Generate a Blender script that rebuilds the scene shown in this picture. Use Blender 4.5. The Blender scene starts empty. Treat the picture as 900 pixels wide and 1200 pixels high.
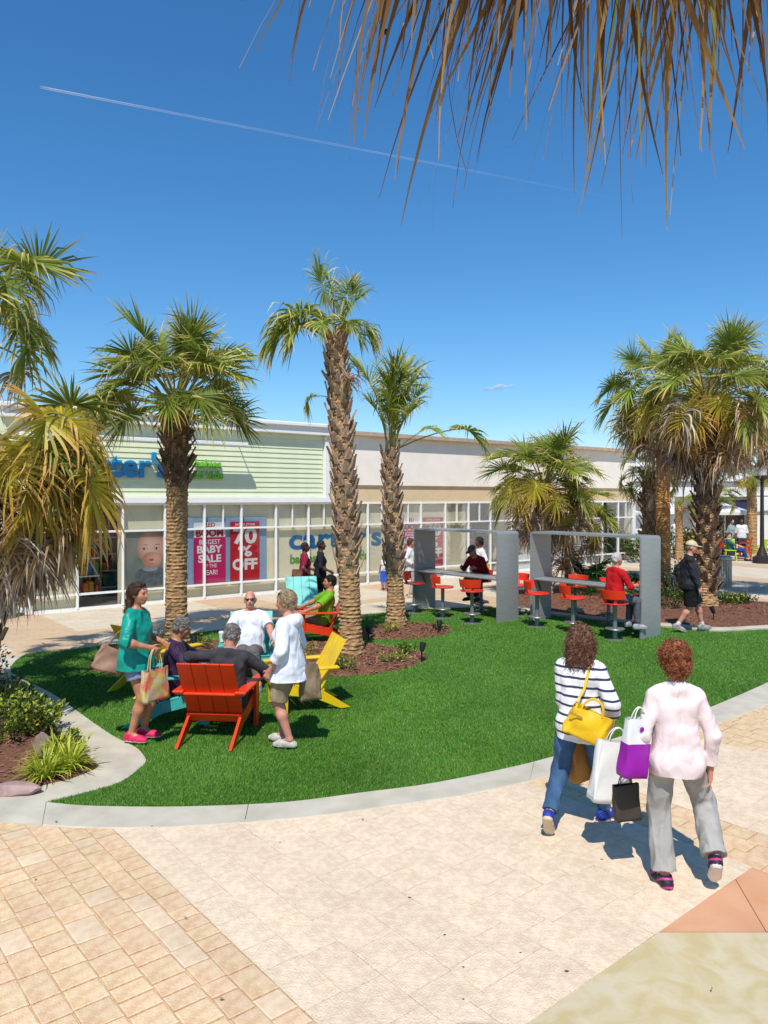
import bpy, bmesh, math, random
import numpy as np
from mathutils import Vector, Matrix
from mathutils.geometry import tessellate_polygon

random.seed(7)
RNG = np.random.default_rng(7)
PI = math.pi
R = math.radians
scene = bpy.context.scene
COL = scene.collection

# ------------------------------------------------------------------ camera, sky, sun, exposure
CAM_H = 2.7                     # eye height above the plaza
FOC = 875.0                     # focal length in pixels of a 900 x 1200 frame
HOR = 583.0                     # row of the horizon in that frame
cam_data = bpy.data.cameras.new('camera')
cam_data.sensor_fit = 'VERTICAL'
cam_data.sensor_height = 36.0
cam_data.sensor_width = 27.0
cam_data.lens = 36.0 * FOC / 1200.0
cam_data.shift_y = -(600.0 - HOR) / 1200.0
cam_data.clip_start = 0.05
cam_data.clip_end = 20000.0
cam = bpy.data.objects.new('camera', cam_data)
COL.objects.link(cam)
cam.location = (0, 0, CAM_H)
cam.rotation_euler = (PI / 2, 0, 0)
scene.camera = cam

SUN_AZ = R(7)                  # shadows fall away from the viewer, a little to the right
SUN_EL = R(57)
world = bpy.data.worlds.new('World')
scene.world = world
world.use_nodes = True
wn = world.node_tree
wn.nodes.clear()
w_out = wn.nodes.new('ShaderNodeOutputWorld')
w_bg = wn.nodes.new('ShaderNodeBackground')
w_sky = wn.nodes.new('ShaderNodeTexSky')
w_sky.sky_type = 'NISHITA'
w_sky.sun_disc = False
w_sky.sun_elevation = SUN_EL
w_sky.sun_rotation = PI + SUN_AZ
w_sky.altitude = 0
w_sky.air_density = 1.2
w_sky.dust_density = 0.0
w_sky.ozone_density = 10.0
w_hsv = wn.nodes.new('ShaderNodeHueSaturation')
w_hsv.inputs['Saturation'].default_value = 1.15
w_hsv.inputs['Hue'].default_value = 0.4965
w_bg.inputs['Strength'].default_value = 0.123
wn.links.new(w_sky.outputs[0], w_hsv.inputs['Color'])
wn.links.new(w_hsv.outputs[0], w_bg.inputs['Color'])
wn.links.new(w_bg.outputs[0], w_out.inputs['Surface'])

sun_data = bpy.data.lights.new('sun', 'SUN')
sun_data.energy = 4.2
sun_data.angle = R(0.5)
sun_data.color = (1.0, 0.955, 0.88)
sun = bpy.data.objects.new('sun', sun_data)
COL.objects.link(sun)
_ld = Vector((math.sin(SUN_AZ) * math.cos(SUN_EL), math.cos(SUN_AZ) * math.cos(SUN_EL), -math.sin(SUN_EL)))
sun.rotation_euler = _ld.to_track_quat('-Z', 'Y').to_euler()
sun.location = (-5, -20, 40)

vs = scene.view_settings
vs.view_transform = 'Standard'
vs.look = 'None'
vs.exposure = 0.22
vs.gamma = 1.0
vs.use_curve_mapping = False
scene.cycles.use_denoising = True
scene.cycles.max_bounces = 7
scene.cycles.diffuse_bounces = 3
scene.cycles.transparent_max_bounces = 12
scene.cycles.caustics_reflective = False
scene.cycles.caustics_refractive = False

# ------------------------------------------------------------------ helpers
def G(px, py, z=0.0):
    """ground point seen at a pixel of the 900 x 1200 frame"""
    d = FOC * (CAM_H - z) / (py - HOR)
    return ((px - 450.0) * d / FOC, d)

def lin(c):
    return tuple(((v / 255.0) / 12.92 if v / 255.0 <= 0.04045 else ((v / 255.0 + 0.055) / 1.055) ** 2.4) for v in c)

def tag(o, label=None, cat=None, group=None, kind=None):
    if label: o['label'] = label
    if cat: o['category'] = cat
    if group: o['group'] = group
    if kind: o['kind'] = kind
    return o

def empty(name, loc=(0, 0, 0), rz=0.0, label=None, cat=None, group=None, parent=None):
    o = bpy.data.objects.new(name, None)
    COL.objects.link(o)
    o.location = loc
    o.rotation_euler = (0, 0, rz)
    o.empty_display_size = 0.1
    if parent: o.parent = parent
    return tag(o, label, cat, group)

def mesh_data(name, V, Fc, mats=(), mi=None, smooth=False, attr=None):
    me = bpy.data.meshes.new(name)
    V = np.asarray(V, dtype=np.float32).reshape(-1, 3)
    if isinstance(Fc, np.ndarray) and Fc.ndim == 2:
        n, k = Fc.shape
        me.vertices.add(len(V)); me.vertices.foreach_set('co', V.ravel())
        me.loops.add(n * k); me.loops.foreach_set('vertex_index', Fc.astype(np.int32).ravel())
        me.polygons.add(n)
        me.polygons.foreach_set('loop_start', np.arange(0, n * k, k, dtype=np.int32))
        try:
            me.polygons.foreach_set('loop_total', np.full(n, k, dtype=np.int32))
        except Exception:
            pass
        me.update(calc_edges=True)
        me.validate()
    else:
        me.from_pydata([tuple(map(float, v)) for v in V], [], [tuple(map(int, f)) for f in Fc])
        me.update()
    if not isinstance(mats, (list, tuple)): mats = [mats]
    for m in mats: me.materials.append(m)
    if mi is not None:
        me.polygons.foreach_set('material_index', np.asarray(mi, dtype=np.int32))
    if smooth:
        me.polygons.foreach_set('use_smooth', np.ones(len(me.polygons), dtype=bool))
    if attr is not None:
        for an, av in attr.items():
            a = me.attributes.new(an, 'FLOAT', 'POINT')
            a.data.foreach_set('value', np.asarray(av, dtype=np.float32))
    return me

def obj(name, me, parent=None, loc=None, rot=None, scale=None):
    o = bpy.data.objects.new(name, me)
    COL.objects.link(o)
    if parent: o.parent = parent
    if loc is not None: o.location = loc
    if rot is not None: o.rotation_euler = rot
    if scale is not None: o.scale = scale if hasattr(scale, '__len__') else (scale,) * 3
    return o

def copy_tree(o, parent=None):
    c = o.copy()
    COL.objects.link(c)
    c.parent = parent
    for ch in list(o.children):
        copy_tree(ch, c)
    return c

class MB:
    """collects shapes into one mesh"""
    def __init__(s):
        s.v = []; s.f = []; s.m = []
    def add(s, V, Fs, m=0):
        n = len(s.v)
        s.v.extend([tuple(map(float, p)) for p in V])
        s.f.extend([tuple(i + n for i in f) for f in Fs])
        s.m.extend([m] * len(Fs))
        return s
    def box(s, c, size, rot=None, m=0, bevel=0.0):
        hx, hy, hz = size[0] / 2, size[1] / 2, size[2] / 2
        if bevel <= 0:
            V = [(x, y, z) for z in (-hz, hz) for y in (-hy, hy) for x in (-hx, hx)]
            Fs = [(0, 2, 3, 1), (4, 5, 7, 6), (0, 1, 5, 4), (2, 6, 7, 3), (0, 4, 6, 2), (1, 3, 7, 5)]
        else:
            b = min(bevel, hx * .9, hy * .9, hz * .9)
            V = []
            for z, ins in ((-hz, b), (-hz + b, 0), (hz - b, 0), (hz, b)):
                xx, yy = hx - ins, hy - ins
                c2 = b if ins == 0 else b * 0.5
                V += [(-xx + c2, -yy, z), (xx - c2, -yy, z), (xx, -yy + c2, z), (xx, yy - c2, z), (xx - c2, yy, z), (-xx + c2, yy, z), (-xx, yy - c2, z), (-xx, -yy + c2, z)]
            Fs = [tuple(range(7, -1, -1)), tuple(range(24, 32))]
            for k in range(3):
                for i in range(8):
                    j = (i + 1) % 8
                    Fs.append((k * 8 + i, k * 8 + j, k * 8 + 8 + j, k * 8 + 8 + i))
        if rot is not None:
            V = [rot @ Vector(p) for p in V]
        V = [(p[0] + c[0], p[1] + c[1], p[2] + c[2]) for p in V]
        return s.add(V, Fs, m)
    def bar(s, a, b, w, h, m=0, up=(0, 0, 1), bevel=0.0):
        a = Vector(a); b = Vector(b); d = b - a
        L = d.length
        d.normalize()
        u = Vector(up)
        if abs(d.dot(u)) > 0.98: u = Vector((0, 1, 0))
        x = d.cross(u).normalized(); z = x.cross(d).normalized()
        rot = Matrix((x, d, z)).transposed()
        return s.box((a + b) / 2, (w, L, h), rot, m, bevel)
    def prism(s, poly, axis, t0, t1, m=0):
        """polygon in the plane perpendicular to axis: x -> (y,z), y -> (x,z), z -> (x,y)"""
        n = len(poly)
        def P(p, t):
            return (t, p[0], p[1]) if axis == 'x' else (p[0], t, p[1]) if axis == 'y' else (p[0], p[1], t)
        V = [P(p, t0) for p in poly] + [P(p, t1) for p in poly]
        area = sum(poly[i][0] * poly[(i + 1) % n][1] - poly[(i + 1) % n][0] * poly[i][1] for i in range(n))
        flip = (area < 0) != (axis == 'y')
        top = tuple(range(n, 2 * n)); bot = tuple(range(n - 1, -1, -1))
        Fs = [top, bot] + [(i, (i + 1) % n, n + (i + 1) % n, n + i) for i in range(n)]
        if (t1 < t0) != flip: Fs = [tuple(reversed(f)) for f in Fs]
        return s.add(V, Fs, m)
    def tube(s, pts, radii, n=8, m=0, cap=True):
        pts = [Vector(p) for p in pts]
        if not hasattr(radii, '__len__'): radii = [radii] * len(pts)
        V = []; Fs = []
        ref = None
        for i, p in enumerate(pts):
            d = (pts[min(i + 1, len(pts) - 1)] - pts[max(i - 1, 0)])
            if d.length < 1e-9: d = Vector((0, 0, 1))
            d.normalize()
            if ref is None:
                ref = Vector((1, 0, 0)) if abs(d.x) < 0.8 else Vector((0, 1, 0))
            x = (ref - d * ref.dot(d)).normalized(); y = d.cross(x)
            ref = x
            for k in range(n):
                a = 2 * PI * k / n
                V.append(p + (x * math.cos(a) + y * math.sin(a)) * radii[i])
        for i in range(len(pts) - 1):
            for k in range(n):
                k2 = (k + 1) % n
                Fs.append((i * n + k, i * n + k2, i * n + n + k2, i * n + n + k))
        if cap:
            Fs.append(tuple(range(n - 1, -1, -1)))
            Fs.append(tuple(range((len(pts) - 1) * n, len(pts) * n)))
        return s.add(V, Fs, m)
    def lathe(s, prof, n=20, c=(0, 0, 0), m=0):
        V = []; Fs = []
        for r, z in prof:
            for k in range(n):
                a = 2 * PI * k / n
                V.append((c[0] + r * math.cos(a), c[1] + r * math.sin(a), c[2] + z))
        for i in range(len(prof) - 1):
            for k in range(n):
                k2 = (k + 1) % n
                Fs.append((i * n + k, i * n + k2, i * n + n + k2, i * n + n + k))
        Fs.append(tuple(range(n - 1, -1, -1)))
        Fs.append(tuple(range((len(prof) - 1) * n, len(prof) * n)))
        return s.add(V, Fs, m)
    def data(s, name, mats, smooth=False):
        return mesh_data(name, s.v, s.f, mats, s.m, smooth)
    def build(s, name, mats, parent=None, smooth=False, loc=None, rot=None):
        o = obj(name, s.data(name, mats, smooth), parent, loc, rot)
        if smooth:
            try:
                o.data.set_sharp_from_angle(angle=R(38))
            except Exception:
                pass
        return o

def catmull(pts, sub=6, closed=False):
    pts = [Vector((p[0], p[1])) for p in pts]
    n = len(pts); out = []
    for i in range(n if closed else n - 1):
        if closed:
            p0, p1, p2, p3 = pts[(i - 1) % n], pts[i], pts[(i + 1) % n], pts[(i + 2) % n]
        else:
            p0, p1, p2, p3 = pts[max(i - 1, 0)], pts[i], pts[i + 1], pts[min(i + 2, n - 1)]
        for k in range(sub):
            t = k / sub
            out.append(0.5 * ((2 * p1) + (p2 - p0) * t + (2 * p0 - 5 * p1 + 4 * p2 - p3) * t * t + (3 * p1 - p0 - 3 * p2 + p3) * t ** 3))
    if not closed: out.append(pts[-1])
    return [(p.x, p.y) for p in out]

def in_poly(P, poly):
    P = np.asarray(P); x, y = P[:, 0], P[:, 1]
    poly = np.asarray(poly); n = len(poly)
    inside = np.zeros(len(P), bool)
    j = n - 1
    for i in range(n):
        xi, yi = poly[i]; xj, yj = poly[j]
        c = ((yi > y) != (yj > y)) & (x < (xj - xi) * (y - yi) / (yj - yi + 1e-12) + xi)
        inside ^= c
        j = i
    return inside

def sheet(name, poly, z, mat_, thick=0.0, parent=None, kind=None, label=None, cat=None):
    tris = tessellate_polygon([[Vector((p[0], p[1], 0)) for p in poly]])
    n = len(poly)
    V = [(p[0], p[1], z) for p in poly]
    Fs = []
    for t in tris:
        a, b, c = [Vector(poly[i]) for i in t]
        cr = (b - a).x * (c - a).y - (b - a).y * (c - a).x
        Fs.append(tuple(t) if cr > 0 else tuple(reversed(t)))
    if thick > 0:
        V += [(p[0], p[1], z - thick) for p in poly]
        area = sum(poly[i][0] * poly[(i + 1) % n][1] - poly[(i + 1) % n][0] * poly[i][1] for i in range(n))
        for i in range(n):
            j = (i + 1) % n
            q = (n + i, n + j, j, i)
            Fs.append(q if area > 0 else tuple(reversed(q)))
    o = obj(name, mesh_data(name, V, Fs, mat_), parent)
    return tag(o, label, cat, None, kind)

# ------------------------------------------------------------------ materials
_MC = {}
def M(name, col, col2=None, rough=0.6, metal=0.0, scale=6.0, var=0.12, bump=0.0, bscale=40.0, objvar=0.0, spec=0.35,
      coat=0.0, transl=0.0, detail=4.0, stretch=None, lo=0.35, hi=0.65, speck=None, hue_obj=0.0, patch=0.0, pscale=0.9, distort=0.0):
    """procedural surface; col, col2 are sRGB 0-255; objvar = brightness spread from object to object"""
    if name in _MC: return _MC[name]
    m = bpy.data.materials.new(name)
    m.use_nodes = True
    nt = m.node_tree; N = nt.nodes; L = nt.links
    b = N['Principled BSDF']
    c1 = lin(col)
    c2 = lin(col2) if col2 else tuple(min(1, v * (1 + var)) for v in c1)
    if col2 is None: c1 = tuple(v * (1 - var) for v in c1)
    tc = N.new('ShaderNodeTexCoord')
    mp = N.new('ShaderNodeMapping')
    if stretch: mp.inputs['Scale'].default_value = stretch
    L.new(tc.outputs['Object'], mp.inputs['Vector'])
    nz = N.new('ShaderNodeTexNoise'); nz.inputs['Scale'].default_value = scale; nz.inputs['Detail'].default_value = detail
    L.new(mp.outputs[0], nz.inputs['Vector']); nz.inputs['Distortion'].default_value = distort
    mr = N.new('ShaderNodeMapRange'); mr.inputs['From Min'].default_value = lo; mr.inputs['From Max'].default_value = hi
    L.new(nz.outputs['Fac'], mr.inputs['Value'])
    mx = N.new('ShaderNodeMix'); mx.data_type = 'RGBA'
    mx.inputs['A'].default_value = (*c1, 1); mx.inputs['B'].default_value = (*c2, 1)
    L.new(mr.outputs[0], mx.inputs['Factor'])
    out = mx.outputs['Result']
    if speck:
        vo = N.new('ShaderNodeTexVoronoi'); vo.inputs['Scale'].default_value = speck[1]
        L.new(mp.outputs[0], vo.inputs['Vector'])
        lt = N.new('ShaderNodeMath'); lt.operation = 'LESS_THAN'; lt.inputs[1].default_value = speck[2]
        L.new(vo.outputs['Distance'], lt.inputs[0])
        mul = N.new('ShaderNodeMath'); mul.operation = 'MULTIPLY'; mul.inputs[1].default_value = speck[3] if len(speck) > 3 else 0.8
        L.new(lt.outputs[0], mul.inputs[0])
        ms = N.new('ShaderNodeMix'); ms.data_type = 'RGBA'
        L.new(mul.outputs[0], ms.inputs['Factor']); L.new(out, ms.inputs['A']); ms.inputs['B'].default_value = (*lin(speck[0]), 1)
        out = ms.outputs['Result']
    if objvar > 0 or hue_obj > 0:
        oi = N.new('ShaderNodeObjectInfo')
        hs = N.new('ShaderNodeHueSaturation')
        r2 = N.new('ShaderNodeMapRange'); r2.inputs['To Min'].default_value = 1 - objvar; r2.inputs['To Max'].default_value = 1 + objvar
        L.new(oi.outputs['Random'], r2.inputs['Value']); L.new(r2.outputs[0], hs.inputs['Value'])
        if hue_obj > 0:
            r3 = N.new('ShaderNodeMapRange'); r3.inputs['To Min'].default_value = 0.5 - hue_obj; r3.inputs['To Max'].default_value = 0.5 + hue_obj
            fr = N.new('ShaderNodeMath'); fr.operation = 'FRACT'; ml = N.new('ShaderNodeMath'); ml.operation = 'MULTIPLY'; ml.inputs[1].default_value = 7.31
            L.new(oi.outputs['Random'], ml.inputs[0]); L.new(ml.outputs[0], fr.inputs[0]); L.new(fr.outputs[0], r3.inputs['Value']); L.new(r3.outputs[0], hs.inputs['Hue'])
        L.new(out, hs.inputs['Color']); out = hs.outputs['Color']
    if patch > 0:
        ge = N.new('ShaderNodeNewGeometry'); pn = N.new('ShaderNodeTexNoise'); pn.inputs['Scale'].default_value = pscale; pn.inputs['Detail'].default_value = 7; pn.inputs['Roughness'].default_value = 0.62
        L.new(ge.outputs['Position'], pn.inputs['Vector'])
        pr = N.new('ShaderNodeMapRange'); pr.inputs['From Min'].default_value = 0.3; pr.inputs['From Max'].default_value = 0.7; pr.inputs['To Min'].default_value = 1 - patch; pr.inputs['To Max'].default_value = 1 + patch * 0.6
        L.new(pn.outputs['Fac'], pr.inputs['Value'])
        hp = N.new('ShaderNodeHueSaturation'); L.new(out, hp.inputs['Color']); L.new(pr.outputs[0], hp.inputs['Value']); out = hp.outputs['Color']
    L.new(out, b.inputs['Base Color'])
    b.inputs['Roughness'].default_value = rough
    b.inputs['Metallic'].default_value = metal
    b.inputs['Specular IOR Level'].default_value = spec
    if coat: b.inputs['Coat Weight'].default_value = coat; b.inputs['Coat Roughness'].default_value = 0.15
    if bump > 0:
        n2 = N.new('ShaderNodeTexNoise'); n2.inputs['Scale'].default_value = bscale; n2.inputs['Detail'].default_value = 3
        L.new(mp.outputs[0], n2.inputs['Vector'])
        bp = N.new('ShaderNodeBump'); bp.inputs['Strength'].default_value = bump; bp.inputs['Distance'].default_value = 0.02
        L.new(n2.outputs['Fac'], bp.inputs['Height']); L.new(bp.outputs[0], b.inputs['Normal'])
    if transl > 0:
        tr = N.new('ShaderNodeBsdfTranslucent'); L.new(out, tr.inputs['Color'])
        ms = N.new('ShaderNodeMixShader'); ms.inputs[0].default_value = transl
        L.new(b.outputs[0], ms.inputs[1]); L.new(tr.outputs[0], ms.inputs[2])
        L.new(ms.outputs[0], N['Material Output'].inputs['Surface'])
    _MC[name] = m
    return m

def leaf_material(name, base, tip, rib=None, rough=0.45, transl=0.3, objvar=0.18, tip_at=(0.55, 1.0), hue_obj=0.012, patch=0.0):
    """leaf colour running from base to tip along the 'along' attribute of the mesh, varied from leaflet to leaflet"""
    m = bpy.data.materials.new(name); m.use_nodes = True
    nt = m.node_tree; N = nt.nodes; L = nt.links; b = N['Principled BSDF']
    at = N.new('ShaderNodeAttribute'); at.attribute_name = 'along'
    lr = N.new('ShaderNodeAttribute'); lr.attribute_name = 'leaflet'
    nz = N.new('ShaderNodeTexNoise'); nz.inputs['Scale'].default_value = 9
    tc = N.new('ShaderNodeTexCoord'); L.new(tc.outputs['Object'], nz.inputs['Vector'])
    ad = N.new('ShaderNodeMath'); ad.operation = 'MULTIPLY_ADD'; ad.inputs[1].default_value = 0.5; ad.inputs[2].default_value = -0.25
    L.new(lr.outputs['Fac'], ad.inputs[0])
    s2 = N.new('ShaderNodeMath'); s2.operation = 'ADD'; L.new(at.outputs['Fac'], s2.inputs[0]); L.new(ad.outputs[0], s2.inputs[1])
    mr = N.new('ShaderNodeMapRange'); mr.inputs['From Min'].default_value = tip_at[0]; mr.inputs['From Max'].default_value = tip_at[1]
    L.new(s2.outputs[0], mr.inputs['Value'])
    mx = N.new('ShaderNodeMix'); mx.data_type = 'RGBA'
    mx.inputs['A'].default_value = (*lin(base), 1); mx.inputs['B'].default_value = (*lin(tip), 1)
    L.new(mr.outputs[0], mx.inputs['Factor'])
    oi = N.new('ShaderNodeObjectInfo')
    hs = N.new('ShaderNodeHueSaturation')
    r2 = N.new('ShaderNodeMapRange'); r2.inputs['To Min'].default_value = 1 - objvar; r2.inputs['To Max'].default_value = 1 + objvar
    L.new(oi.outputs['Random'], r2.inputs['Value'])
    r4 = N.new('ShaderNodeMapRange'); r4.inputs['To Min'].default_value = 0.72; r4.inputs['To Max'].default_value = 1.28
    L.new(lr.outputs['Fac'], r4.inputs['Value'])
    mm = N.new('ShaderNodeMath'); mm.operation = 'MULTIPLY'; L.new(r2.outputs[0], mm.inputs[0]); L.new(r4.outputs[0], mm.inputs[1])
    if patch > 0:
        pn = N.new('ShaderNodeTexNoise'); pn.inputs['Scale'].default_value = 0.8; pn.inputs['Detail'].default_value = 6; pn.inputs['Distortion'].default_value = 0.6
        L.new(tc.outputs['Object'], pn.inputs['Vector'])
        pr = N.new('ShaderNodeMapRange'); pr.inputs['From Min'].default_value = 0.3; pr.inputs['From Max'].default_value = 0.7; pr.inputs['To Min'].default_value = 1 - patch; pr.inputs['To Max'].default_value = 1 + patch
        L.new(pn.outputs['Fac'], pr.inputs['Value'])
        m3 = N.new('ShaderNodeMath'); m3.operation = 'MULTIPLY'; L.new(mm.outputs[0], m3.inputs[0]); L.new(pr.outputs[0], m3.inputs[1]); mm = m3
    L.new(mm.outputs[0], hs.inputs['Value'])
    r3 = N.new('ShaderNodeMapRange'); r3.inputs['To Min'].default_value = 0.5 - hue_obj; r3.inputs['To Max'].default_value = 0.5 + hue_obj
    L.new(nz.outputs['Fac'], r3.inputs['Value']); L.new(r3.outputs[0], hs.inputs['Hue'])
    L.new(mx.outputs['Result'], hs.inputs['Color'])
    L.new(hs.outputs[0], b.inputs['Base Color'])
    b.inputs['Roughness'].default_value = rough
    b.inputs['Specular IOR Level'].default_value = 0.4
    tr = N.new('ShaderNodeBsdfTranslucent'); L.new(hs.outputs[0], tr.inputs['Color'])
    ms = N.new('ShaderNodeMixShader'); ms.inputs[0].default_value = transl
    L.new(b.outputs[0], ms.inputs[1]); L.new(tr.outputs[0], ms.inputs[2])
    L.new(ms.outputs[0], N['Material Output'].inputs['Surface'])
    return m

def glass_material():
    m = bpy.data.materials.new('shop_glass'); m.use_nodes = True
    nt = m.node_tree; N = nt.nodes; L = nt.links
    N.remove(N['Principled BSDF'])
    tr = N.new('ShaderNodeBsdfTransparent'); tr.inputs[0].default_value = (0.992, 0.996, 0.992, 1)
    gl = N.new('ShaderNodeBsdfGlossy'); gl.inputs['Roughness'].default_value = 0.02; gl.inputs[0].default_value = (0.9, 0.95, 1, 1)
    fr = N.new('ShaderNodeFresnel'); fr.inputs[0].default_value = 1.55
    mr = N.new('ShaderNodeMath'); mr.operation = 'MULTIPLY_ADD'; mr.inputs[1].default_value = 0.42; mr.inputs[2].default_value = 0.0
    L.new(fr.outputs[0], mr.inputs[0])
    mx = N.new('ShaderNodeMixShader'); L.new(mr.outputs[0], mx.inputs[0]); L.new(tr.outputs[0], mx.inputs[1]); L.new(gl.outputs[0], mx.inputs[2])
    L.new(mx.outputs[0], N['Material Output'].inputs['Surface'])
    return m
GLASS = glass_material()
WHITE = M('white_painted_metal', (238, 238, 236), var=0.03, rough=0.4, scale=3)
STEEL = M('brushed_steel', (166, 169, 166), (156, 159, 157), rough=0.4, metal=0.4, scale=3, stretch=(1, 1, 14), bump=0.015, bscale=60)
STEELD = M('dull_steel', (150, 152, 152), var=0.1, rough=0.45, metal=0.7)
DARK = M('black_plastic', (28, 28, 30), var=0.15, rough=0.5)

# ------------------------------------------------------------------ the ground
E2 = Vector((0.770, 0.638))     # paving axes: E2 runs along the shop front, E1 away from it
E1 = Vector((-0.638, 0.770))
def UV2W(u, v):
    return (E2.x * u + E1.x * v, E2.y * u + E1.y * v)

def promenade_material():
    """far paving: pale slabs with tan bands laid along E1, fine joints"""
    m = bpy.data.materials.new('promenade_paving'); m.use_nodes = True
    nt = m.node_tree; N = nt.nodes; L = nt.links; b = N['Principled BSDF']
    tc = N.new('ShaderNodeTexCoord'); mp = N.new('ShaderNodeMapping')
    mp.inputs['Rotation'].default_value = (0, 0, -math.atan2(E2.y, E2.x))
    L.new(tc.outputs['Object'], mp.inputs['Vector'])
    sx = N.new('ShaderNodeSeparateXYZ'); L.new(mp.outputs[0], sx.inputs[0])
    def band(inp, per, lo_, off=0.0):
        a = N.new('ShaderNodeMath'); a.operation = 'ADD'; a.inputs[1].default_value = off; L.new(inp, a.inputs[0])
        f = N.new('ShaderNodeMath'); f.operation = 'PINGPONG'; f.inputs[1].default_value = per / 2; L.new(a.outputs[0], f.inputs[0])
        g = N.new('ShaderNodeMath'); g.operation = 'LESS_THAN'; g.inputs[1].default_value = lo_; L.new(f.outputs[0], g.inputs[0])
        return g.outputs[0]
    b1 = band(sx.outputs['X'], 5.2, 0.75, 1.1)
    b2 = band(sx.outputs['Y'], 5.2, 0.3, 0.4)
    mxb = N.new('ShaderNodeMath'); mxb.operation = 'MAXIMUM'; L.new(b1, mxb.inputs[0]); L.new(b2, mxb.inputs[1])
    br = N.new('ShaderNodeTexBrick'); br.inputs['Scale'].default_value = 1.0
    br.inputs['Brick Width'].default_value = 0.36; br.inputs['Row Height'].default_value = 0.22; br.inputs['Mortar Size'].default_value = 0.006
    br.inputs['Color1'].default_value = (1, 1, 1, 1); br.inputs['Color2'].default_value = (0.9, 0.9, 0.9, 1); br.inputs['Mortar'].default_value = (0.72, 0.68, 0.62, 1)
    L.new(mp.outputs[0], br.inputs['Vector'])
    nz = N.new('ShaderNodeTexNoise'); nz.inputs['Scale'].default_value = 1.3; nz.inputs['Detail'].default_value = 6; L.new(tc.outputs['Object'], nz.inputs['Vector'])
    mr = N.new('ShaderNodeMapRange'); mr.inputs['To Min'].default_value = 0.88; mr.inputs['To Max'].default_value = 1.1; L.new(nz.outputs['Fac'], mr.inputs['Value'])
    mx = N.new('ShaderNodeMix'); mx.data_type = 'RGBA'
    mx.inputs['A'].default_value = (*lin((206, 192, 168)), 1); mx.inputs['B'].default_value = (*lin((198, 170, 136)), 1)
    L.new(mxb.outputs[0], mx.inputs['Factor'])
    m2 = N.new('ShaderNodeMix'); m2.data_type = 'RGBA'; m2.blend_type = 'MULTIPLY'; m2.inputs['Factor'].default_value = 1
    L.new(mx.outputs['Result'], m2.inputs['A']); L.new(br.outputs['Color'], m2.inputs['B'])
    hs = N.new('ShaderNodeHueSaturation'); L.new(m2.outputs['Result'], hs.inputs['Color']); L.new(mr.outputs[0], hs.inputs['Value'])
    L.new(hs.outputs[0], b.inputs['Base Color']); b.inputs['Roughness'].default_value = 0.8
    return m

ground = obj('ground', mesh_data('ground', [(-900, -300, 0), (900, -300, 0), (900, 1800, 0), (-900, 1800, 0)], [(0, 1, 2, 3)], promenade_material()))
tag(ground, kind='structure')

# ---- outlines on the ground
front_l = [(54, 942), (90, 945.5), (130, 947), (200, 947.5), (285, 945), (350, 940.5), (430, 930), (505, 920), (599, 901), (660, 885), (740, 861), (818, 836), (900, 801), (960, 772), (1010, 752), (1040, 742)]
back_l = [(1040, 742), (960, 738), (900, 736.5), (860, 738.5), (832, 738.5), (780, 734), (752, 732), (688, 725), (613, 716), (577, 712), (500, 714), (454, 718), (423, 721), (330, 729), (264, 738), (240, 741), (180, 749), (107, 759), (31, 767)]
left_l = [(31, 767), (18, 776), (12, 786), (18, 793), (44, 805.5), (67, 818), (107, 847), (133, 864.5), (155, 875.5), (164, 882), (171, 893), (164, 902), (142, 918), (100, 931), (54, 942)]
fl = catmull([G(*p) for p in front_l], 5); bl = catmull([G(*p) for p in back_l], 3); ll = catmull([G(*p) for p in left_l], 5)
LAWN = fl[:-1] + bl[:-1] + ll[:-1]
outer_l = [(-330, 948), (-200, 955), (-90, 961), (0, 966), (100, 972.5), (200, 972), (283, 967), (350, 961.5), (430, 951), (540, 935), (600, 922), (653, 909), (720, 888), (780, 868), (832, 852), (900, 827), (960, 798), (1010, 776), (1060, 758)]
outer_w = catmull([G(*p) for p in outer_l], 6)
bed_l = [(-400, 930), (-120, 938), (0, 935.5), (29, 929), (58, 921), (84, 914.5), (109, 904.5), (115.5, 899), (109, 893), (89, 873), (67, 855.5), (44, 835.5), (22, 818), (0, 804), (-60, 775), (-200, 760), (-420, 790)]
BED_LEFT = catmull([G(*p) for p in bed_l], 5, closed=True)

# ---- lawn
turf_base = M('turf_backing', (58, 112, 28), (44, 92, 22), rough=0.9, scale=12)
lawn = sheet('lawn', LAWN, 0.010, turf_base, kind='structure')

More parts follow.
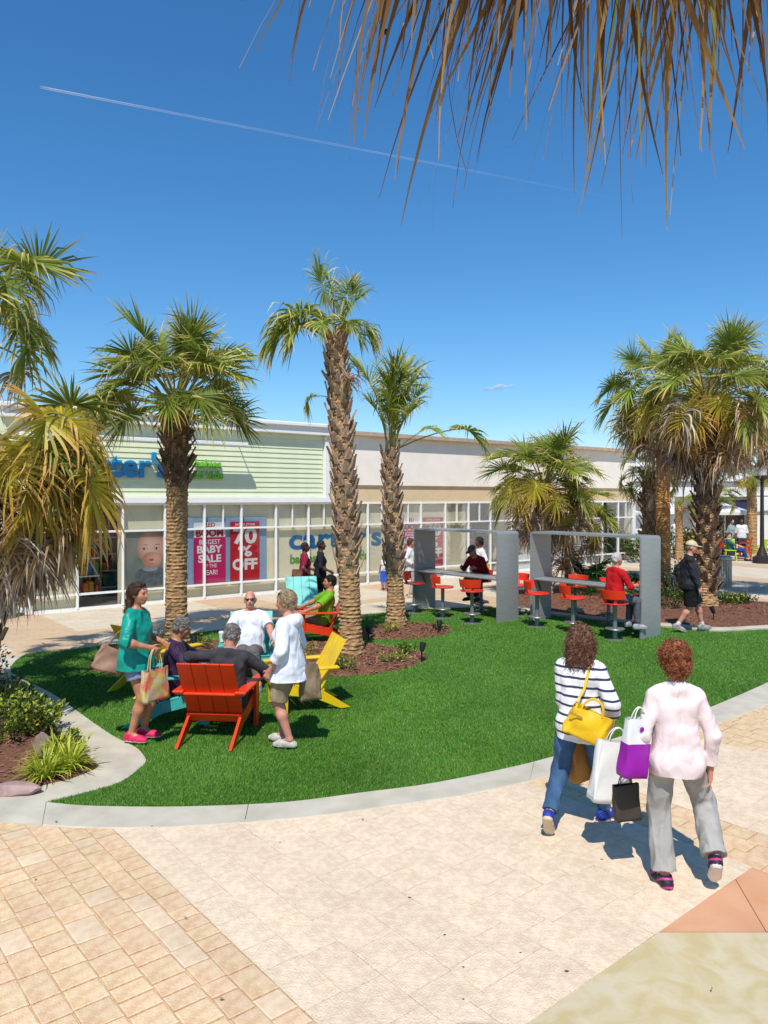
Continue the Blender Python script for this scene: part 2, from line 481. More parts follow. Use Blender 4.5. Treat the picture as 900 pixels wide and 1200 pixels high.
def grass_blades():
    poly = np.asarray(LAWN)
    mn, mx_ = poly.min(0), poly.max(0)
    N0 = 2200000
    P = RNG.uniform(mn, mx_, (N0, 2))
    d2 = (P[:, 0] ** 2 + P[:, 1] ** 2)
    keep = RNG.random(N0) < np.clip(46.0 / d2, 0.12, 1)
    P = P[keep]
    P = P[in_poly(P, LAWN)]
    for b_ in BEDS: P = P[~in_poly(P, b_)]
    n = len(P)
    dist = np.hypot(P[:, 0], P[:, 1])
    a = RNG.uniform(0, 2 * PI, n)
    # the pile lies over in soft patches
    lean_a = 1.3 + 0.9 * np.sin(P[:, 0] * 1.7 + 0.6 * np.sin(P[:, 1] * 2.3)) + RNG.normal(0, 0.7, n)
    lean = np.abs(RNG.normal(0.014, 0.008, n))
    h = RNG.uniform(0.014, 0.030, n)
    w = 0.0018 + 0.00036 * dist
    V = np.zeros((n, 3, 3))
    V[:, 0, 0] = P[:, 0] - np.cos(a) * w; V[:, 0, 1] = P[:, 1] - np.sin(a) * w
    V[:, 1, 0] = P[:, 0] + np.cos(a) * w; V[:, 1, 1] = P[:, 1] + np.sin(a) * w
    V[:, :2, 2] = 0.008
    V[:, 2, 0] = P[:, 0] + np.cos(lean_a) * lean; V[:, 2, 1] = P[:, 1] + np.sin(lean_a) * lean; V[:, 2, 2] = 0.01 + h
    al = np.tile([0.0, 0.0, 1.0], n)
    lf = np.repeat(RNG.random(n), 3)
    me = mesh_data('grass', V.reshape(-1, 3), np.arange(n * 3).reshape(n, 3), leaf_material('turf_blade', (77, 124, 33), (118, 158, 56), rough=0.5, transl=0.3, objvar=0, tip_at=(0.1, 1.2), hue_obj=0.03, patch=0.16), attr={'along': al, 'leaflet': lf})
    return tag(obj('grass', me), 'short bright green artificial turf covering the curved lawn', 'grass', kind='stuff')


# ---- concrete kerb round the lawn: front ribbon in cast lengths, and the broad tip beside the planting bed
CONC = M('pale_concrete', (196, 188, 170), (180, 172, 153), patch=.10, pscale=1.4, rough=0.85, scale=3.2, bump=0.12, bscale=90, detail=8)
kerb = empty('kerb')
kerb['kind'] = 'structure'
def nearest_on(path, p):
    path = np.asarray(path); d = path - np.asarray(p)
    return int(np.argmin((d ** 2).sum(1)))
def ribbon(name, inner, outer, z, mat_, parent, seg_joints, gap=0.006):
    """strip between two paths, cut into lengths at the joint parameters"""
    def resample(path, n):
        path = np.asarray(path); s = np.r_[0, np.cumsum(np.hypot(*np.diff(path, axis=0).T))]
        t = np.linspace(0, s[-1], n)
        return np.c_[np.interp(t, s, path[:, 0]), np.interp(t, s, path[:, 1])]
    n = 240
    a = resample(inner, n); b = resample(outer, n)
    cuts = [0] + [int(j * (n - 1)) for j in seg_joints] + [n - 1]
    for c0, c1 in zip(cuts[:-1], cuts[1:]):
        A = a[c0:c1 + 1].copy(); B = b[c0:c1 + 1].copy()
        dA = A[1] - A[0]; dA /= np.linalg.norm(dA) + 1e-9; A[0] += dA * gap; B[0] += dA * gap
        k = c1 - c0 + 1
        e = 0.012
        dirv = (B - A); dirv /= np.linalg.norm(dirv, axis=1)[:, None]
        rows = [np.c_[A, np.full(k, z - 0.06)], np.c_[A, np.full(k, z - e)], np.c_[A + dirv * e, np.full(k, z)], np.c_[B - dirv * e, np.full(k, z)], np.c_[B, np.full(k, z - e)], np.c_[B, np.full(k, z - 0.06)]]
        V = np.concatenate(rows)
        Fs = []
        for r in range(5):
            for i in range(k - 1):
                Fs.append((r * k + i, (r + 1) * k + i, (r + 1) * k + i + 1, r * k + i + 1))
        Fs.append(tuple(r * k for r in range(6))[::-1]); Fs.append(tuple(r * k + k - 1 for r in range(6)))
        me = mesh_data(name, V, Fs, mat_)
        bm = bmesh.new(); bm.from_mesh(me); bmesh.ops.recalc_face_normals(bm, faces=bm.faces); bm.to_mesh(me); bm.free()
        obj(name, me, parent)
i0 = nearest_on(outer_w, G(54, 970))
rib_in = fl
i1 = nearest_on(outer_w, fl[-1])
ribbon('kerb_segment', fl, outer_w[i0:i1 + 1], 0.022, CONC, kerb, (0.115, 0.30, 0.50, 0.66, 0.82))
# the left apron between bed and lawn, one poured slab (curved outline)
ap = [tuple(outer_w[k]) for k in range(0, i0 + 1)]
tip = list(reversed(ll))                    # from the lawn tip round the lawn's left side to the back
bed_edge = [G(*p) for p in [(-60, 775), (0, 804), (22, 818), (44, 835.5), (67, 855.5), (89, 873), (109, 893), (115.5, 899), (109, 904.5), (84, 914.5), (58, 921), (29, 929), (0, 935.5), (-120, 938), (-400, 930)]]
bed_edge = catmull(bed_edge, 4)
sheet('kerb_segment', ap + tip[:-1] + [G(20, 770), G(-60, 772)] + bed_edge, 0.020, CONC, thick=0.07, parent=kerb)

# ---- front paving, stone by stone
KERBPOLY = list(outer_w) + [G(1060, 745), (9.5, 40), (-30, 40), (-30, outer_w[0][1])]
MORTAR = M('sandy_mortar', (190, 162, 126), (204, 180, 146), rough=0.95, scale=30, bump=0.15, bscale=200)
PAVE_TAN = M('tan_paver', (206, 170, 130), (221, 193, 156), patch=.07, pscale=1.6, rough=0.85, scale=15, detail=10, objvar=0.06, hue_obj=0.006, bump=0.35, bscale=90, speck=((228, 208, 180), 40, 0.18, 0.6))
PAVE_CREAM = M('cream_paver', (220, 196, 164), (208, 180, 146), patch=.07, pscale=1.6, rough=0.8, scale=15, detail=8, objvar=0.06, bump=0.22, bscale=120, speck=((236, 226, 208), 60, 0.15, 0.5))
PAVE_PALE = M('pale_limestone_slab', (228, 207, 178), (213, 189, 159), patch=.08, pscale=1.1, rough=0.8, scale=16, detail=10, objvar=0.03, hue_obj=0.003, bump=0.5, bscale=70, speck=((236, 228, 210), 38, 0.17, 0.7))
paving = sheet('plaza_paving', [(-14, 1), (16, 1), (16, 13), (-14, 13)], 0.004, MORTAR, kind='structure')
def paver_mesh(w, l, mat_, seed, b=0.005, dz=1.0):
    mb = MB()
    r = random.Random(seed)
    j = lambda: r.uniform(-0.001, 0.001) * b / .0015
    hw, hl = w / 2, l / 2
    c = [(-hw + j(), -hl + j()), (hw + j(), -hl + j()), (hw + j(), hl + j()), (-hw + j(), hl + j())]
    z = r.uniform(-0.0012, 0.0018) * dz
    V = [(x, y, 0.0) for x, y in c] + [(x, y, 0.0125 - b * .55 + z) for x, y in c] + [(x * (1 - b / hw), y * (1 - b / hl), 0.0125 + z + r.uniform(-0.0006, 0.0006) * dz) for x, y in c]
    Fs = [(8, 9, 10, 11)] + [(k, (k + 1) % 4, 4 + (k + 1) % 4, 4 + k) for k in range(4)] + [(4 + k, 4 + (k + 1) % 4, 8 + (k + 1) % 4, 8 + k) for k in range(4)]
    return mesh_data('paver', V, Fs, mat_)
pav_meshes = {}
pav_list = []
def lay(u0, u1, v0, v1, course, lens, kind, gap, along_v=True):
    """courses running along E1, stones of mixed length"""
    r = random.Random(int(u0 * 100 + 17))
    u = u0
    while u < u1 - 0.02:
        cw = r.choice(course)
        if u + cw > u1 - 0.06: cw = u1 - u
        v = v0 - r.uniform(0, 0.3)
        while v < v1:
            l = r.choice(lens)
            x, y = UV2W(u + cw / 2, v + l / 2)
            pav_list.append((x, y, cw - gap, l - gap, kind if not (kind == 'tan' and r.random() < 0.12) else 'cream', r.randrange(5)))
            v += l
        u += cw
V_EDGE = 2.47
lay(-6.2, 2.17, -1.0, 9.5, (0.16, 0.20, 0.20), (0.14, 0.20, 0.20, 0.27), 'tan', 0.009)
lay(2.17, 5.52, V_EDGE + .30, 9.0, (0.25, 0.25, 0.33), (0.25, 0.33, 0.42), 'pale', 0.0026)
lay(5.52, 6.125, V_EDGE - 4, 9.0, (0.2, 0.2), (0.2, 0.28), 'tan', 0.009)
lay(6.125, 8.04, V_EDGE - 6, 9.0, (0.25, .33), (0.25, 0.33, 0.42), 'pale', 0.0026)
lay(8.04, 10.4, V_EDGE - 7, 9.0, (0.2, 0.23), (0.2, 0.28, .24), 'tan', 0.010)
# one straight soldier course closes the pale panel towards the coloured concrete
r_ = random.Random(3); u = 2.17
while u < 5.5:
    l = r_.choice((0.3, 0.36, 0.42)); l = min(l, 5.52 - u)
    x, y = UV2W(u + l / 2, V_EDGE + 0.15)
    pav_list.append((x, y, l - 0.0026, 0.2974, 'pale', r_.randrange(5))); u += l
ctr = np.array([(p[0], p[1]) for p in pav_list])
half = np.array([max(p[2], p[3]) for p in pav_list])
ins = in_poly(ctr, KERBPOLY)
near_edge = np.array([np.min(((np.asarray(outer_w) - c) ** 2).sum(1)) < 0.32 ** 2 for c in ctr])
vis = (np.abs(ctr[:, 0]) < ctr[:, 1] * 0.56 + 0.5) & (ctr[:, 1] > 3.3) & (ctr[:, 1] < 13)
_c, _s = math.cos(math.atan2(E2.y, E2.x)), math.sin(math.atan2(E2.y, E2.x))
def _corners(i):
    x, y, w, l = pav_list[i][:4]
    return [(x + _c * a - _s * b, y + _s * a + _c * b) for a in (-w / 2, w / 2) for b in (-l / 2, l / 2)]
sel = [i for i in range(len(pav_list)) if vis[i] and ((not ins[i]) or near_edge[i])]
_big = np.concatenate([_corners(i) for i in sel]); _on = (in_poly(_big, LAWN) | in_poly(_big, BED_LEFT)).reshape(-1, 4).any(1)
sel = [i for i, bad in zip(sel, _on) if not bad]
# size in the picture decides which stones are single objects
sel.sort(key=lambda i: -(pav_list[i][2] * pav_list[i][3]) / ctr[i][1] ** 3)
kinds = {'tan': PAVE_TAN, 'cream': PAVE_CREAM, 'pale': PAVE_PALE}
ang = math.atan2(E2.y, E2.x)
rest = {'tan': MB(), 'cream': MB(), 'pale': MB()}
for rank, i in enumerate(sel):
    x, y, w, l, k, sd = pav_list[i]
    if rank < 300:
        key = (round(w, 3), round(l, 3), k, sd)
        if key not in pav_meshes: pav_meshes[key] = paver_mesh(w, l, kinds[k], sd + 11, 0.0018 if k == 'pale' else .008, .35 if k == 'pale' else 1.0)
        obj('paver', pav_meshes[key], paving, (x, y, 0.004), (0, 0, ang))
    else:
        rr = random.Random(i); z = rr.uniform(0.0108, 0.0145)
        c, s_ = math.cos(ang), math.sin(ang)
        q = [(-w / 2, -l / 2), (w / 2, -l / 2), (w / 2, l / 2), (-w / 2, l / 2)]
        V = [(x + c * a - s_ * b, y + s_ * a + c * b, 0.004) for a, b in q] + [(x + c * a - s_ * b, y + s_ * a + c * b, z) for a, b in q]
        rest[k].add(V, [(4, 5, 6, 7)] + [(n, (n + 1) % 4, 4 + (n + 1) % 4, 4 + n) for n in range(4)])
for k, mb in rest.items():
    if mb.v:
        o = mb.build('paver_field', kinds[k], paving); o['kind'] = 'stuff'

# coloured stamped concrete in the near corner
ORANGE = M('terracotta_concrete', (200, 142, 102), (208, 160, 124), patch=.07, distort=.8, rough=0.75, scale=2.2, detail=9, bump=0.06, bscale=60)
OLIVE = M('mottled_olive_concrete', (188, 170, 124), (198, 184, 152), patch=.06, distort=1.0, rough=0.7, scale=4.5, detail=10, bump=0.08, bscale=50, lo=0.38, hi=0.6)
def hline(y):  # where the joint row meets the edge of the panel
    return y
a0 = UV2W(2.0, V_EDGE); a1 = UV2W(5.515, V_EDGE)
yj = G(769, 1095)[1]
t = (yj - a0[1]) / (a1[1] - a0[1]); aj = (a0[0] + t * (a1[0] - a0[0]), yj)
colr = empty('coloured_concrete'); colr['kind'] = 'structure'
g = 0.006
j0 = G(864, 1036); j1 = G(897, 1093)
dv = ((j1[0] - j0[0]) / (j1[1] - j0[1]))
def jx(y): return j0[0] + dv * (y - j0[1])
e_s = (a1[0] - a0[0]) / (a1[1] - a0[1])
# point where the control joint meets the panel edge
yy = (a0[0] - e_s * a0[1] - j0[0] + dv * j0[1]) / (dv - e_s)
pj = (jx(yy), yy)
sheet('concrete_slab', [(aj[0] + g, aj[1] + g), (jx(yj + g) - g / 2, yj + g), (pj[0] - g / 2, pj[1] - g * .3)], 0.013, ORANGE, thick=0.02, parent=colr)
sheet('concrete_slab', [(jx(yj + g) + g / 2, yj + g), (9, yj + g), UV2W(5.515, V_EDGE - 6), a1, (pj[0] + g / 2, pj[1] + g * .3)], 0.013, ORANGE, thick=0.02, parent=colr)
sheet('concrete_slab', [a0, (a0[0], 1.5), (9, 1.5), (9, yj), aj], 0.012, OLIVE, thick=0.02, parent=colr)

# small dark spots of chewing gum trodden on the paving
spots = MB()
for (px, py) in [(521, 1099), (543, 1137), (664, 1142), (328, 990), (425, 964), (705, 1010), (543, 1175), (66, 967), (178, 972), (480, 1055), (610, 1120)]:
    x, y = G(px, py); rr = random.uniform(0.004, 0.011)
    spots.add([(x + rr * math.cos(a) * (1.5 + .4 * math.sin(3 * a)), y + rr * math.sin(a), 0.0305 if py < 975 else 0.0195) for a in [k * PI / 5 for k in range(10)]], [tuple(range(10))])
o = spots.build('dark_specks', M('gum_dark', (70, 62, 54), rough=0.9), paving); o['kind'] = 'stuff'

# ---- planting beds
MULCH = M('brown_bark_mulch', (96, 62, 46), (128, 88, 66), rough=0.95, scale=26, detail=8, bump=0.8, bscale=70)
CHIP = M('bark_chip', (110, 74, 56), (150, 108, 84), rough=0.95, scale=14, objvar=0.0)
BEDS = []
def bed(name, poly, label, zmax=0.09, nchip=2500):
    BEDS.append(poly)
    """a low mound of mulch with loose chips"""
    poly = np.asarray(poly); c = poly.mean(0)
    n = len(poly); rings = [(1.0, 0.016), (0.97, 0.035), (0.9, 0.05 + zmax * .2), (0.7, zmax * .8), (0.4, zmax), (0.15, zmax * 1.02)]
    V = []; Fs = []
    for s, z in rings:
        for p in poly:
            q = c + (p - c) * s
            V.append((q[0], q[1], z + (0.012 * math.sin(q[0] * 5.1) * math.sin(q[1] * 4.3) if s < 0.96 else 0)))
    for r in range(len(rings) - 1):
        for i in range(n):
            j = (i + 1) % n
            Fs.append((r * n + i, r * n + j, (r + 1) * n + j, (r + 1) * n + i))
    Fs.append(tuple((len(rings) - 1) * n + i for i in range(n)))
    me = mesh_data('mulch', V, Fs, MULCH, smooth=True)
    bm = bmesh.new(); bm.from_mesh(me); bmesh.ops.recalc_face_normals(bm, faces=bm.faces)
    if sum(f.normal.z for f in bm.faces) < 0: bmesh.ops.reverse_faces(bm, faces=bm.faces)
    bm.to_mesh(me); bm.free()
    o = obj(name, me); tag(o, kind='structure')
    mn, mx_ = poly.min(0), poly.max(0)
    P = RNG.uniform(mn, mx_, (nchip * 3, 2)); P = P[in_poly(P, poly)][:nchip]
    mb = MB()
    for x, y in P:
        d = np.array([x, y]) - c
        # height of the mound here, from the distance to the rim along the ray from the centre
        a = math.atan2(d[1], d[0])
        k = int(np.argmin(np.abs(np.angle(np.exp(1j * (np.arctan2(poly[:, 1] - c[1], poly[:, 0] - c[0]) - a))))))
        s = min(1, np.linalg.norm(d) / (np.linalg.norm(poly[k] - c) + 1e-6))
        z = np.interp(s, [r[0] for r in rings[::-1]], [r[1] for r in rings[::-1]]) + 0.008
        L_, W_ = random.uniform(0.015, 0.045), random.uniform(0.006, 0.014)
        t1 = random.uniform(0, PI); tl = random.uniform(-.5, .5)
        ux, uy = math.cos(t1) * L_, math.sin(t1) * L_; vx, vy = -math.sin(t1) * W_, math.cos(t1) * W_
        mb.add([(x - ux - vx, y - uy - vy, z - tl * L_), (x + ux - vx, y + uy - vy, z + tl * L_), (x + ux + vx, y + uy + vy, z + tl * L_ + .006), (x - ux + vx, y - uy + vy, z - tl * L_ + .006)], [(0, 1, 2, 3)])
    ch = mb.build('bark_chips', CHIP, o); ch['kind'] = 'stuff'
    return o
bed('mulch_bed', BED_LEFT, '', 0.10, 1800)
bed_mid = [(104, 783), (118, 789), (160, 793), (215, 789), (270, 792), (330, 794), (394, 794), (437, 791), (472, 785.5), (494, 777), (501, 771), (494, 766.5), (472, 763), (448, 757), (436, 753), (454, 750.5), (485.5, 749.5), (519, 745.5), (528, 740), (523, 735.5), (485, 732), (454, 733), (428, 738), (390, 741), (330, 744), (260, 748), (180, 752), (130, 765)]
BED_MID = catmull([G(*p) for p in bed_mid], 4, closed=True)
# split in three overlapping mounds: the outline is not star shaped round one centre
bed('mulch_bed', catmull([G(*p) for p in [(104, 783), (118, 789), (160, 793), (215, 789), (262, 783), (275, 768), (255, 752), (180, 752), (130, 765)]], 5, closed=True), '', 0.07, 900)
bed('mulch_bed', catmull([G(*p) for p in [(290, 786), (330, 793), (394, 794), (437, 791), (472, 785.5), (494, 777), (501, 771), (494, 766.5), (472, 763), (440, 757), (400, 752), (350, 752), (305, 765)]], 5, closed=True), '', 0.07, 1500)
bed('mulch_bed', catmull([G(*p) for p in [(425, 747), (454, 750.5), (485.5, 749.5), (519, 745.5), (528, 740), (523, 735.5), (485, 732), (454, 733), (428, 738)]], 5, closed=True), '', 0.06, 700)
bed_r = [(600, 714.5), (640, 719), (688, 724), (752, 731), (780, 733), (832, 737.5), (860, 737.5), (900, 735.5), (960, 734), (985, 722), (960, 712), (880, 706), (820, 697), (760, 690), (690, 686), (620, 690), (590, 702)]
BED_RIGHT = catmull([G(*p) for p in bed_r], 4, closed=True)
bed('mulch_bed', BED_RIGHT, '', 0.12, 2500)
# pale concrete rim of that bed
rim_out = catmull([G(*p) for p in [(585, 709), (613, 717.4), (688, 726.4), (752, 733.6), (780, 736), (832, 740.6), (860, 740.6), (900, 738.3), (975, 736), (1000, 722)]], 6)
rim_in = catmull([G(*p) for p in [(590, 706.5), (615, 715), (688, 724), (752, 731), (780, 733.2), (832, 737.8), (860, 737.8), (900, 735.6), (965, 733.5), (985, 722)]], 6)
rim_root = empty('bed_kerb'); rim_root['kind'] = 'structure'
ribbon('kerb_segment', rim_in, rim_out, 0.06, CONC, rim_root, (0.2, 0.4, 0.6, 0.8))
grass_blades()

# a few dry leaves blown onto the turf and paving
lt = MB(); rl = random.Random(12)
for k in range(26):
    if k < 22:
        px, py = rl.uniform(150, 860), rl.uniform(800, 935); x, y = G(px, py); zz = .05
        if not in_poly(np.array([(x, y)]), LAWN)[0]: continue
    else:
        px, py = rl.uniform(20, 880), rl.uniform(960, 1190); x, y = G(px, py); zz = .032
    a = rl.uniform(0, 6.28); L0 = rl.uniform(.008, .024); W0 = L0 * rl.uniform(.25, .5); c, s_ = math.cos(a), math.sin(a)
    lt.add([(x - c * L0, y - s_ * L0, zz), (x + s_ * W0, y - c * W0, zz + .004), (x + c * L0, y + s_ * L0, zz + .006), (x - s_ * W0, y + c * W0, zz + .003)], [(0, 1, 2), (0, 2, 3)])
o = lt.build('leaf_litter', M('dry_leaf_bit', (176, 146, 90), (140, 104, 60), rough=.9)); tag(o, 'scattered bits of dry leaf on turf and paving', 'leaf litter', kind='stuff')

# ------------------------------------------------------------------ palms
F_GREEN = leaf_material('palm_leaf_green', (134, 150, 54), (212, 186, 112), tip_at=(0.5, 1.1), transl=0.38, objvar=0.22, hue_obj=0.02)
F_YELLOW = leaf_material('palm_leaf_yellowing', (182, 170, 52), (204, 152, 82), tip_at=(0.4, 1.0), transl=0.4, objvar=0.2, hue_obj=0.02)
F_DEAD = leaf_material('palm_leaf_dry', (176, 140, 98), (196, 172, 140), tip_at=(0.3, 0.9), transl=0.22, objvar=0.25, hue_obj=0.015, rough=0.7)
F_GREYD = leaf_material('palm_leaf_dry_grey', (164, 146, 124), (196, 184, 168), tip_at=(0.3, 0.9), transl=0.2, objvar=0.22, hue_obj=0.01, rough=0.75)
F_DARK = leaf_material('palm_leaf_deep_green', (48, 84, 38), (84, 110, 50), tip_at=(0.6, 1.2), transl=0.2, objvar=0.2)
STALK = M('palm_stalk', (142, 138, 70), (168, 150, 92), rough=0.5, scale=5)
STALK_D = M('dry_palm_stalk', (140, 108, 74), (170, 138, 100), rough=0.8, scale=5)
TRUNK = M('palm_trunk_fibre', (134, 100, 64), (206, 168, 120), rough=0.95, scale=9, stretch=(1.3, 1.3, 4.5), detail=9, bump=1.0, bscale=26, lo=0.36, hi=0.64)
TRUNK_G = M('palm_trunk_golden', (164, 110, 60), (222, 168, 104), rough=0.95, scale=8, stretch=(2, 2, 7), detail=9, bump=0.9, bscale=30, lo=0.3, hi=0.7)
BOOT = M('dry_leaf_base', (140, 110, 82), (186, 160, 132), rough=0.95, scale=12, stretch=(3, 3, 1), detail=6, bump=0.5, bscale=40, objvar=0.28, hue_obj=0.012)
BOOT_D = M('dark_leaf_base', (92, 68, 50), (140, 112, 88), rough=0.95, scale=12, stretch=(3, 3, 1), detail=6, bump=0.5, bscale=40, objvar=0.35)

def frond_data(elev, seed, petiole=0.78, costa=0.24, n=60, leaf=0.66, droop=0.3, width=0.0145, spread=152, bend=0.35, collapse=1.0, ragged=0.12, mats=None, segs=6):
    """a costapalmate fan leaf growing along +x at the given elevation and bent by its weight"""
    r = random.Random(seed)
    V = []; Fs = []; MI = []; AL = []; LF = []
    p = Vector((0, 0, 0)); a = R(elev)
    path = [(p.copy(), a)]
    ns = 8
    for i in range(ns):
        a -= bend * 0.5 * (i / ns) * 0.35
        p = p + Vector((math.cos(a), 0, math.sin(a))) * (petiole / ns); path.append((p.copy(), a))
    cpath = [path[-1]]
    for i in range(6):
        a -= bend * 0.28
        p = p + Vector((math.cos(a), 0, math.sin(a))) * (costa / 6); cpath.append((p.copy(), a))
    # stalk: a flattened strip with three sides
    full = path + cpath[1:]
    for i, (q, an) in enumerate(full):
        t = i / (len(full) - 1); w = 0.020 * (1 - 0.72 * t) + 0.002
        nrm = Vector((-math.sin(an), 0, math.cos(an)))
        for c in ((-w, 0.35 * w), (w, 0.35 * w), (0, -0.8 * w)):
            V.append(q + Vector((0, c[0], 0)) + nrm * c[1]); AL.append(0.0); LF.append(0.5)
    for i in range(len(full) - 1):
        for k in range(3):
            k2 = (k + 1) % 3
            Fs.append((i * 3 + k, i * 3 + k2, i * 3 + 3 + k2, i * 3 + 3 + k)); MI.append(1)
    prof = [0.35, 0.85, 1.0, 0.92, 0.68, 0.36, 0.04] if segs == 6 else [0.35, 1.0, 0.9, 0.4, 0.04]
    for i in range(n):
        t = -1 + 2 * (i + 0.5) / n
        side = 1 if t > 0 else -1
        aa = abs(t)
        phi = R(spread) * aa ** 0.95
        s = (1 - aa) ** 0.7 * (len(cpath) - 1)
        k = min(int(s), len(cpath) - 2); f = s - k
        q = cpath[k][0].lerp(cpath[k + 1][0], f); an = cpath[k][1] * (1 - f) + cpath[k + 1][1] * f
        T = Vector((math.cos(an), 0, math.sin(an))); Nn = Vector((-math.sin(an), 0, math.cos(an)))
        d = T * math.cos(phi) + Vector((0, side * math.sin(phi) * collapse, 0)) + Nn * (0.30 * math.sin(phi)) + Vector((r.uniform(-1, 1), r.uniform(-1, 1), r.uniform(-1, 1))) * ragged * 0.5
        d.normalize()
        ln = leaf * (0.72 + 0.28 * math.cos(phi * 0.75)) * r.uniform(1 - ragged * 1.6, 1.05)
        dr = droop * r.uniform(0.55, 1.5)
        pleat = (0.75 if i % 2 else -0.75)
        lr = r.random()
        base = len(V)
        kink = r.choice((None, None, 3, 4)) if ragged > 0.08 else None
        pt = q.copy()
        for g_ in range(segs + 1):
            fr = g_ / segs
            wv = d.cross(Nn)
            if wv.length < 1e-4: wv = Vector((0, 1, 0))
            wv.normalize()
            wv = (wv * math.cos(pleat) + Nn * math.sin(pleat)).normalized()
            w = width * prof[g_]
            V.append(pt - wv * w); V.append(pt + wv * w); AL += [fr, fr]; LF += [lr, lr]
            d = d + Vector((0, 0, -1)) * dr * (fr ** 1.3) * 0.55
            if kink == g_: d = d + Vector((0, 0, -0.9))
            d.normalize()
            pt = pt + d * (ln / segs)
        for g_ in range(segs):
            b = base + g_ * 2
            Fs.append((b, b + 1, b + 3, b + 2)); MI.append(0)
    return mesh_data('frond', V, Fs, mats or [F_GREEN, STALK], MI, attr={'along': AL, 'leaflet': LF})

_FC = {}
def frond_mesh(elev, style, var):
    e = int(round(elev / 15.0) * 15)
    key = (e, style, var)
    if key not in _FC:
        sd = hash((e, var, len(style))) & 0xffff
        if style == 'green':
            d = 0.10 if e > 50 else 0.2 if e > 15 else 0.4
            _FC[key] = frond_data(e, sd, droop=d, bend=0.2 if e > 60 else 0.5, mats=[F_GREEN, STALK])
        elif style == 'yellow':
            _FC[key] = frond_data(e, sd, droop=0.6, bend=0.8, ragged=0.16, mats=[F_YELLOW, STALK])
        elif style == 'droopy':
            _FC[key] = frond_data(e, sd, droop=0.95, bend=0.9, ragged=0.2, n=54, mats=[F_GREEN, STALK])
        elif style == 'dead':
            _FC[key] = frond_data(e, sd, petiole=0.75, costa=0.25, n=50, droop=2.6, bend=1.4, collapse=0.55, ragged=0.26, width=0.015, leaf=0.74, spread=125, mats=[F_DEAD if var else F_GREYD, STALK_D])
        elif style == 'dark':
            _FC[key] = frond_data(e, sd, petiole=0.45, costa=0.18, n=38, leaf=0.5, droop=0.15, mats=[F_DARK, STALK])
        elif style == 'narrow':
            _FC[key] = frond_data(e, sd, petiole=.8, costa=.5, n=50, droop=0.75, bend=0.25, collapse=.42, spread=150, ragged=0.16, mats=[F_GREEN, STALK])
        elif style == 'ragged':
            _FC[key] = frond_data(e, sd, petiole=.42, costa=.32, n=50, droop=1.15, bend=0.85, collapse=.75, spread=140, ragged=0.24, mats=[F_GREEN, STALK])
        elif style == 'long':
            _FC[key] = frond_data(e, sd, petiole=1.2, costa=0.2, n=46, leaf=0.62, droop=0.8, bend=0.55, ragged=0.12, mats=[F_GREEN, STALK])
    return _FC[key]

def boot_data(seed, mat_, stub=1.0):
    r = random.Random(seed); mb = MB()
    top = Vector((r.uniform(-.02, .02), 0.085 * stub + r.uniform(0, .03), 0.15 + r.uniform(-.03, .03)))
    mid = Vector((0, 0.03, 0.0))
    for sx in (-1, 1):
        mb.bar((sx * 0.085, -0.012, -0.15), mid, 0.055, 0.02, up=(0, 1, 0.2))
    n = len(mb.v)
    w0, w1 = 0.055, 0.032 * r.uniform(.7, 1.2)
    mb.add([mid + Vector((-w0, -.01, -.03)), mid + Vector((w0, -.01, -.03)), mid + Vector((w0 * .8, .022, -.02)), mid + Vector((-w0 * .8, .022, -.02)),
            top + Vector((-w1, -.012, 0)), top + Vector((w1, -.012, r.uniform(0, .03))), top + Vector((w1, .010, 0)), top + Vector((-w1, .010, r.uniform(0, .02)))],
           [(0, 3, 2, 1), (4, 5, 6, 7), (0, 1, 5, 4), (2, 3, 7, 6), (0, 4, 7, 3), (1, 2, 6, 5)])
    return mb.data('leaf_base', mat_)
BOOTS = [boot_data(i, BOOT) for i in range(5)]
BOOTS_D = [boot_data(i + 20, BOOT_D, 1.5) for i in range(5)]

def trunk_data(h, r0, r1, lean, mat_, seed, rings=None, sides=22, flare=1.35, bulge=0.0):
    r = random.Random(seed)
    rings = rings or int(h / 0.032)
    V = []; Fs = []
    for i in range(rings + 1):
        t = i / rings; z = -0.12 + t * (h + 0.12)
        rad = r0 + (r1 - r0) * t
        rad *= 1 + (flare - 1) * math.exp(-max(z, 0) / 0.28)
        rad *= 1 + bulge * math.exp(-((t - 0.93) / 0.08) ** 2)
        rad *= 1 + (0.03 if i % 2 else -0.03) + r.uniform(-.02, .02)
        cx = lean[0] * t ** 1.3; cy = lean[1] * t ** 1.3
        for k in range(sides):
            a = 2 * PI * k / sides
            rr = rad * (1 + 0.05 * math.sin(3 * a + z * 2.1 + seed) + (r.uniform(.03, .10) if r.random() < .22 else r.uniform(-.04, .03)))
            V.append((cx + rr * math.cos(a), cy + rr * math.sin(a), z))
    for i in range(rings):
        for k in range(sides):
            k2 = (k + 1) % sides
            Fs.append((i * sides + k, i * sides + k2, (i + 1) * sides + k2, (i + 1) * sides + k))
    Fs.append(tuple(range(rings * sides, (rings + 1) * sides)))
    return mesh_data('trunk', V, Fs, mat_)

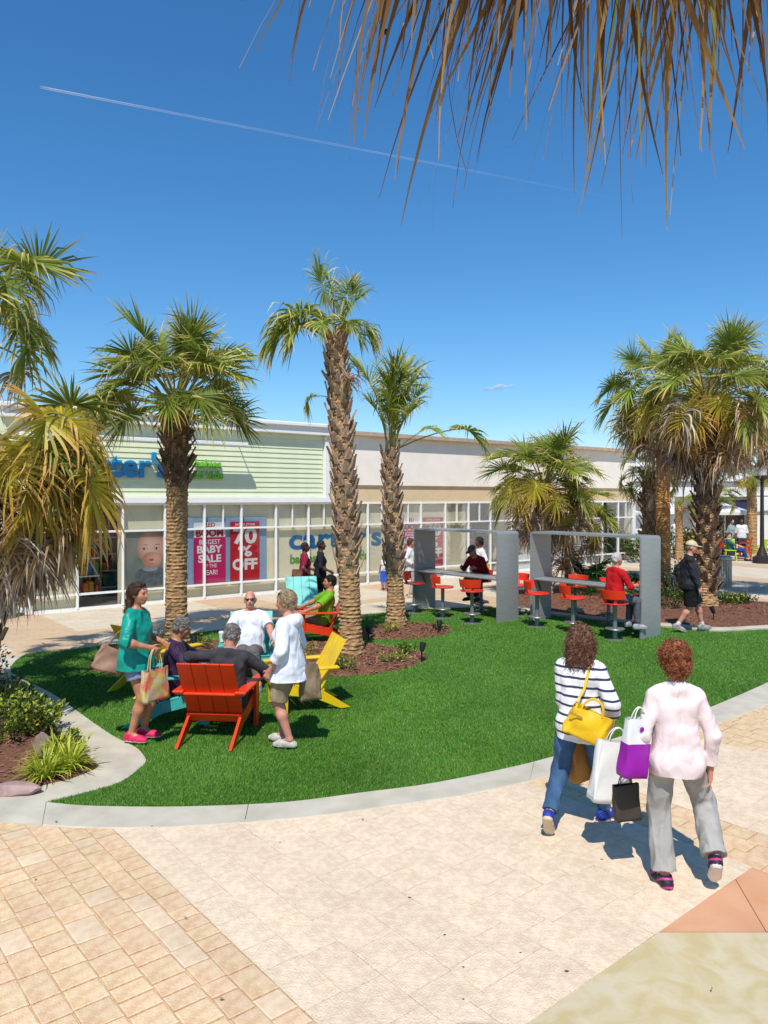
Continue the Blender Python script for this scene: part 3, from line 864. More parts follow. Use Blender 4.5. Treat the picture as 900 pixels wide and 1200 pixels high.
def palm(loc, h, r0, r1, label, fronds, lean=(0, 0), boots=None, scale=1.0, seed=1, trunk_mat=None, group=None, boot_scale=1.0, dark_from=9, name='palm_tree', bulge=0.0):
    """fronds: list of (azimuth deg, elevation deg, style, scale)"""
    root = empty(name, (loc[0], loc[1], 0), 0, label, 'palm tree', group)
    obj('trunk', trunk_data(h, r0, r1, lean, trunk_mat or TRUNK, seed, bulge=bulge), root)
    r = random.Random(seed * 13 + 5)
    if boots:
        z0, z1, step = boots
        k = 0; z = z0
        while z < z1:
            t = z / h; rad = (r0 + (r1 - r0) * t)
            a = k * 2.39996 + r.uniform(-.12, .12)
            x = lean[0] * t ** 1.3 + math.cos(a) * rad * 0.98; y = lean[1] * t ** 1.3 + math.sin(a) * rad * 0.98
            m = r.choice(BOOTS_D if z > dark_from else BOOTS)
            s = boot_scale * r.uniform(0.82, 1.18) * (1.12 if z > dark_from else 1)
            obj('leaf_base', m, root, (x, y, z), (r.uniform(-.1, .1), r.uniform(-.12, .12), a - PI / 2), s)
            z += step * r.uniform(0.8, 1.2); k += 1
    top = Vector((lean[0], lean[1], h))
    for i, (az, el, style, s) in enumerate(fronds):
        me = frond_mesh(el, style, i % 3)
        off = Vector((math.cos(R(az)), math.sin(R(az)), 0)) * (r1 * 0.5)
        z = -0.45 if style == 'dead' else -0.12 if el < 30 else 0.0
        obj('frond', me, root, top + off + Vector((0, 0, z + r.uniform(-.06, .06))), (r.uniform(-.5, .5), r.uniform(-.12, .12), R(az) + r.uniform(-.1, .1)), scale * s * r.uniform(0.9, 1.1) * (1.12 if style == 'dead' else 1))
    return root

def crown(n, lo, hi, seed, dead=0, yellow=0, droopy=0.15, s=1.0):
    r = random.Random(seed); out = []
    for i in range(n):
        t = (i + 0.5) / n
        el = hi + (lo - hi) * t ** 0.85
        st = 'green'
        if t > 0.55 and r.random() < yellow: st = 'yellow'
        elif r.random() < droopy: st = 'droopy'
        out.append(((i * 137.5 + r.uniform(-18, 18)) % 360, el + r.uniform(-6, 6), st, s * r.uniform(0.88, 1.08)))
    for i in range(dead):
        out.append(((i * 137.5 + 60 + r.uniform(-25, 25)) % 360, r.uniform(-50, 12), 'dead', s * r.uniform(0.85, 1.1)))
    return out

# ---- the four palms on the lawn and the store side
palm(G(207, 757), 4.45, 0.185, 0.19, 'full round-crowned palm with a smooth lower trunk, beside the green siding and baby poster',
     crown(42, 4, 86, 3, droopy=0.06, s=1.18), boots=(3.0, 4.5, 0.022), seed=2, boot_scale=0.95, dark_from=2.9, bulge=0.2)
palm(G(412, 770), 5.38, 0.19, 0.13, 'tallest lawn palm with a bark of crossed leaf stubs, behind the yellow chair',
     [(178, 68, 'ragged', 1.35), (187, 52, 'ragged', 1.4), (170, 60, 'ragged', 1.25), (196, 34, 'ragged', 1.05), (215, 58, 'ragged', 1.0), (90, 89, 'narrow', .84), (40, 86, 'narrow', .8), (140, 84, 'narrow', .88), (270, 87, 'narrow', .8), (0, 78, 'narrow', .8), (350, 64, 'ragged', .85), (12, 48, 'ragged', .8), (330, 32, 'ragged', .72), (300, 62, 'ragged', .8), (250, 50, 'ragged', .85), (345, -10, 'dead', .5), (290, -20, 'dead', .55)],
     lean=(-0.28, 0.1), boots=(1.55, 5.6, 0.028), seed=4, boot_scale=1.0)
_p2 = [o for o in COL.objects if o.name.startswith('palm_tree')][-1]
obj('frond', frond_mesh(30, 'droopy', 1), _p2, (-0.2, 0.05, 4.35), (0.1, 0.2, R(185)), 0.62)
palm(G(464, 737), 3.62, 0.185, 0.115, 'slim palm with a narrow upright crown and one frond arching out sideways',
     [(90, 88, 'narrow', 1.32), (20, 86, 'narrow', 1.25), (150, 86, 'narrow', 1.25), (265, 87, 'narrow', 1.32), (320, 84, 'narrow', 1.10), (200, 84, 'narrow', 1.10), (60, 82, 'narrow', 1.14), (340, 80, 'narrow', 0.84), (230, 80, 'narrow', 0.84), (120, 80, 'narrow', 0.97), (300, 86, 'narrow', 1.19), (0, 84, 'narrow', 0.79), (180, 84, 'narrow', 0.79), (2, 34, 'long', 1.2), (350, 48, 'long', .8)],
     boots=(1.2, 3.75, 0.030), seed=6, boot_scale=1.0, lean=(-0.12, 0))
# ---- palms over the planting bed at the left edge
palm((-4.85, 9.0), 3.2, 0.2, 0.19, 'near palm at the left edge with yellow fronds over a shaggy brown skirt',
     crown(26, -25, 45, 9, yellow=1.0, dead=0, droopy=0.0, s=1.1) + [(az, el, 'dead', 1.15) for az, el in [(-20, -20), (5, -30), (30, -25), (-45, -30), (55, -30), (15, -55), (-10, -60), (-35, -60), (40, -60), (80, -30), (-70, -30), (0, -45), (25, -45), (-55, -50), (120, -40), (240, -40), (180, -40), (300, -30), (-5, -12), (12, -62)]] + [(-8, 22, 'yellow', 1.28), (-30, 28, 'yellow', 1.25), (14, 26, 'yellow', 1.25), (-55, 18, 'yellow', 1.2), (-18, 10, 'yellow', 1.28), (4, 2, 'yellow', 1.25), (2, 38, 'yellow', 1.2), (-40, 40, 'yellow', 1.2), (-12, 16, 'yellow', 1.4), (6, 14, 'yellow', 1.4), (-24, 4, 'yellow', 1.35), (0, -14, 'yellow', 1.35), (-10, -5, 'dead', 1.15), (8, -10, 'dead', 1.15), (-22, -15, 'dead', 1.15)],
     boots=(1.0, 3.2, 0.05), seed=8)
palm((-5.75, 10.2), 5.3, 0.19, 0.17, 'taller palm behind it at the left edge with dark green ragged fronds',
     crown(18, -5, 85, 12, droopy=0.4, dead=5, s=1.0) + [(-10, 48, 'green', 1.2), (-8, 5, 'droopy', 1.1), (5, -5, 'droopy', 1.0), (-30, 30, 'droopy', 1.15), (5, 62, 'green', 1.2)],
     boots=(1.0, 5.2, 0.06), seed=10)
# ---- palms of the right planting bed
palm(G(777, 692), 5.75, 0.2, 0.18, 'palm with a smooth orange-brown trunk and grey dead fronds hanging beside it',
     crown(38, -28, 84, 15, yellow=0.8, dead=20, droopy=0.25, s=1.38) + [(265, -62, 'dead', 1.2), (285, -66, 'dead', 1.3), (245, -60, 'dead', 1.25), (275, -70, 'dead', 1.3)], seed=12, trunk_mat=TRUNK_G)
palm(G(828, 714), 5.15, 0.21, 0.19, 'big shaggy palm with a grey rough trunk behind the man in the cap',
     crown(46, -28, 88, 19, yellow=0.8, dead=26, droopy=0.25, s=1.36), boots=(0.5, 4.9, 0.034), seed=14, boot_scale=1.15, dark_from=0.4)
palm(G(944, 706), 5.0, 0.2, 0.18, 'palm at the right edge of which only drooping fronds show',
     crown(20, -16, 70, 23, yellow=0.7, dead=22, droopy=0.3, s=1.2), boots=(1, 4.8, 0.06), seed=16)
palm(G(761, 680), 3.6, 0.2, 0.2, 'low palm with a dark rough trunk just behind the orange-brown one',
     crown(14, -14, 70, 27, yellow=0.4, dead=6, droopy=0.3, s=0.85), boots=(0.3, 3.5, 0.04), seed=18, dark_from=0.1)
palm(G(637, 702), 3.0, 0.2, 0.17, 'short bushy palm rising behind the steel arches',
     crown(44, -10, 88, 31, yellow=0.55, dead=10, droopy=0.1, s=1.15), boots=(0.3, 2.5, 0.04), seed=20)
palm(G(667, 698), 2.2, 0.12, 0.11, 'smaller thin-trunked palm crowding the short bushy one',
     crown(22, -14, 60, 35, yellow=0.6, dead=6, droopy=0.25, s=0.95), seed=22)
# ---- far palms by the white shops
palm(G(881, 649), 3.7, 0.24, 0.2, 'distant palm in front of the white shopfront near the lamp post', crown(16, -10, 80, 41, yellow=0.5, s=0.9), seed=24)
palm(G(837, 651), 2.7, 0.2, 0.18, 'distant small palm half hidden by the shaggy trunk', crown(14, -10, 75, 43, yellow=0.6, s=0.8), seed=26)
palm(G(796, 655), 2.3, 0.16, 0.15, 'distant small palm between the two nearest trunks of the right bed', crown(14, -10, 75, 45, yellow=0.6, s=0.8), seed=28)

# ---- the palm the photographer stands under: only its hanging dry leaf is in view
def overhead_leaf(root, hub, seed, spread, n, lmin, lmax, mats, width=0.011, tilt=0.0, greens=()):
    r = random.Random(seed)
    V = []; Fs = []; MI = []; AL = []; LF = []
    def strand(p, d, ln, w, mi, dr, segs=9):
        base = len(V); lr = r.random()
        d = d.normalized(); q = p.copy()
        tw = r.uniform(0, PI); ca = r.gauss(0, .3); cb = r.uniform(-.3, .3)
        for g_ in range(segs + 1):
            fr = g_ / segs
            sd = d.cross(Vector((math.cos(tw), math.sin(tw), 0.2))).normalized()
            ww = w * (0.5 + 1.0 * min(fr * 3, 1)) * (1 - fr) ** 0.9 * .62 + 0.0006
            V.append(q - sd * ww); V.append(q + sd * ww); AL.extend([fr, fr]); LF.extend([lr, lr])
            d = (d + Vector((ca * .22 * fr, cb * .2 * fr, -dr * (0.10 + 0.25 * fr)))).normalized()
            q = q + d * (ln / segs); tw += r.uniform(-.1, .25)
        for g_ in range(segs):
            b = base + g_ * 2
            Fs.append((b, b + 1, b + 3, b + 2)); MI.append(mi)
    for i in range(n):
        t = (i + r.uniform(-.4, .4)) / (n - 1) * 2 - 1
        phi = t * spread
        cl = math.sin(i * .37 + seed) * .22
        d = Vector((math.sin(phi) * 0.8 - .22 + cl + r.gauss(0, .11), 0.18 * math.cos(phi) + r.uniform(-.16, .16), -0.5 + tilt + r.uniform(-.3, .3)))
        p = hub + Vector((math.sin(phi) * 0.20, 0.03 * math.cos(phi) + r.uniform(-.05, .04), r.uniform(-.04, .02)))
        ln = r.uniform(lmin, lmax) * (0.8 + 0.2 * math.cos(phi))
        mi = 1 if i in greens else 0
        strand(p, d, ln * r.choice((.55, .8, 1, 1, 1)), width * r.choice((.12, .25, .4, .55, .75, 1.0)), mi, r.uniform(0.5, 1.6))
    return obj('frond', mesh_data('frond', V, Fs, mats, MI, attr={'along': AL, 'leaflet': LF}), root)
F_DRYB = leaf_material('overhead_leaf_dry', (118, 82, 36), (172, 138, 84), tip_at=(0.6, 1.2), transl=0.3, objvar=0.0, rough=0.6)
F_LIME = leaf_material('overhead_leaf_lime', (128, 140, 40), (160, 130, 60), tip_at=(0.4, 1.0), transl=0.35, objvar=0.0)
ov = empty('palm_tree', (0.55, -1.1, 0), 0, 'overhanging palm whose brown dry leaf blades dangle across the top of the view', 'palm tree')
obj('trunk', trunk_data(4.55, 0.2, 0.18, (0, 0), TRUNK, 33), ov)
for az, el, st in [(200, 30, 'green'), (250, 45, 'green'), (300, 30, 'green'), (160, 60, 'green'), (330, 55, 'green'), (270, 75, 'green'), (230, -20, 'dead'), (290, -25, 'dead')]:
    obj('frond', frond_mesh(el, st, 1), ov, (0, 0, 4.5), (0, 0, R(az)), 0.8)
def L_(x, y, z): return Vector((x - 0.55, y + 1.1, z))
HUBS = [(0.26, 1.14, 3.80), (0.38, 1.12, 3.88), (0.56, 1.22, 3.90), (0.30, 1.24, 3.90)]
overhead_leaf(ov, L_(*HUBS[1]), 5, 1.25, 270, 0.24, 0.80, [F_DRYB, F_LIME], greens=(162, 140, 147, 155))
overhead_leaf(ov, L_(*HUBS[2]), 8, 1.1, 170, 0.22, 0.74, [F_DRYB, F_LIME], greens=(15, 18))
overhead_leaf(ov, L_(*HUBS[0]), 12, 0.75, 130, 0.16, 0.60, [F_DRYB, F_LIME])
overhead_leaf(ov, L_(*HUBS[3]), 14, 1.0, 150, 0.24, 0.66, [F_DRYB, F_LIME])
st = MB()
for hub in HUBS:
    h_ = L_(*hub); a_ = Vector((0.0, 0.05, 4.45))
    st.tube([a_, a_.lerp(h_, .35) + Vector((0, 0, .22)), a_.lerp(h_, .75) + Vector((0, 0, .2)), h_], [0.016, 0.014, 0.011, 0.007], 6)
st.build('leaf_stalk', STALK_D, ov, True)
# the fruit stalk with a few dark berries
fr_ = MB(); be = MB(); r_ = random.Random(77)
for k in range(15):
    p = L_(-0.02 + r_.uniform(-.06, .05), 1.14 + r_.uniform(-.05, .05), 3.66)
    pts = [p]; d = Vector((r_.uniform(-.9, .35), r_.uniform(-.3, .3), -0.6))
    for s_ in range(6):
        d = (d + Vector((r_.uniform(-.3, .25), r_.uniform(-.2, .2), r_.uniform(-.45, .15)))).normalized(); pts.append(pts[-1] + d * 0.034)
    fr_.tube(pts, [0.0022, 0.002, 0.0018, 0.0016, 0.0013, 0.0011, 0.0008], 4)
    if k % 2 == 0:
        for q in (pts[-1], pts[3]):
            be.lathe([(0.0005, -.005), (0.004, -.0035), (0.0052, 0), (0.004, .0035), (0.0005, .005)], 8, q)
fr_.tube([L_(0.2, 0.8, 3.95), L_(0.06, 1.05, 3.78), L_(-0.02, 1.14, 3.66)], [0.008, 0.006, 0.003], 6)
fs = fr_.build('fruit_stalk', M('fruit_stalk', (196, 168, 128), (160, 128, 92), rough=0.8), ov)
be.build('berries', M('dark_berry', (34, 26, 24), rough=0.4), fs, True)

# ------------------------------------------------------------------ small plants
LEAF_A = leaf_material('shrub_leaf_green', (66, 96, 30), (120, 140, 46), tip_at=(0.3, 1.3), transl=0.25, objvar=0.15, rough=0.35)
LEAF_Y = leaf_material('shrub_leaf_lime', (156, 172, 44), (204, 204, 84), tip_at=(0.2, 1.2), transl=0.35, objvar=0.1)
LEAF_D = leaf_material('shrub_leaf_dark', (44, 70, 28), (88, 112, 40), tip_at=(0.4, 1.2), transl=0.2, objvar=0.15, rough=0.3)
STEM = M('shrub_stem', (92, 74, 54), var=0.2, rough=0.9)
def shrub(loc, r, h, label, n=260, leaf=0.05, mats=None, group=None, seed=1, name='shrub', z0=0.05):
    rr = random.Random(seed)
    root = empty(name, (loc[0], loc[1], z0), 0, label, 'shrub', group)
    stm = MB(); V = []; Fs = []; MI = []; AL = []; LF = []
    tips = []
    for k in range(max(7, n // 22)):
        a = rr.uniform(0, 2 * PI); q = rr.random() ** 0.5 * r
        p = Vector((math.cos(a) * q, math.sin(a) * q, h * (1 - 0.45 * (q / r) ** 2) * rr.uniform(0.7, 1.08)))
        b = Vector((p.x * 0.2, p.y * 0.2, -0.03)); mid = b.lerp(p, .5) + Vector((p.x * .15, p.y * .15, 0))
        stm.tube([b, mid, p], [0.008, 0.006, 0.003], 5, cap=False); tips.append((b, mid, p))
    for i in range(n):
        b, mid, p = rr.choice(tips); t = rr.uniform(0.35, 1.05)
        c = (b.lerp(mid, t * 2) if t < .5 else mid.lerp(p, t * 2 - 1)) + Vector((rr.gauss(0, 1), rr.gauss(0, 1), rr.gauss(0, .7))) * r * 0.10
        c.z = max(c.z, 0.01)
        d = Vector((c.x / r * .8 + rr.gauss(0, .5), c.y / r * .8 + rr.gauss(0, .5), rr.uniform(0.05, 1.0))).normalized()
        sd = d.cross(Vector((rr.gauss(0, 1), rr.gauss(0, 1), rr.gauss(0, 1) + .4))).normalized()
        up = sd.cross(d)
        L2 = leaf * rr.uniform(0.7, 1.3); w = L2 * 0.24
        n0 = len(V); lr = rr.random()
        V += [c, c + d * L2 * .45 - sd * w + up * .1 * L2, c + d * L2 * .45 + sd * w + up * .1 * L2, c + d * L2 * 1.0 - up * .12 * L2, c + d * L2 * .45]
        AL += [0, .5, .5, 1, .5]; LF += [lr] * 5
        Fs += [(n0, n0 + 4, n0 + 1), (n0, n0 + 2, n0 + 4), (n0 + 1, n0 + 4, n0 + 3), (n0 + 4, n0 + 2, n0 + 3)]; MI += [rr.choice(range(len(mats)))] * 4 if mats else [0] * 4
    stm.build('stem', STEM, root)
    o = obj('foliage', mesh_data('foliage', V, Fs, mats or [LEAF_A], MI, attr={'along': AL, 'leaflet': LF}), root)
    return root
def tuft(loc, r, n, label, mats, seed=1, blade=0.35, group=None, name='grass_tuft', z0=0.05, w=0.008):
    rr = random.Random(seed)
    root = empty(name, (loc[0], loc[1], z0), 0, label, 'plant', group)
    V = []; Fs = []; AL = []; LF = []
    for i in range(n):
        a = rr.uniform(0, 2 * PI); el = rr.uniform(0.5, 1.45); q = rr.random() * r * .4
        p = Vector((math.cos(a) * q, math.sin(a) * q, 0)); d = Vector((math.cos(a) * math.cos(el), math.sin(a) * math.cos(el), math.sin(el)))
        sd = Vector((-math.sin(a), math.cos(a), 0)); ln = blade * rr.uniform(.6, 1.15); n0 = len(V); lr = rr.random()
        for g_ in range(5):
            fr = g_ / 4; ww = w * (1, 1, .9, .6, .06)[g_]
            V += [p - sd * ww, p + sd * ww]; AL += [fr, fr]; LF += [lr, lr]
            d = (d + Vector((0, 0, -.42 * fr - .12))).normalized(); p = p + d * ln / 4
            p.z = max(p.z, .005)
        for g_ in range(4):
            b = n0 + g_ * 2; Fs.append((b, b + 1, b + 3, b + 2))
    obj('foliage', mesh_data('foliage', V, Fs, mats, attr={'along': AL, 'leaflet': LF}), root)
    return root
# left bed
for i, (px, py, r, h, lab, mats) in enumerate([
        (18, 872, .42, .50, 'broad glossy shrub with lime-tipped leaves at the left edge', [LEAF_A, LEAF_Y, LEAF_A]),
        (-10, 846, .45, .62, 'dark glossy shrub farther back in the left bed', [LEAF_D, LEAF_A]),
        (45, 862, .30, .34, 'leafy shrub overhanging the concrete path from the left bed', [LEAF_A, LEAF_Y]),
        (78, 889, .22, .22, 'low bright green plant at the corner of the left bed', [LEAF_A, LEAF_Y]),
        (-30, 812, .4, .9, 'tall dark shrub below the near palm', [LEAF_D, LEAF_A]),
        (22, 840, .28, .36, 'small green shrub between the dark shrubs and the path', [LEAF_A, LEAF_D])]):
    shrub(G(px, py), r, h, lab, n=int(900 * r / .4), leaf=0.06, mats=mats, group='shrubs of the left bed', seed=50 + i)
tuft(G(52, 916), .22, 170, 'lime strap-leaved tuft nearest the flat edging stone', [LEAF_Y], 3, .30, 'lime tufts along the left bed')
tuft(G(80, 906), .22, 190, 'lime strap-leaved tuft at the tip of the left bed', [LEAF_Y], 5, .32, 'lime tufts along the left bed')
tuft(G(66, 898), .2, 130, 'lime strap-leaved tuft behind the other two in the left bed', [LEAF_Y], 6, .32, 'lime tufts along the left bed')
# middle beds
for i, (px, py, r, h, lab) in enumerate([
        (184, 757, .20, .26, 'small shrub left of the round-crowned palm'), (234, 764, .2, .25, 'small shrub right of the round-crowned palm'),
        (352, 779, .28, .36, 'yellow-green shrub between the woman in white and the tall palm'), (406, 789, .20, .24, 'dark little shrub at the foot of the tall palm'),
        (462, 781, .20, .24, 'little shrub right of the tall palm in the mulch'), (478, 769, .18, .22, 'little shrub near the black path light'),
        (457, 744, .19, .25, 'little shrub at the foot of the slim palm'), (514, 741, .16, .2, 'little shrub at the right tip of the mulch')]):
    shrub(G(px, py), r, h, lab, n=230, leaf=0.045, mats=[LEAF_A, LEAF_Y, LEAF_D] if i % 2 else [LEAF_A, LEAF_Y], group='little shrubs in the middle beds', seed=70 + i)
# right bed
for i, (px, py, r, h, lab) in enumerate([
        (742, 712, .35, .4, 'shrub behind the nearest steel post'), (786, 718, .38, .75, 'leafy shrub left of the man in the cap'), (716, 706, .3, .35, 'shrub seen below the steel table'),
        (792, 702, .5, .95, 'tall leafy shrub between the two nearest trunks'), (850, 712, .4, .28, 'low shrub right of the shaggy trunk'), (872, 711, .35, .24, 'low shrub farthest right in the right bed'),
        (810, 706, .4, .6, 'shrub hidden behind the man in the cap'), (690, 702, .4, .4, 'shrub at the foot of the dark fan plant')]):
    shrub(G(px, py), r, h, lab, n=420, leaf=0.07, mats=[LEAF_D, LEAF_A] if i % 2 else [LEAF_A, LEAF_Y, LEAF_D], group='shrubs of the right bed', seed=90 + i, z0=.08)
def fan_clump(loc, s, n, label, seed):
    root = empty('fan_palm_shrub', (loc[0], loc[1], 0.05), 0, label, 'shrub')
    r = random.Random(seed)
    for i in range(n):
        el = 80 - 75 * (i / n)
        obj('frond', frond_mesh(el, 'dark', i % 3), root, (r.uniform(-.1, .1), r.uniform(-.1, .1), r.uniform(0, .3) * s), (r.uniform(-.2, .2), r.uniform(-.1, .1), r.uniform(0, 2 * PI)), s * r.uniform(.75, 1.1))
    return root
fan_clump(G(690, 697), 1.15, 30, 'dark green stemless fan palm behind the steel table', 1)
fan_clump(G(745, 700), .75, 14, 'small dark fan palm beside the nearest steel post', 2)
# rocks by the left bed
def rock(loc, size, label, seed, col=(128, 106, 100), rz=0.0, z0=0.03):
    rr = np.random.default_rng(seed)
    bm = bmesh.new(); bmesh.ops.create_icosphere(bm, subdivisions=3, radius=0.5)
    D = rr.normal(0, 1, (14, 3)); D /= np.linalg.norm(D, axis=1)[:, None]; lim = rr.uniform(.30, .46, 14)
    for v in bm.verts:
        p = np.array(v.co)
        for d, l in zip(D, lim):
            q = p @ d
            if q > l: p = p - d * (q - l) * .9
        v.co = Vector(p * np.array(size) * 1.25)
    me = bpy.data.meshes.new('rock'); bm.to_mesh(me); bm.free()
    me.materials.append(M('bed_rock_%d' % seed, col, tuple(min(255, int(c * 1.25)) for c in col), rough=0.9, scale=7, bump=0.4, bscale=30))
    o = obj('rock', me, None, (loc[0], loc[1], z0 + size[2] * .3), (0, 0, rz))
    return tag(o, label, 'rock')
rock(G(16, 932), (.52, .20, .10), 'flat purplish edging stone at the front of the left bed', 1, (142, 118, 112), 0.15)
rock(G(51, 890), (.16, .18, .30), 'upright grey-brown stone in the left bed', 2, (112, 92, 84))
rock(G(117, 785), (.30, .22, .14), 'brown stone on the turf behind the woman in teal', 3, (150, 108, 76), .3)

# ------------------------------------------------------------------ lettering
def text_data(body, size, extrude, bold, mat_, spacing=1.0, align='LEFT'):
    cu = bpy.data.curves.new('lettering', 'FONT')
    cu.body = body; cu.size = size; cu.extrude = extrude; cu.offset = bold; cu.space_character = spacing
    cu.align_x = align; cu.resolution_u = 4
    t = bpy.data.objects.new('lettering_source', cu); COL.objects.link(t)
    bpy.context.view_layer.update()
    dg = bpy.context.evaluated_depsgraph_get()
    me = bpy.data.meshes.new_from_object(t.evaluated_get(dg))
    bpy.data.objects.remove(t); bpy.data.curves.remove(cu)
    me.materials.clear(); me.materials.append(mat_)
    return me
def letters(name, body, size, loc, mat_, parent, extrude=0.004, bold=0.0, width=None, spacing=1.0):
    """words standing upright in the x-z plane of their parent; width stretches them to a given length"""
    me = text_data(body, size, extrude, bold, mat_, spacing)
    if width:
        xs = [v.co.x for v in me.vertices]; w = max(xs) - min(xs); x0 = min(xs)
        for v in me.vertices: v.co.x = (v.co.x - x0) * width / w
    return obj(name, me, parent, loc, (PI / 2, 0, 0))

# ------------------------------------------------------------------ the store
F0 = Vector((-4.67, 19.85, 0)); FA = math.atan2(0.612, 0.791)
store = empty('store_building', F0, FA, 'long single-storey store with pale green siding, cream fascia and white-framed windows', 'building')
SIDING = M('pale_green_siding', (224, 231, 198), (218, 225, 190), rough=0.55, scale=4)
CREAM = M('cream_stucco', (250, 241, 227), (245, 235, 220), patch=.06, pscale=.8, rough=0.85, scale=2.5, bump=0.08, bscale=120)
TAN = M('tan_stucco', (224, 199, 160), (216, 190, 150), rough=0.85, scale=2.5, bump=0.08, bscale=120)
COPE = M('brown_coping', (186, 164, 140), rough=0.6)
BACKING = M('pale_window_backing', (243, 232, 194), (247, 237, 204), rough=0.7, scale=2)
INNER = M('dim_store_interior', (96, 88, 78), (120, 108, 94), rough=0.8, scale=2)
XL, XS, XR = -4.42, 3.79, 19.25
BAY = 1.07
open_bays = [(-3.36, -2.28), (9.55, 16.0), (16.0, 19.1)]
# body of the building behind the display windows
mb = MB()
mb.box(((XL + XR) / 2, 8.1, 3.55), (XR - XL - .1, 15.9, 1.95))            # everything above the shop floor, up to the roof
mb.build('parapet_wall', CREAM, store)
xs = [XL + .12] + [v for ob in open_bays for v in ob] + [XR]
mb = MB()
for a, b in zip(xs[0::2], xs[1::2]):
    if b - a > .05: mb.box(((a + b) / 2, 0.22, 1.28), (b - a, 0.24, 2.5))
mb.box((13.8, .75, 1.28), (4.3, .2, 2.5))
mb.build('window_backing', BACKING, store)
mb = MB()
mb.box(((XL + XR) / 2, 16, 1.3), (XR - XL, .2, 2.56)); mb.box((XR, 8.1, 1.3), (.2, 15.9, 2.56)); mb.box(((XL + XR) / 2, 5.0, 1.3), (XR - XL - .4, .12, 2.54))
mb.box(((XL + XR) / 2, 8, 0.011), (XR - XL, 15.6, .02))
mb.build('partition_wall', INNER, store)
# frames
heads = [(0.05, 0.386), (0.386, 1.87), (1.87, 2.55)]
nb = int(round((XR - XL) / BAY))
mxs = [XL + k * (XR - XL) / nb for k in range(nb + 1)]
bar_me = MB().box((0, 0, 1.3), (.055, .09, 2.52), bevel=.006).data('mullion', WHITE)
wide_me = MB().box((0, 0, 1.3), (.15, .15, 2.58), bevel=.01).data('corner_post', WHITE)
half_me = MB().box((0, 0, 2.21), (.035, .06, .64)).data('mullion', WHITE)
for k, x in enumerate(mxs):
    if k in (0, nb): obj('corner_post', wide_me, store, (x, 0, 0))
    else: obj('mullion', bar_me, store, (x, 0, 0))
for k in range(nb):
    if k % 3 != 2: obj('mullion', half_me, store, ((mxs[k] + mxs[k + 1]) / 2, 0.002, 0))
for z, h in ((0.035, .07), (0.386, .05), (1.87, .05), (2.53, .06)):
    MB().box(((XL + XR) / 2, 0.004, z), (XR - XL - .1, .07, h)).build('window_rail', WHITE, store)
for (z0, z1) in heads:
    w = mxs[1] - mxs[0]
    pm = MB().box((0, 0, (z0 + z1) / 2), (w - .05, .008, z1 - z0 - .045)).data('pane', GLASS)
    for k in range(nb): obj('pane', pm, store, ((mxs[k] + mxs[k + 1]) / 2, 0.006, 0))
# glazed left side of the shop, running back from the corner
for k in range(1, 5):
    obj('mullion', bar_me, store, (XL, k * 1.0, 0), (0, 0, PI / 2))
for z, h in ((0.035, .07), (0.386, .05), (1.87, .05), (2.53, .06)):
    MB().box((XL, 2.1, z), (.06, 4.0, h)).build('window_rail', WHITE, store)
for (z0, z1) in heads:
    pm = MB().box((0, 0, (z0 + z1) / 2), (.008, .95, z1 - z0 - .045)).data('pane', GLASS)
    for k in range(4): obj('pane', pm, store, (XL, 0.55 + k, 0))
MB().box((XL + 1.2, 4.4, 1.28), (2.3, .1, 2.5)).build('partition_wall', BACKING, store)
MB().box((XL - .35, 10, 2.25), (.5, 12, 4.4)).build('end_wall', CREAM, store)
# green siding panel: lapped boards
PY = -0.05
MB().box(((XL + XS) / 2 - .35, 0.09, 3.6), (XS - XL + .5, .16, 1.88)).build('panel_backing', SIDING, store)
nbrd = 13; z0 = 2.72; bh = (4.52 - z0) / nbrd
bw = XS - XL + .30
brd = MB().add([(-bw / 2, 0, 0), (bw / 2, 0, 0), (bw / 2, -.026, 0), (-bw / 2, -.026, 0), (-bw / 2, 0, bh + .01), (bw / 2, 0, bh + .01), (bw / 2, -.004, bh + .01), (-bw / 2, -.004, bh + .01)],
               [(0, 1, 2, 3), (4, 7, 6, 5), (3, 2, 6, 7), (0, 4, 5, 1), (0, 3, 7, 4), (1, 5, 6, 2)]).data('siding_board', SIDING)
for k in range(nbrd):
    obj('siding_board', brd, store, ((XL + XS) / 2 - .35, .0, z0 + k * bh))
MB().box(((XL + XS) / 2 - .25, PY + .0, 2.635), (XS - XL + .62, .13, .155), bevel=.01).build('window_head_trim', WHITE, store)
MB().box((XS - .07, PY + .02, 3.61), (.15, .16, 1.80)).build('corner_trim', WHITE, store)
mb = MB()
mb.box(((XL + XS) / 2 - .25, PY + .11, 4.63), (XS - XL + .66, .52, .22), bevel=.01)
mb.box(((XL + XS) / 2 - .25, PY + .085, 4.79), (XS - XL + .78, .62, .11), bevel=.02)
mb.build('cornice', WHITE, store)
MB().box(((XL + XS) / 2 - .2, 7.5, 4.60), (XS - XL + .3, 14, .2)).build('roof', CREAM, store)
# light bar standing off the siding on thin arms
mb = MB().box((-1.9, PY - .42, 4.12), (5.6, .16, .09), bevel=.01)
mb.build('light_bar', WHITE, store)
for x in (-4.5, -2.7, -.9, .86):
    MB().bar((x, PY - .36, 4.12), (x, PY + .06, 4.14), .022, .022).build('light_bar_arm', WHITE, store)
# cream fascia to the right
RL = XR - XS
MB().box(((XS + XR) / 2 + .03, -.0, 3.83), (RL, .14, 1.5)).build('fascia', CREAM, store)
MB().box(((XS + XR) / 2 + .03, .06, 2.815), (RL, .14, .53)).build('soffit_band', TAN, store)
MB().box(((XS + XR) / 2 + .08, -.02, 4.64), (RL + .1, .5, .12)).build('coping', COPE, store)
MB().box(((XS + XR) / 2, 7.5, 4.615), (RL, 15, .06)).build('roof', CREAM, store)
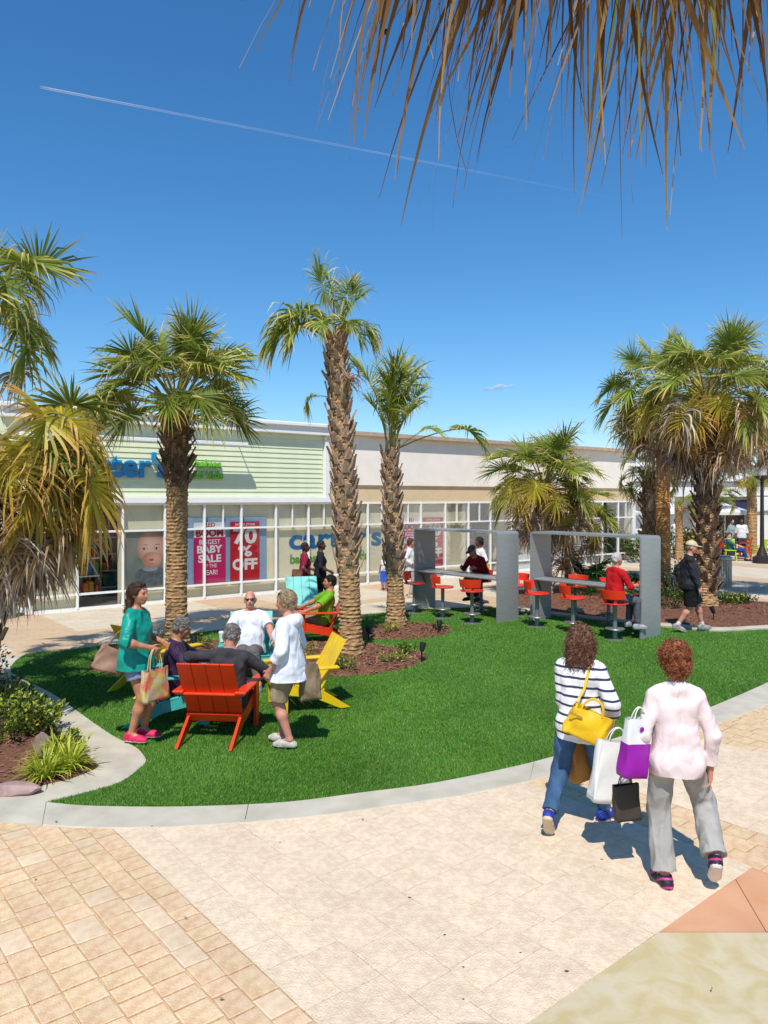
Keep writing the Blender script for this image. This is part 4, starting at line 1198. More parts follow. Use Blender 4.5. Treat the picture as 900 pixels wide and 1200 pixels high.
# store sign
BLUE = M('sign_blue', (30, 140, 200), var=0.04, rough=0.35)
LIME = M('sign_green', (110, 190, 50), var=0.04, rough=0.35)
BLUE_V = M('vinyl_blue', (22, 112, 168), var=0.05, rough=0.5)
LIME_V = M('vinyl_green', (96, 170, 62), var=0.05, rough=0.5)
letters('sign_lettering', "carter's", .84, (-3.66, PY - .03, 3.22), BLUE, store, .035, .022)
letters('sign_lettering', "babies", .30, (-.42, PY - .03, 3.49), LIME, store, .02, .010)
letters('sign_lettering', "and kids", .30, (-.60, PY - .03, 3.20), LIME, store, .02, .010)
letters('window_lettering', "carter's", .80, (2.52, .09, 1.22), BLUE_V, store, .002, .020, width=3.35)
letters('window_lettering', "babies", .36, (2.55, .09, .80), LIME_V, store, .002, .010)
letters('window_lettering', "and kids", .36, (4.15, .09, .80), LIME_V, store, .002, .010)

# ---- prints hung behind the glass
PRED = M('poster_red', (196, 26, 40), var=0.04, rough=0.5)
PPINK = M('poster_magenta', (205, 28, 98), var=0.04, rough=0.5)
PWHITE = M('poster_white', (238, 236, 232), var=0.02, rough=0.5)
PPALE = M('poster_pale_blue', (150, 176, 205), var=0.05, rough=0.5)
def poster(name, x0, x1, z0, z1, label, mat_, y=.045):
    p = Matrix.Rotation(FA, 4, 'Z') @ Vector(((x0 + x1) / 2, y, 0)) + F0
    root = empty(name, (p.x, p.y, z0), FA, label, 'poster')
    MB().box((0, 0, (z1 - z0) / 2), (x1 - x0, .012, z1 - z0)).build('sheet', mat_, root)
    return root
def centered(root, body, size, z, mat_, bold=.012, maxw=None):
    me = text_data(body, size, .0008, bold, mat_, align='CENTER')
    if maxw:
        xs_ = [v.co.x for v in me.vertices]; k = maxw / (max(xs_) - min(xs_)); c_ = (max(xs_) + min(xs_)) / 2
        for v in me.vertices: v.co.x = (v.co.x - c_) * k
    obj('print_lettering', me, root, (0, -.0085, z), (PI / 2, 0, 0))
def boom(x0, x1, lab):
    p = poster('sale_poster', x0, x1, .43, 2.04, lab, PPINK)
    MB().box((0, -.0005, 1.41), (x1 - x0 + .002, .0132, .40)).build('header_band', PWHITE, p)
    centered(p, 'RED', .15, 1.49, PRED, .004, .3); centered(p, 'BOOM', .27, 1.235, PRED, .012, .78)
    centered(p, 'BIGGEST', .17, 1.03, PWHITE, .002, .6); centered(p, 'BABY', .27, .80, PWHITE, .010, .72); centered(p, 'SALE', .27, .55, PWHITE, .010, .66)
    centered(p, 'OF THE', .14, .40, PWHITE, .001, .4); centered(p, 'YEAR!', .18, .21, PWHITE, .003, .44)
def seventy(x0, x1, lab):
    p = poster('sale_poster', x0, x1, .43, 2.04, lab, PRED)
    centered(p, 'ENTIRE STORE', .09, 1.50, PWHITE, .001, .6)
    centered(p, '70', .58, 1.02, PWHITE, .020, .72); centered(p, '%', .40, .66, PWHITE, .016, .42); centered(p, 'OFF', .40, .30, PWHITE, .018, .76)
def pale_panel(x0, x1, lab):
    poster('window_panel', x0, x1, .40, 2.16, lab, PPALE, .078)
pale_panel(-.62, 1.78, 'pale blue backing sheet behind the pink and red sale posters left of the tall palm')
boom(-.39, .51, 'pink and white sale poster left of the red one beside the round-crowned palm')
seventy(.66, 1.54, 'red discount poster between the round-crowned and the tall palm')
boom(6.58, 7.44, 'pink and white sale poster half hidden by the slim palm')
seventy(7.56, 8.44, 'red discount poster right of the slim palm behind the steel arch')
# picture of a baby: flat printed shapes
bp = poster('baby_poster', -2.16, -1.10, .46, 1.84, 'grey window poster with the portrait of a baby', M('print_grey_green', (112, 120, 112), (136, 142, 132), scale=2, rough=.5))
def blob(root, cx, cz, rx, rz, lay, mat_, a0=0, n=28, sq=1.0, nm='print_shape'):
    V = [(cx + rx * math.copysign(abs(math.cos(t)) ** sq, math.cos(t)), -.0068 - .0006 * lay, cz + rz * math.copysign(abs(math.sin(t)) ** sq, math.sin(t))) for t in [2 * PI * k / n + a0 for k in range(n)]]
    obj(nm, mesh_data(nm, V, [tuple(range(n))], mat_), root)
def print_gradient(nm, c1, c2, cx, cz, rad):
    """a printed picture's own modelling: colour running out from a point of the sheet"""
    m = bpy.data.materials.new(nm); m.use_nodes = True; nt = m.node_tree; N = nt.nodes; L = nt.links; b = N['Principled BSDF']
    tc = N.new('ShaderNodeTexCoord'); vd = N.new('ShaderNodeVectorMath'); vd.operation = 'DISTANCE'; vd.inputs[1].default_value = (cx, -.008, cz); L.new(tc.outputs['Object'], vd.inputs[0])
    nz = N.new('ShaderNodeTexNoise'); nz.inputs['Scale'].default_value = 7; L.new(tc.outputs['Object'], nz.inputs['Vector'])
    ad = N.new('ShaderNodeMath'); ad.operation = 'MULTIPLY_ADD'; ad.inputs[1].default_value = .12 * rad; L.new(nz.outputs['Fac'], ad.inputs[0]); L.new(vd.outputs['Value'], ad.inputs[2])
    mr = N.new('ShaderNodeMapRange'); mr.interpolation_type = 'SMOOTHSTEP'; mr.inputs['From Min'].default_value = rad * .25; mr.inputs['From Max'].default_value = rad; L.new(ad.outputs[0], mr.inputs['Value'])
    mx = N.new('ShaderNodeMix'); mx.data_type = 'RGBA'; mx.inputs['A'].default_value = (*lin(c1), 1); mx.inputs['B'].default_value = (*lin(c2), 1); L.new(mr.outputs[0], mx.inputs['Factor'])
    L.new(mx.outputs['Result'], b.inputs['Base Color']); b.inputs['Roughness'].default_value = .5
    return m
SK = print_gradient('print_skin', (232, 186, 160), (170, 112, 88), .10, .98, .52); CHK = print_gradient('print_cheek', (230, 170, 146), (190, 128, 104), .18, .70, .30); SKD = M('print_skin_shade', (176, 116, 92), rough=.5)
SW = M('print_sweater', (112, 118, 122), (84, 90, 96), scale=9, rough=.6)
blob(bp, .10, .22, .42, .24, 1, SW, sq=.6); blob(bp, .36, .18, .165, .17, 2, SW, sq=.7); blob(bp, .08, .44, .2, .07, 2, M('print_collar', (150, 156, 160), rough=.6))
blob(bp, .10, .98, .37, .395, 3, SK, sq=.86); blob(bp, .12, .66, .25, .20, 4, CHK, sq=.9)
for ex, rw in ((-.07, .062), (.25, .068)):
    blob(bp, ex, .945, rw + .012, .036, 4.6, SKD); blob(bp, ex, .942, rw, .026, 5, M('print_eye_white', (214, 208, 204), rough=.5)); blob(bp, ex - .016, .944, .029, .027, 6, M('print_iris', (52, 60, 76), rough=.4)); blob(bp, ex - .016, .944, .014, .014, 6.6, M('print_pupil', (18, 18, 22), rough=.4)); blob(bp, ex + .01, 1.045, .075, .010, 5, SKD)
blob(bp, .085, .795, .052, .022, 5, SKD); blob(bp, .09, .81, .034, .028, 5.5, CHK); blob(bp, .10, .672, .068, .016, 5, M('print_lips', (178, 88, 82), rough=.4)); blob(bp, .10, .650, .05, .018, 5.2, M('print_lips', (178, 88, 82), rough=.4)); blob(bp, .10, .56, .07, .010, 5, SKD)
# goods inside the open bays
def shelf_unit(x, y, n, label, seed, w=.9):
    p = Matrix.Rotation(FA, 4, 'Z') @ Vector((x, y, 0)) + F0
    root = empty('shelf_unit', (p.x, p.y, .02), FA, label, 'shelf')
    MB().box((-w / 2, 0, .95), (.04, .4, 1.9)).build('side_panel', INNER, root); MB().box((w / 2, 0, .95), (.04, .4, 1.9)).build('side_panel', INNER, root)
    rr = random.Random(seed)
    cols = [(190, 60, 50), (210, 160, 60), (60, 110, 150), (220, 210, 200), (150, 50, 80), (90, 140, 80), (230, 120, 60)]
    for k in range(4):
        z = .25 + k * .45
        MB().box((0, 0, z), (w - .05, .4, .03)).build('shelf', WHITE, root)
        xx = -w / 2 + .08
        while xx < w / 2 - .12:
            ww = rr.uniform(.08, .18); hh = rr.uniform(.12, .34); c = rr.choice(cols)
            MB().box((xx + ww / 2, rr.uniform(-.05, 0), z + .017 + hh / 2), (ww, .26, hh), bevel=.02).build('folded_goods', M('goods_%d_%d_%d' % c, c, var=.2, rough=.8), root); xx += ww + .02
shelf_unit(-3.0, 1.0, 4, 'store shelf of folded clothes in the dim window left of the baby poster', 1)
shelf_unit(-2.2, 2.2, 4, 'store shelf of red and yellow goods deeper inside the same window', 2)
shelf_unit(10.3, 1.2, 4, 'store shelf behind the glass above the steel arches', 3)
for k, x in enumerate((16.6, 17.7, 18.7)):
    shelf_unit(x, .9 + .2 * k, 4, ('store shelf in the first window left of the white hanging sign', 'store shelf in the middle window near the far store corner', 'store shelf in the last window at the far store corner')[k], 6 + k)

# ------------------------------------------------------------------ white shops across the plaza, at the right
WSTUC = M('white_stucco', (226, 226, 224), (216, 216, 214), rough=0.8, scale=1.5)
NAVY = M('navy_awning_cloth', (28, 32, 62), var=.1, rough=.8)
DGL = M('dark_far_window', (46, 52, 58), (70, 74, 76), rough=.15, scale=.8)
far = empty('shop_row', (0, 0, 0), 0, 'white far shop row with navy awnings beyond the cafe umbrellas', 'building')
def fbox(name, x0, x1, y0, y1, z0, z1, mat_): return MB().box(((x0 + x1) / 2, (y0 + y1) / 2, (z0 + z1) / 2), (x1 - x0, y1 - y0, z1 - z0)).build(name, mat_, far)
FY = 42.0
fbox('wall', 14, 60, FY + 1.2, FY + 14, 0, 4.3, WSTUC)
fbox('parapet', 13.7, 60, FY - .2, FY + 1.4, 3.6, 4.5, WSTUC)
fbox('cornice', 13.4, 60, FY - .45, FY + 1.6, 4.44, 4.66, WHITE)
fbox('frieze', 14, 60, FY, FY + 1.25, 2.75, 3.55, WSTUC)
for x in (18.0, 21.3, 24.6, 28, 32):
    fbox('column', x - .35, x + .35, FY, FY + .7, 0, 2.8, WSTUC)
for x0, x1 in ((18.5, 20.8), (21.8, 24.1), (25.1, 27.5), (28.5, 31.5)):
    o = MB().prism([(FY - .7, 1.75), (FY - .68, 1.72), (FY + .3, 2.45), (FY + .3, 2.55)], 'x', x0, x1).build('awning', NAVY, far)
    fbox('window', x0, x1, FY + 1.12, FY + 1.19, .2, 2.4, DGL)
    fbox('window_frame', (x0 + x1) / 2 - .04, (x0 + x1) / 2 + .04, FY + 1.04, FY + 1.11, .2, 2.4, WHITE)
side = empty('shop_block', (0, 0, 0), 0, 'white shop block seen between the cream store and the palm trunks', 'building')
o = MB().box((22.5, 58, 2.4), (30, 10, 4.8)).build('wall', WSTUC, side)
MB().box((22.5, 52.9, 4.7), (30.6, .6, .5)).build('cornice', WHITE, side)
for x in (10.5, 14, 17.5): MB().box((x, 52.96, 1.3), (2.4, .06, 2.2)).build('window', DGL, side)
# hanging white sign at the far corner of the store
p = Matrix.Rotation(FA, 4, 'Z') @ Vector((19.6, -.9, 0)) + F0
hs_ = empty('hanging_sign', (p.x, p.y, 2.0), 0, 'white hanging sign with blurred blue lettering at the far store corner', 'sign')
MB().box((.25, 0, .36), (.95, .06, .72), bevel=.02).build('board', WHITE, hs_)
MB().bar((-.1, .1, .9), (.7, .1, .9), .04, .04).build('bracket', STEELD, hs_)
for k in range(5): MB().box((-.02 + k * .13, -.034, .34), (.09, .006, .16 + .05 * (k % 2))).build('blurred_mark', M('sign_mark_blue', (90, 116, 160), rough=.6), hs_)

# ------------------------------------------------------------------ steel arches with tables, and stools
RED = M('red_powder_coat', (234, 58, 28), (220, 48, 20), rough=0.42, scale=5, coat=.2, speck=((150, 30, 14), 60, .22, .35))
REDP = M('orange_red_rim', (232, 70, 30), var=.05, rough=0.4)
def arch(corner, label):
    """bent steel sheet arch; its origin is the near corner of the right post, x along E2 (the sheet's width), y along E1"""
    root = empty('steel_arch', (corner[0], corner[1], 0), math.atan2(E2.y, E2.x), label, 'steel frame')
    W, Ln, Ht, th, rc = .68, 2.68, 1.96, .04, .065
    def path(o):
        pts = [(o, -.05)]
        for k in range(7):
            a = PI - k * PI / 12
            pts.append((rc + (rc - o) * math.cos(a), Ht - rc + (rc - o) * math.sin(a)))
        for k in range(7):
            a = PI / 2 - k * PI / 12
            pts.append((Ln - rc + (rc - o) * math.cos(a), Ht - rc + (rc - o) * math.sin(a)))
        pts.append((Ln - o, -.05)); return pts
    A, B = path(0), path(th); n = len(A)
    mb = MB(); V = []
    for (y, z) in A: V += [(0, y, z), (W, y, z)]
    for (y, z) in B: V += [(0, y, z), (W, y, z)]
    Fs = []
    m = 2 * n
    for i in range(n - 1):
        a, b = 2 * i, 2 * i + 2
        Fs += [(a, a + 1, b + 1, b), (m + a, m + b, m + b + 1, m + a + 1), (a, b, m + b, m + a), (a + 1, m + a + 1, m + b + 1, b + 1)]
    Fs += [(0, m, m + 1, 1), (2 * n - 2, 2 * n - 1, m + 2 * n - 1, m + 2 * n - 2)]
    me = mesh_data('arch_sheet', V, Fs, STEEL, smooth=True)
    bm = bmesh.new(); bm.from_mesh(me); bmesh.ops.recalc_face_normals(bm, faces=bm.faces); bm.to_mesh(me); bm.free()
    o = obj('arch_sheet', me, root)
    try: o.data.set_sharp_from_angle(angle=R(40))
    except Exception: pass
    MB().box((W / 2, Ln / 2, .93), (.56, Ln - .1, .05), bevel=.012).build('table_top', STEEL, root)
    for y in (.06, Ln - .06):
        MB().prism([(.2, .905), (.48, .905), (.34, .62)], 'y', y - .012, y + .012).build('bracket', STEELD, root)
    return root
archB = arch((4.88, 14.15), 'steel arch with a table nearest the lawn edge and the man in red')
archA = arch((2.43, 15.96), 'steel arch with a table farther left, beside the slim palm')
def make_stool():
    root = empty('swivel_stool')
    MB().lathe([(.165, 0), (.17, .012), (.06, .03), (.04, .05)], 24).build('base_plate', STEELD, root, True)
    MB().lathe([(.038, .03), (.034, .3), (.034, .63), (.06, .67)], 16).build('post', STEELD, root, True)
    MB().lathe([(.035, .20), (.15, .205), (.155, .215), (.15, .225), (.035, .235)], 22).build('foot_ring', STEELD, root, True)
    MB().lathe([(.06, .665), (.20, .672), (.215, .685), (.21, .70), (.18, .698), (.05, .692)], 28).build('seat', RED, root, True)
    mb = MB(); V = []; n = 14
    for k in range(n + 1):
        a = R(200) + R(140) * k / n
        for rad, z in ((.220, .775), (.240, .935), (.227, .937), (.208, .775)):
            V.append((rad * math.cos(a), rad * math.sin(a), z))
    Fs = [(0, 3, 2, 1), (n * 4, n * 4 + 1, n * 4 + 2, n * 4 + 3)]
    for k in range(n):
        for q in range(4):
            Fs.append((k * 4 + q, k * 4 + (q + 1) % 4, k * 4 + 4 + (q + 1) % 4, k * 4 + 4 + q))
    mb.add(V, Fs).build('backrest', RED, root, True)
    for a in (240, 300):
        c, s_ = math.cos(R(a)), math.sin(R(a))
        MB().bar((.17 * c, .17 * s_, .685), (.215 * c, .215 * s_, .80), .05, .012, up=(c, s_, 0)).build('back_support', REDP, root)
    return root
stool0 = make_stool(); used = [False]
# yaw: the stool faces local +y; near side stools face E2, far side ones face -E2
YN = math.atan2(E2.y, E2.x) - PI / 2
def stool(loc, yaw, label):
    s = stool0 if not used[0] else copy_tree(stool0)
    used[0] = True
    s.location = (loc[0], loc[1], 0.0); s.rotation_euler = (0, 0, yaw); s.scale = (1.18, 1.18, 1.03)
    tag(s, label, 'stool', 'red stools along the steel tables')
    return s
def at_table(root, u, v):
    p = root.matrix_basis @ Vector((u, v, 0)) if False else Vector((root.location.x + E2.x * u + E1.x * v, root.location.y + E2.y * u + E1.y * v, 0))
    return p
NEAR, FARS = -.42, 1.10
B_NEAR = [at_table(archB, NEAR, .30), at_table(archB, NEAR, 1.25), at_table(archB, NEAR, 2.15)]
stool(B_NEAR[0], YN + .1, 'red stool under the seated man in red')
stool(B_NEAR[1], YN - .75, 'red stool left of the seated man in red')
stool(B_NEAR[2], YN - 1.0, 'red stool beside the left post of the nearer steel arch')
stool(at_table(archB, FARS, .55), YN + PI, 'red stool across the table from the man in red')
stool(at_table(archB, FARS, 1.45), YN + PI + .2, 'red stool on the far side, middle of the nearer table')
stool(at_table(archB, FARS, 2.3), YN + PI, 'red stool on the far side, left end of the nearer table')
stool(at_table(archA, NEAR, .35), YN + .3, 'red stool right-hand in front of the farther table')
stool(at_table(archA, NEAR, 1.25), YN - .6, 'red stool in the middle in front of the farther table')
stool(at_table(archA, NEAR, 2.2), YN - .8, 'red stool nearest the slim palm')
stool(at_table(archA, FARS, .4), YN + PI, 'red stool on the far side, right end of the farther table')
A_SEAT = at_table(archA, FARS, 1.5)
stool(A_SEAT, YN + PI, 'red stool under the man with the grey cap')

# ------------------------------------------------------------------ lawn chairs
def plastic(nm, c): return M('chair_' + nm, c, tuple(int(v * .93) for v in c), rough=0.42, scale=3, spec=.4, bump=.05, bscale=120, patch=.10, pscale=4.0)
CH_ORANGE = plastic('orange', (224, 62, 20)); CH_TEAL = plastic('teal', (66, 176, 170)); CH_YELL = plastic('yellow', (236, 196, 20)); CH_AQUA = plastic('aqua', (120, 206, 196))
def lawn_chair(loc, yaw, mat_, label, scale=1.0):
    """slatted low lounge chair, facing local +y"""
    root = empty('lawn_chair', (loc[0], loc[1], 0.03), yaw, label, 'chair', 'low slatted lawn chairs')
    root.scale = (scale,) * 3
    for sx in (-1, 1):
        x = sx * .30
        MB().prism([(.40, .40), (.40, .27), (-.14, .15), (-.46, 0), (-.60, 0), (-.20, .27)], 'x', x - .016, x + .016).build('side_rail', mat_, root)
        MB().prism([(.27, 0), (.39, 0), (.40, .555), (.26, .555)], 'x', x + sx * .018, x + sx * .050).build('leg', mat_, root)
        MB().box((sx * .355, .02, .569), (.125, .88, .026), bevel=.006).build('armrest', mat_, root)
    for k in range(5):
        t = k / 4; y = .36 - t * .50; z = .405 - t * .125
        MB().box((0, y, z), (.64, .112, .022), Matrix.Rotation(.245, 3, 'X'), bevel=.004).build('seat_slat', mat_, root)
    tl = R(29)
    for k in range(4):
        x = -.243 + k * .162
        MB().box((x, -.17 - math.sin(tl) * .37, .25 + math.cos(tl) * .37), (.157, .022, .78), Matrix.Rotation(tl, 3, 'X'), bevel=.005).build('back_slat', mat_, root)
    MB().box((0, -.375, .545), (.80, .05, .024), bevel=.004).build('back_rail', mat_, root)
    MB().box((0, -.205, .24), (.64, .024, .10), Matrix.Rotation(tl, 3, 'X')).build('cross_rail', mat_, root)
    MB().box((0, .405, .345), (.60, .022, .11)).build('seat_apron', mat_, root)
    return root
def yaw_to(dx, dy): return math.atan2(dy, dx) - PI / 2
# (position, facing direction)
C_OR1 = (G(243, 876)[0] + .05, G(243, 876)[1] + .42)
CY_OR1 = yaw_to(.10, 1)
lawn_chair(C_OR1, CY_OR1, CH_ORANGE, 'orange chair seen from behind, with a man in a dark grey jacket', .98)
C_TL1 = (-2.50, 9.05); CY_TL1 = yaw_to(.97, .18)
lawn_chair(C_TL1, CY_TL1, CH_TEAL, 'teal chair in side view under the man in the purple jacket')
C_TL2 = (-1.98, 11.0); CY_TL2 = yaw_to(.12, -1)
lawn_chair(C_TL2, CY_TL2, CH_TEAL, 'teal chair facing the viewer under the man in the white shirt')
C_YE1 = (-1.06, 9.6); CY_YE1 = yaw_to(-.92, -.34)
lawn_chair(C_YE1, CY_YE1, CH_YELL, 'empty bright yellow chair behind the woman in white', .94)
C_YE2 = (-3.2, 10.56); CY_YE2 = yaw_to(.6, .8)
lawn_chair(C_YE2, CY_YE2, CH_YELL, 'yellow chair mostly hidden behind the woman in teal')
C_OR2 = (-1.22, 13.9); CY_OR2 = yaw_to(-1, -.15)
lawn_chair(C_OR2, CY_OR2, CH_ORANGE, 'orange chair under the man in green, half behind the tall palm')
C_AQ = (-1.66, 15.6); CY_AQ = yaw_to(.25, -1)
lawn_chair(C_AQ, CY_AQ, CH_AQUA, 'pale aqua chair back behind the man in green', 1.05)
# paper cup on the teal armrest
cp = empty('paper_cup', (-2.33, 10.72, .63), 0, 'white lidded paper cup on the teal armrest', 'cup')
MB().lathe([(.028, 0), (.042, .12)], 16).build('cup_body', M('cup_white', (232, 230, 224), rough=.5), cp, True)
MB().lathe([(.045, .12), (.045, .135), (.036, .15)], 16).build('lid', M('cup_lid', (220, 222, 224), rough=.3), cp, True)

# ------------------------------------------------------------------ path lights, bins, lamp post
for i, (px, py, h, lab) in enumerate([(494, 777, .30, 'black path light at the right tip of the tall palm bed'), (514, 745, .26, 'black path light at the tip of the slim palm bed'),
                                      (227, 770, .30, 'black path light right of the round-crowned palm'), (432, 752, .24, 'black path light between the tall and slim palms'), (836, 731, .34, 'black spotlight in the right mulch bed')]):
    x, y = G(px, py)
    pl = empty('path_light', (x, y, .03), .4 * i, lab, 'garden light', 'black garden lights in the mulch')
    MB().tube([(0, 0, 0), (0, 0, h * .6)], .012, 8).build('stake', DARK, pl)
    MB().tube([(0, -.02, h * .55), (.01, .0, h * .7), (.03, .03, h)], [.03, .045, .05], 12).build('lamp_head', DARK, pl, True)
def bin_(loc, label, r=.27, h=.95):
    root = empty('litter_bin', (loc[0], loc[1], 0), 0, label, 'litter bin')
    MB().lathe([(r * .9, .02), (r * .9, h * .88)], 24).build('liner', STEELD, root, True)
    sl = MB().box((0, 0, 0), (.035, .014, h * .84)).data('slat', STEEL)
    for k in range(26):
        a = 2 * PI * k / 26
        obj('slat', sl, root, (r * math.cos(a), r * math.sin(a), h * .46), (0, 0, a + PI / 2))
    MB().lathe([(r * 1.06, h * .88), (r * 1.08, h * .90), (r * 1.08, h * .95), (r * .8, h)], 24).build('lid', STEEL, root, True)
    MB().lathe([(r * 1.04, 0), (r * 1.04, .05)], 24).build('base_ring', STEELD, root, True)
    return root
bin_(G(846, 688), 'round grey litter bin behind the shaggy palm')
bin_(G(6, 724), 'grey slatted litter bin at the left edge before the store', r=.22, h=.92)
x, y = G(893, 660)
lp = empty('lamp_post', (x, y, 0), 0, 'dark lamp post at the right edge', 'lamp post')
LM = M('bronze_paint', (44, 38, 34), var=.1, rough=.5)
MB().lathe([(.36, 0), (.36, .25), (.22, .32), (.12, .6), (.09, .7)], 18).build('base', LM, lp, True)
MB().tube([(0, 0, .6), (0, 0, 3.4)], [.085, .065], 12).build('pole', LM, lp, True)
MB().lathe([(.07, 3.38), (.30, 3.55), (.30, 3.6), (.1, 3.62)], 16).build('collar', LM, lp, True)
MB().lathe([(.2, 3.6), (.27, 3.95), (.25, 3.97)], 12).build('lantern_glass', M('lantern_glass', (210, 214, 216), rough=.2), lp, True)
MB().lathe([(.32, 3.95), (.26, 4.08), (.05, 4.22), (.02, 4.4)], 16).build('cap', LM, lp, True)

# ------------------------------------------------------------------ cafe corner far right
UMB = M('umbrella_cloth', (232, 230, 226), var=.03, rough=.8, transl=.2)
def umbrella(loc, label, r=1.5):
    root = empty('cafe_umbrella', (loc[0], loc[1], 0), .3, label, 'umbrella', 'white cafe umbrellas')
    MB().tube([(0, 0, 0), (0, 0, 2.35)], .03, 8).build('pole', STEELD, root)
    MB().lathe([(.35, 0), (.35, .08), (.05, .1)], 16).build('base', DARK, root)
    V = [(0, 0, 2.45)]; Fs = []
    for k in range(8):
        a = 2 * PI * k / 8; V.append((r * math.cos(a), r * math.sin(a), 1.98))
    for k in range(8): V.append((V[1 + k][0] * 1.0, V[1 + k][1] * 1.0, 1.84))
    for k in range(8):
        k2 = (k + 1) % 8; Fs += [(0, 1 + k, 1 + k2), (1 + k, 9 + k, 9 + k2, 1 + k2)]
    obj('canopy', mesh_data('canopy', V, Fs, UMB), root)
for (x, y, lab) in [(17.2, 38, 'white cafe umbrella left of the far palm'), (20.0, 37, 'white cafe umbrella in front of the navy awnings'), (11.2, 37, 'white cafe umbrella glimpsed between the palm trunks'), (22.5, 39.5, 'white cafe umbrella at the right edge behind the lamp post')]:
    umbrella((x, y), lab)
CH_RED = plastic('red', (214, 50, 30)); CH_LIME = plastic('lime', (190, 206, 30)); CH_BLUE = plastic('teal_far', (40, 120, 130))
def cafe_chair(loc, yaw, mat_, label):
    root = empty('cafe_chair', (loc[0], loc[1], 0), yaw, label, 'chair', 'coloured cafe chairs by the far shops')
    for sx in (-1, 1):
        for y in (-.2, .22):
            MB().bar((sx * .21, y, 0), (sx * .18, y * .8, .44), .035, .035).build('leg', mat_, root)
        MB().box((sx * .25, .0, .64), (.05, .42, .03)).build('armrest', mat_, root)
    MB().box((0, 0, .45), (.46, .46, .04), bevel=.01).build('seat', mat_, root)
    for k in range(3): MB().box((-.14 + k * .14, -.25, .70), (.12, .03, .46), Matrix.Rotation(.2, 3, 'X')).build('back_slat', mat_, root)
for i, (px, py, yw, mt, lab) in enumerate([(838, 655, .2, CH_RED, 'red cafe chair nearest the litter bin'), (832, 648, 2.0, CH_RED, 'red cafe chair behind the bin, touching the shaggy trunk'), (873, 653, 1.0, CH_RED, 'red cafe chair right of the person in blue'), (880, 647, 2.5, CH_RED, 'red cafe chair behind the first red one on the right'),
                                           (889, 657, .4, CH_LIME, 'lime cafe chair beside the lamp post'), (856, 657, 2.8, CH_LIME, 'lime cafe chair under the person in blue'), (897, 649, 1.2, CH_BLUE, 'teal cafe chair at the right edge'), (848, 647, .8, CH_LIME, 'lime cafe chair behind the bin'),
                                           (800, 650, .5, CH_RED, 'red cafe chair seen between the palm trunks'), (809, 652, 2, CH_LIME, 'lime cafe chair seen between the palm trunks'), (804, 645, 2, CH_RED, 'farther red cafe chair seen between the palm trunks')]):
    cafe_chair(G(px, py), yw, mt, lab)

# ------------------------------------------------------------------ far green and sky traces
FARL = leaf_material('far_leaf', (62, 86, 40), (104, 120, 56), tip_at=(.3, 1.2), transl=.2, objvar=.2)
for i, (x, y, r, h, lab) in enumerate([(13, 34, 1.6, 1.6, 'green shrub mass behind the orange-brown trunk'), (10.8, 31, 1.0, 1.3, 'green shrub by the far store corner'), (15.5, 36, 1.4, 1.3, 'green shrub left of the cafe chairs'), (21.3, 36.5, .8, .9, 'small shrub below the navy awnings')]):
    shrub((x, y), r, h, lab, n=700, leaf=.2, mats=[FARL, LEAF_A], group='shrubs near the far shops', seed=120 + i, z0=0)
def vapour_material(name, dens, sc):
    m = bpy.data.materials.new(name); m.use_nodes = True; nt = m.node_tree; N = nt.nodes; L = nt.links
    b = N['Principled BSDF']; b.inputs['Base Color'].default_value = (.9, .9, .92, 1); b.inputs['Roughness'].default_value = 1; b.inputs['Specular IOR Level'].default_value = 0
    tr = N.new('ShaderNodeBsdfTransparent'); at = N.new('ShaderNodeAttribute'); at.attribute_name = 'veil'
    tc = N.new('ShaderNodeTexCoord'); nz = N.new('ShaderNodeTexNoise'); nz.inputs['Scale'].default_value = sc; nz.inputs['Detail'].default_value = 7; L.new(tc.outputs['Object'], nz.inputs['Vector'])
    mr = N.new('ShaderNodeMapRange'); mr.inputs['From Min'].default_value = .38 if 'cloud' in name else .1; mr.inputs['From Max'].default_value = .68; L.new(nz.outputs['Fac'], mr.inputs['Value'])
    mu = N.new('ShaderNodeMath'); mu.operation = 'MULTIPLY'; L.new(mr.outputs[0], mu.inputs[0]); L.new(at.outputs['Fac'], mu.inputs[1])
    m2 = N.new('ShaderNodeMath'); m2.operation = 'MULTIPLY'; m2.inputs[1].default_value = dens; L.new(mu.outputs[0], m2.inputs[0])
    tl = N.new('ShaderNodeBsdfTranslucent'); tl.inputs[0].default_value = (.95, .95, .97, 1)
    mm = N.new('ShaderNodeMixShader'); mm.inputs[0].default_value = .5; L.new(b.outputs[0], mm.inputs[1]); L.new(tl.outputs[0], mm.inputs[2])
    ms = N.new('ShaderNodeMixShader'); L.new(m2.outputs[0], ms.inputs[0]); L.new(tr.outputs[0], ms.inputs[1]); L.new(mm.outputs[0], ms.inputs[2])
    L.new(ms.outputs[0], N['Material Output'].inputs['Surface'])
    return m
def sky_point(px, py, d): return Vector(((px - 450) / FOC * d, d, CAM_H + (HOR - py) / FOC * d))
# vapour trail high above: a thin round wisp, densest at its old end
a_, b_ = sky_point(47, 102, 6000), sky_point(735, 235, 6900)
V = []; Fs = []; VE = []; n = 60
ax = (b_ - a_).normalized(); s1 = ax.cross(Vector((0, 0, 1))).normalized(); s2 = ax.cross(s1)
for i in range(n + 1):
    t = i / n; c = a_.lerp(b_, t) + s2 * math.sin(t * 3) * 4
    rad = 10 * (1 - .3 * t)
    for k in range(8):
        q = 2 * PI * k / 8; V.append(c + (s1 * math.cos(q) + s2 * math.sin(q)) * rad); VE.append((1 - t) ** 1.2 * min(1, t * 40 + .4))
for i in range(n):
    for k in range(8): Fs.append((i * 8 + k, i * 8 + (k + 1) % 8, i * 8 + 8 + (k + 1) % 8, i * 8 + 8 + k))
vt = obj('vapour_trail', mesh_data('vapour_trail', V, Fs, vapour_material('vapour', .34, .0007), smooth=True, attr={'veil': VE}))
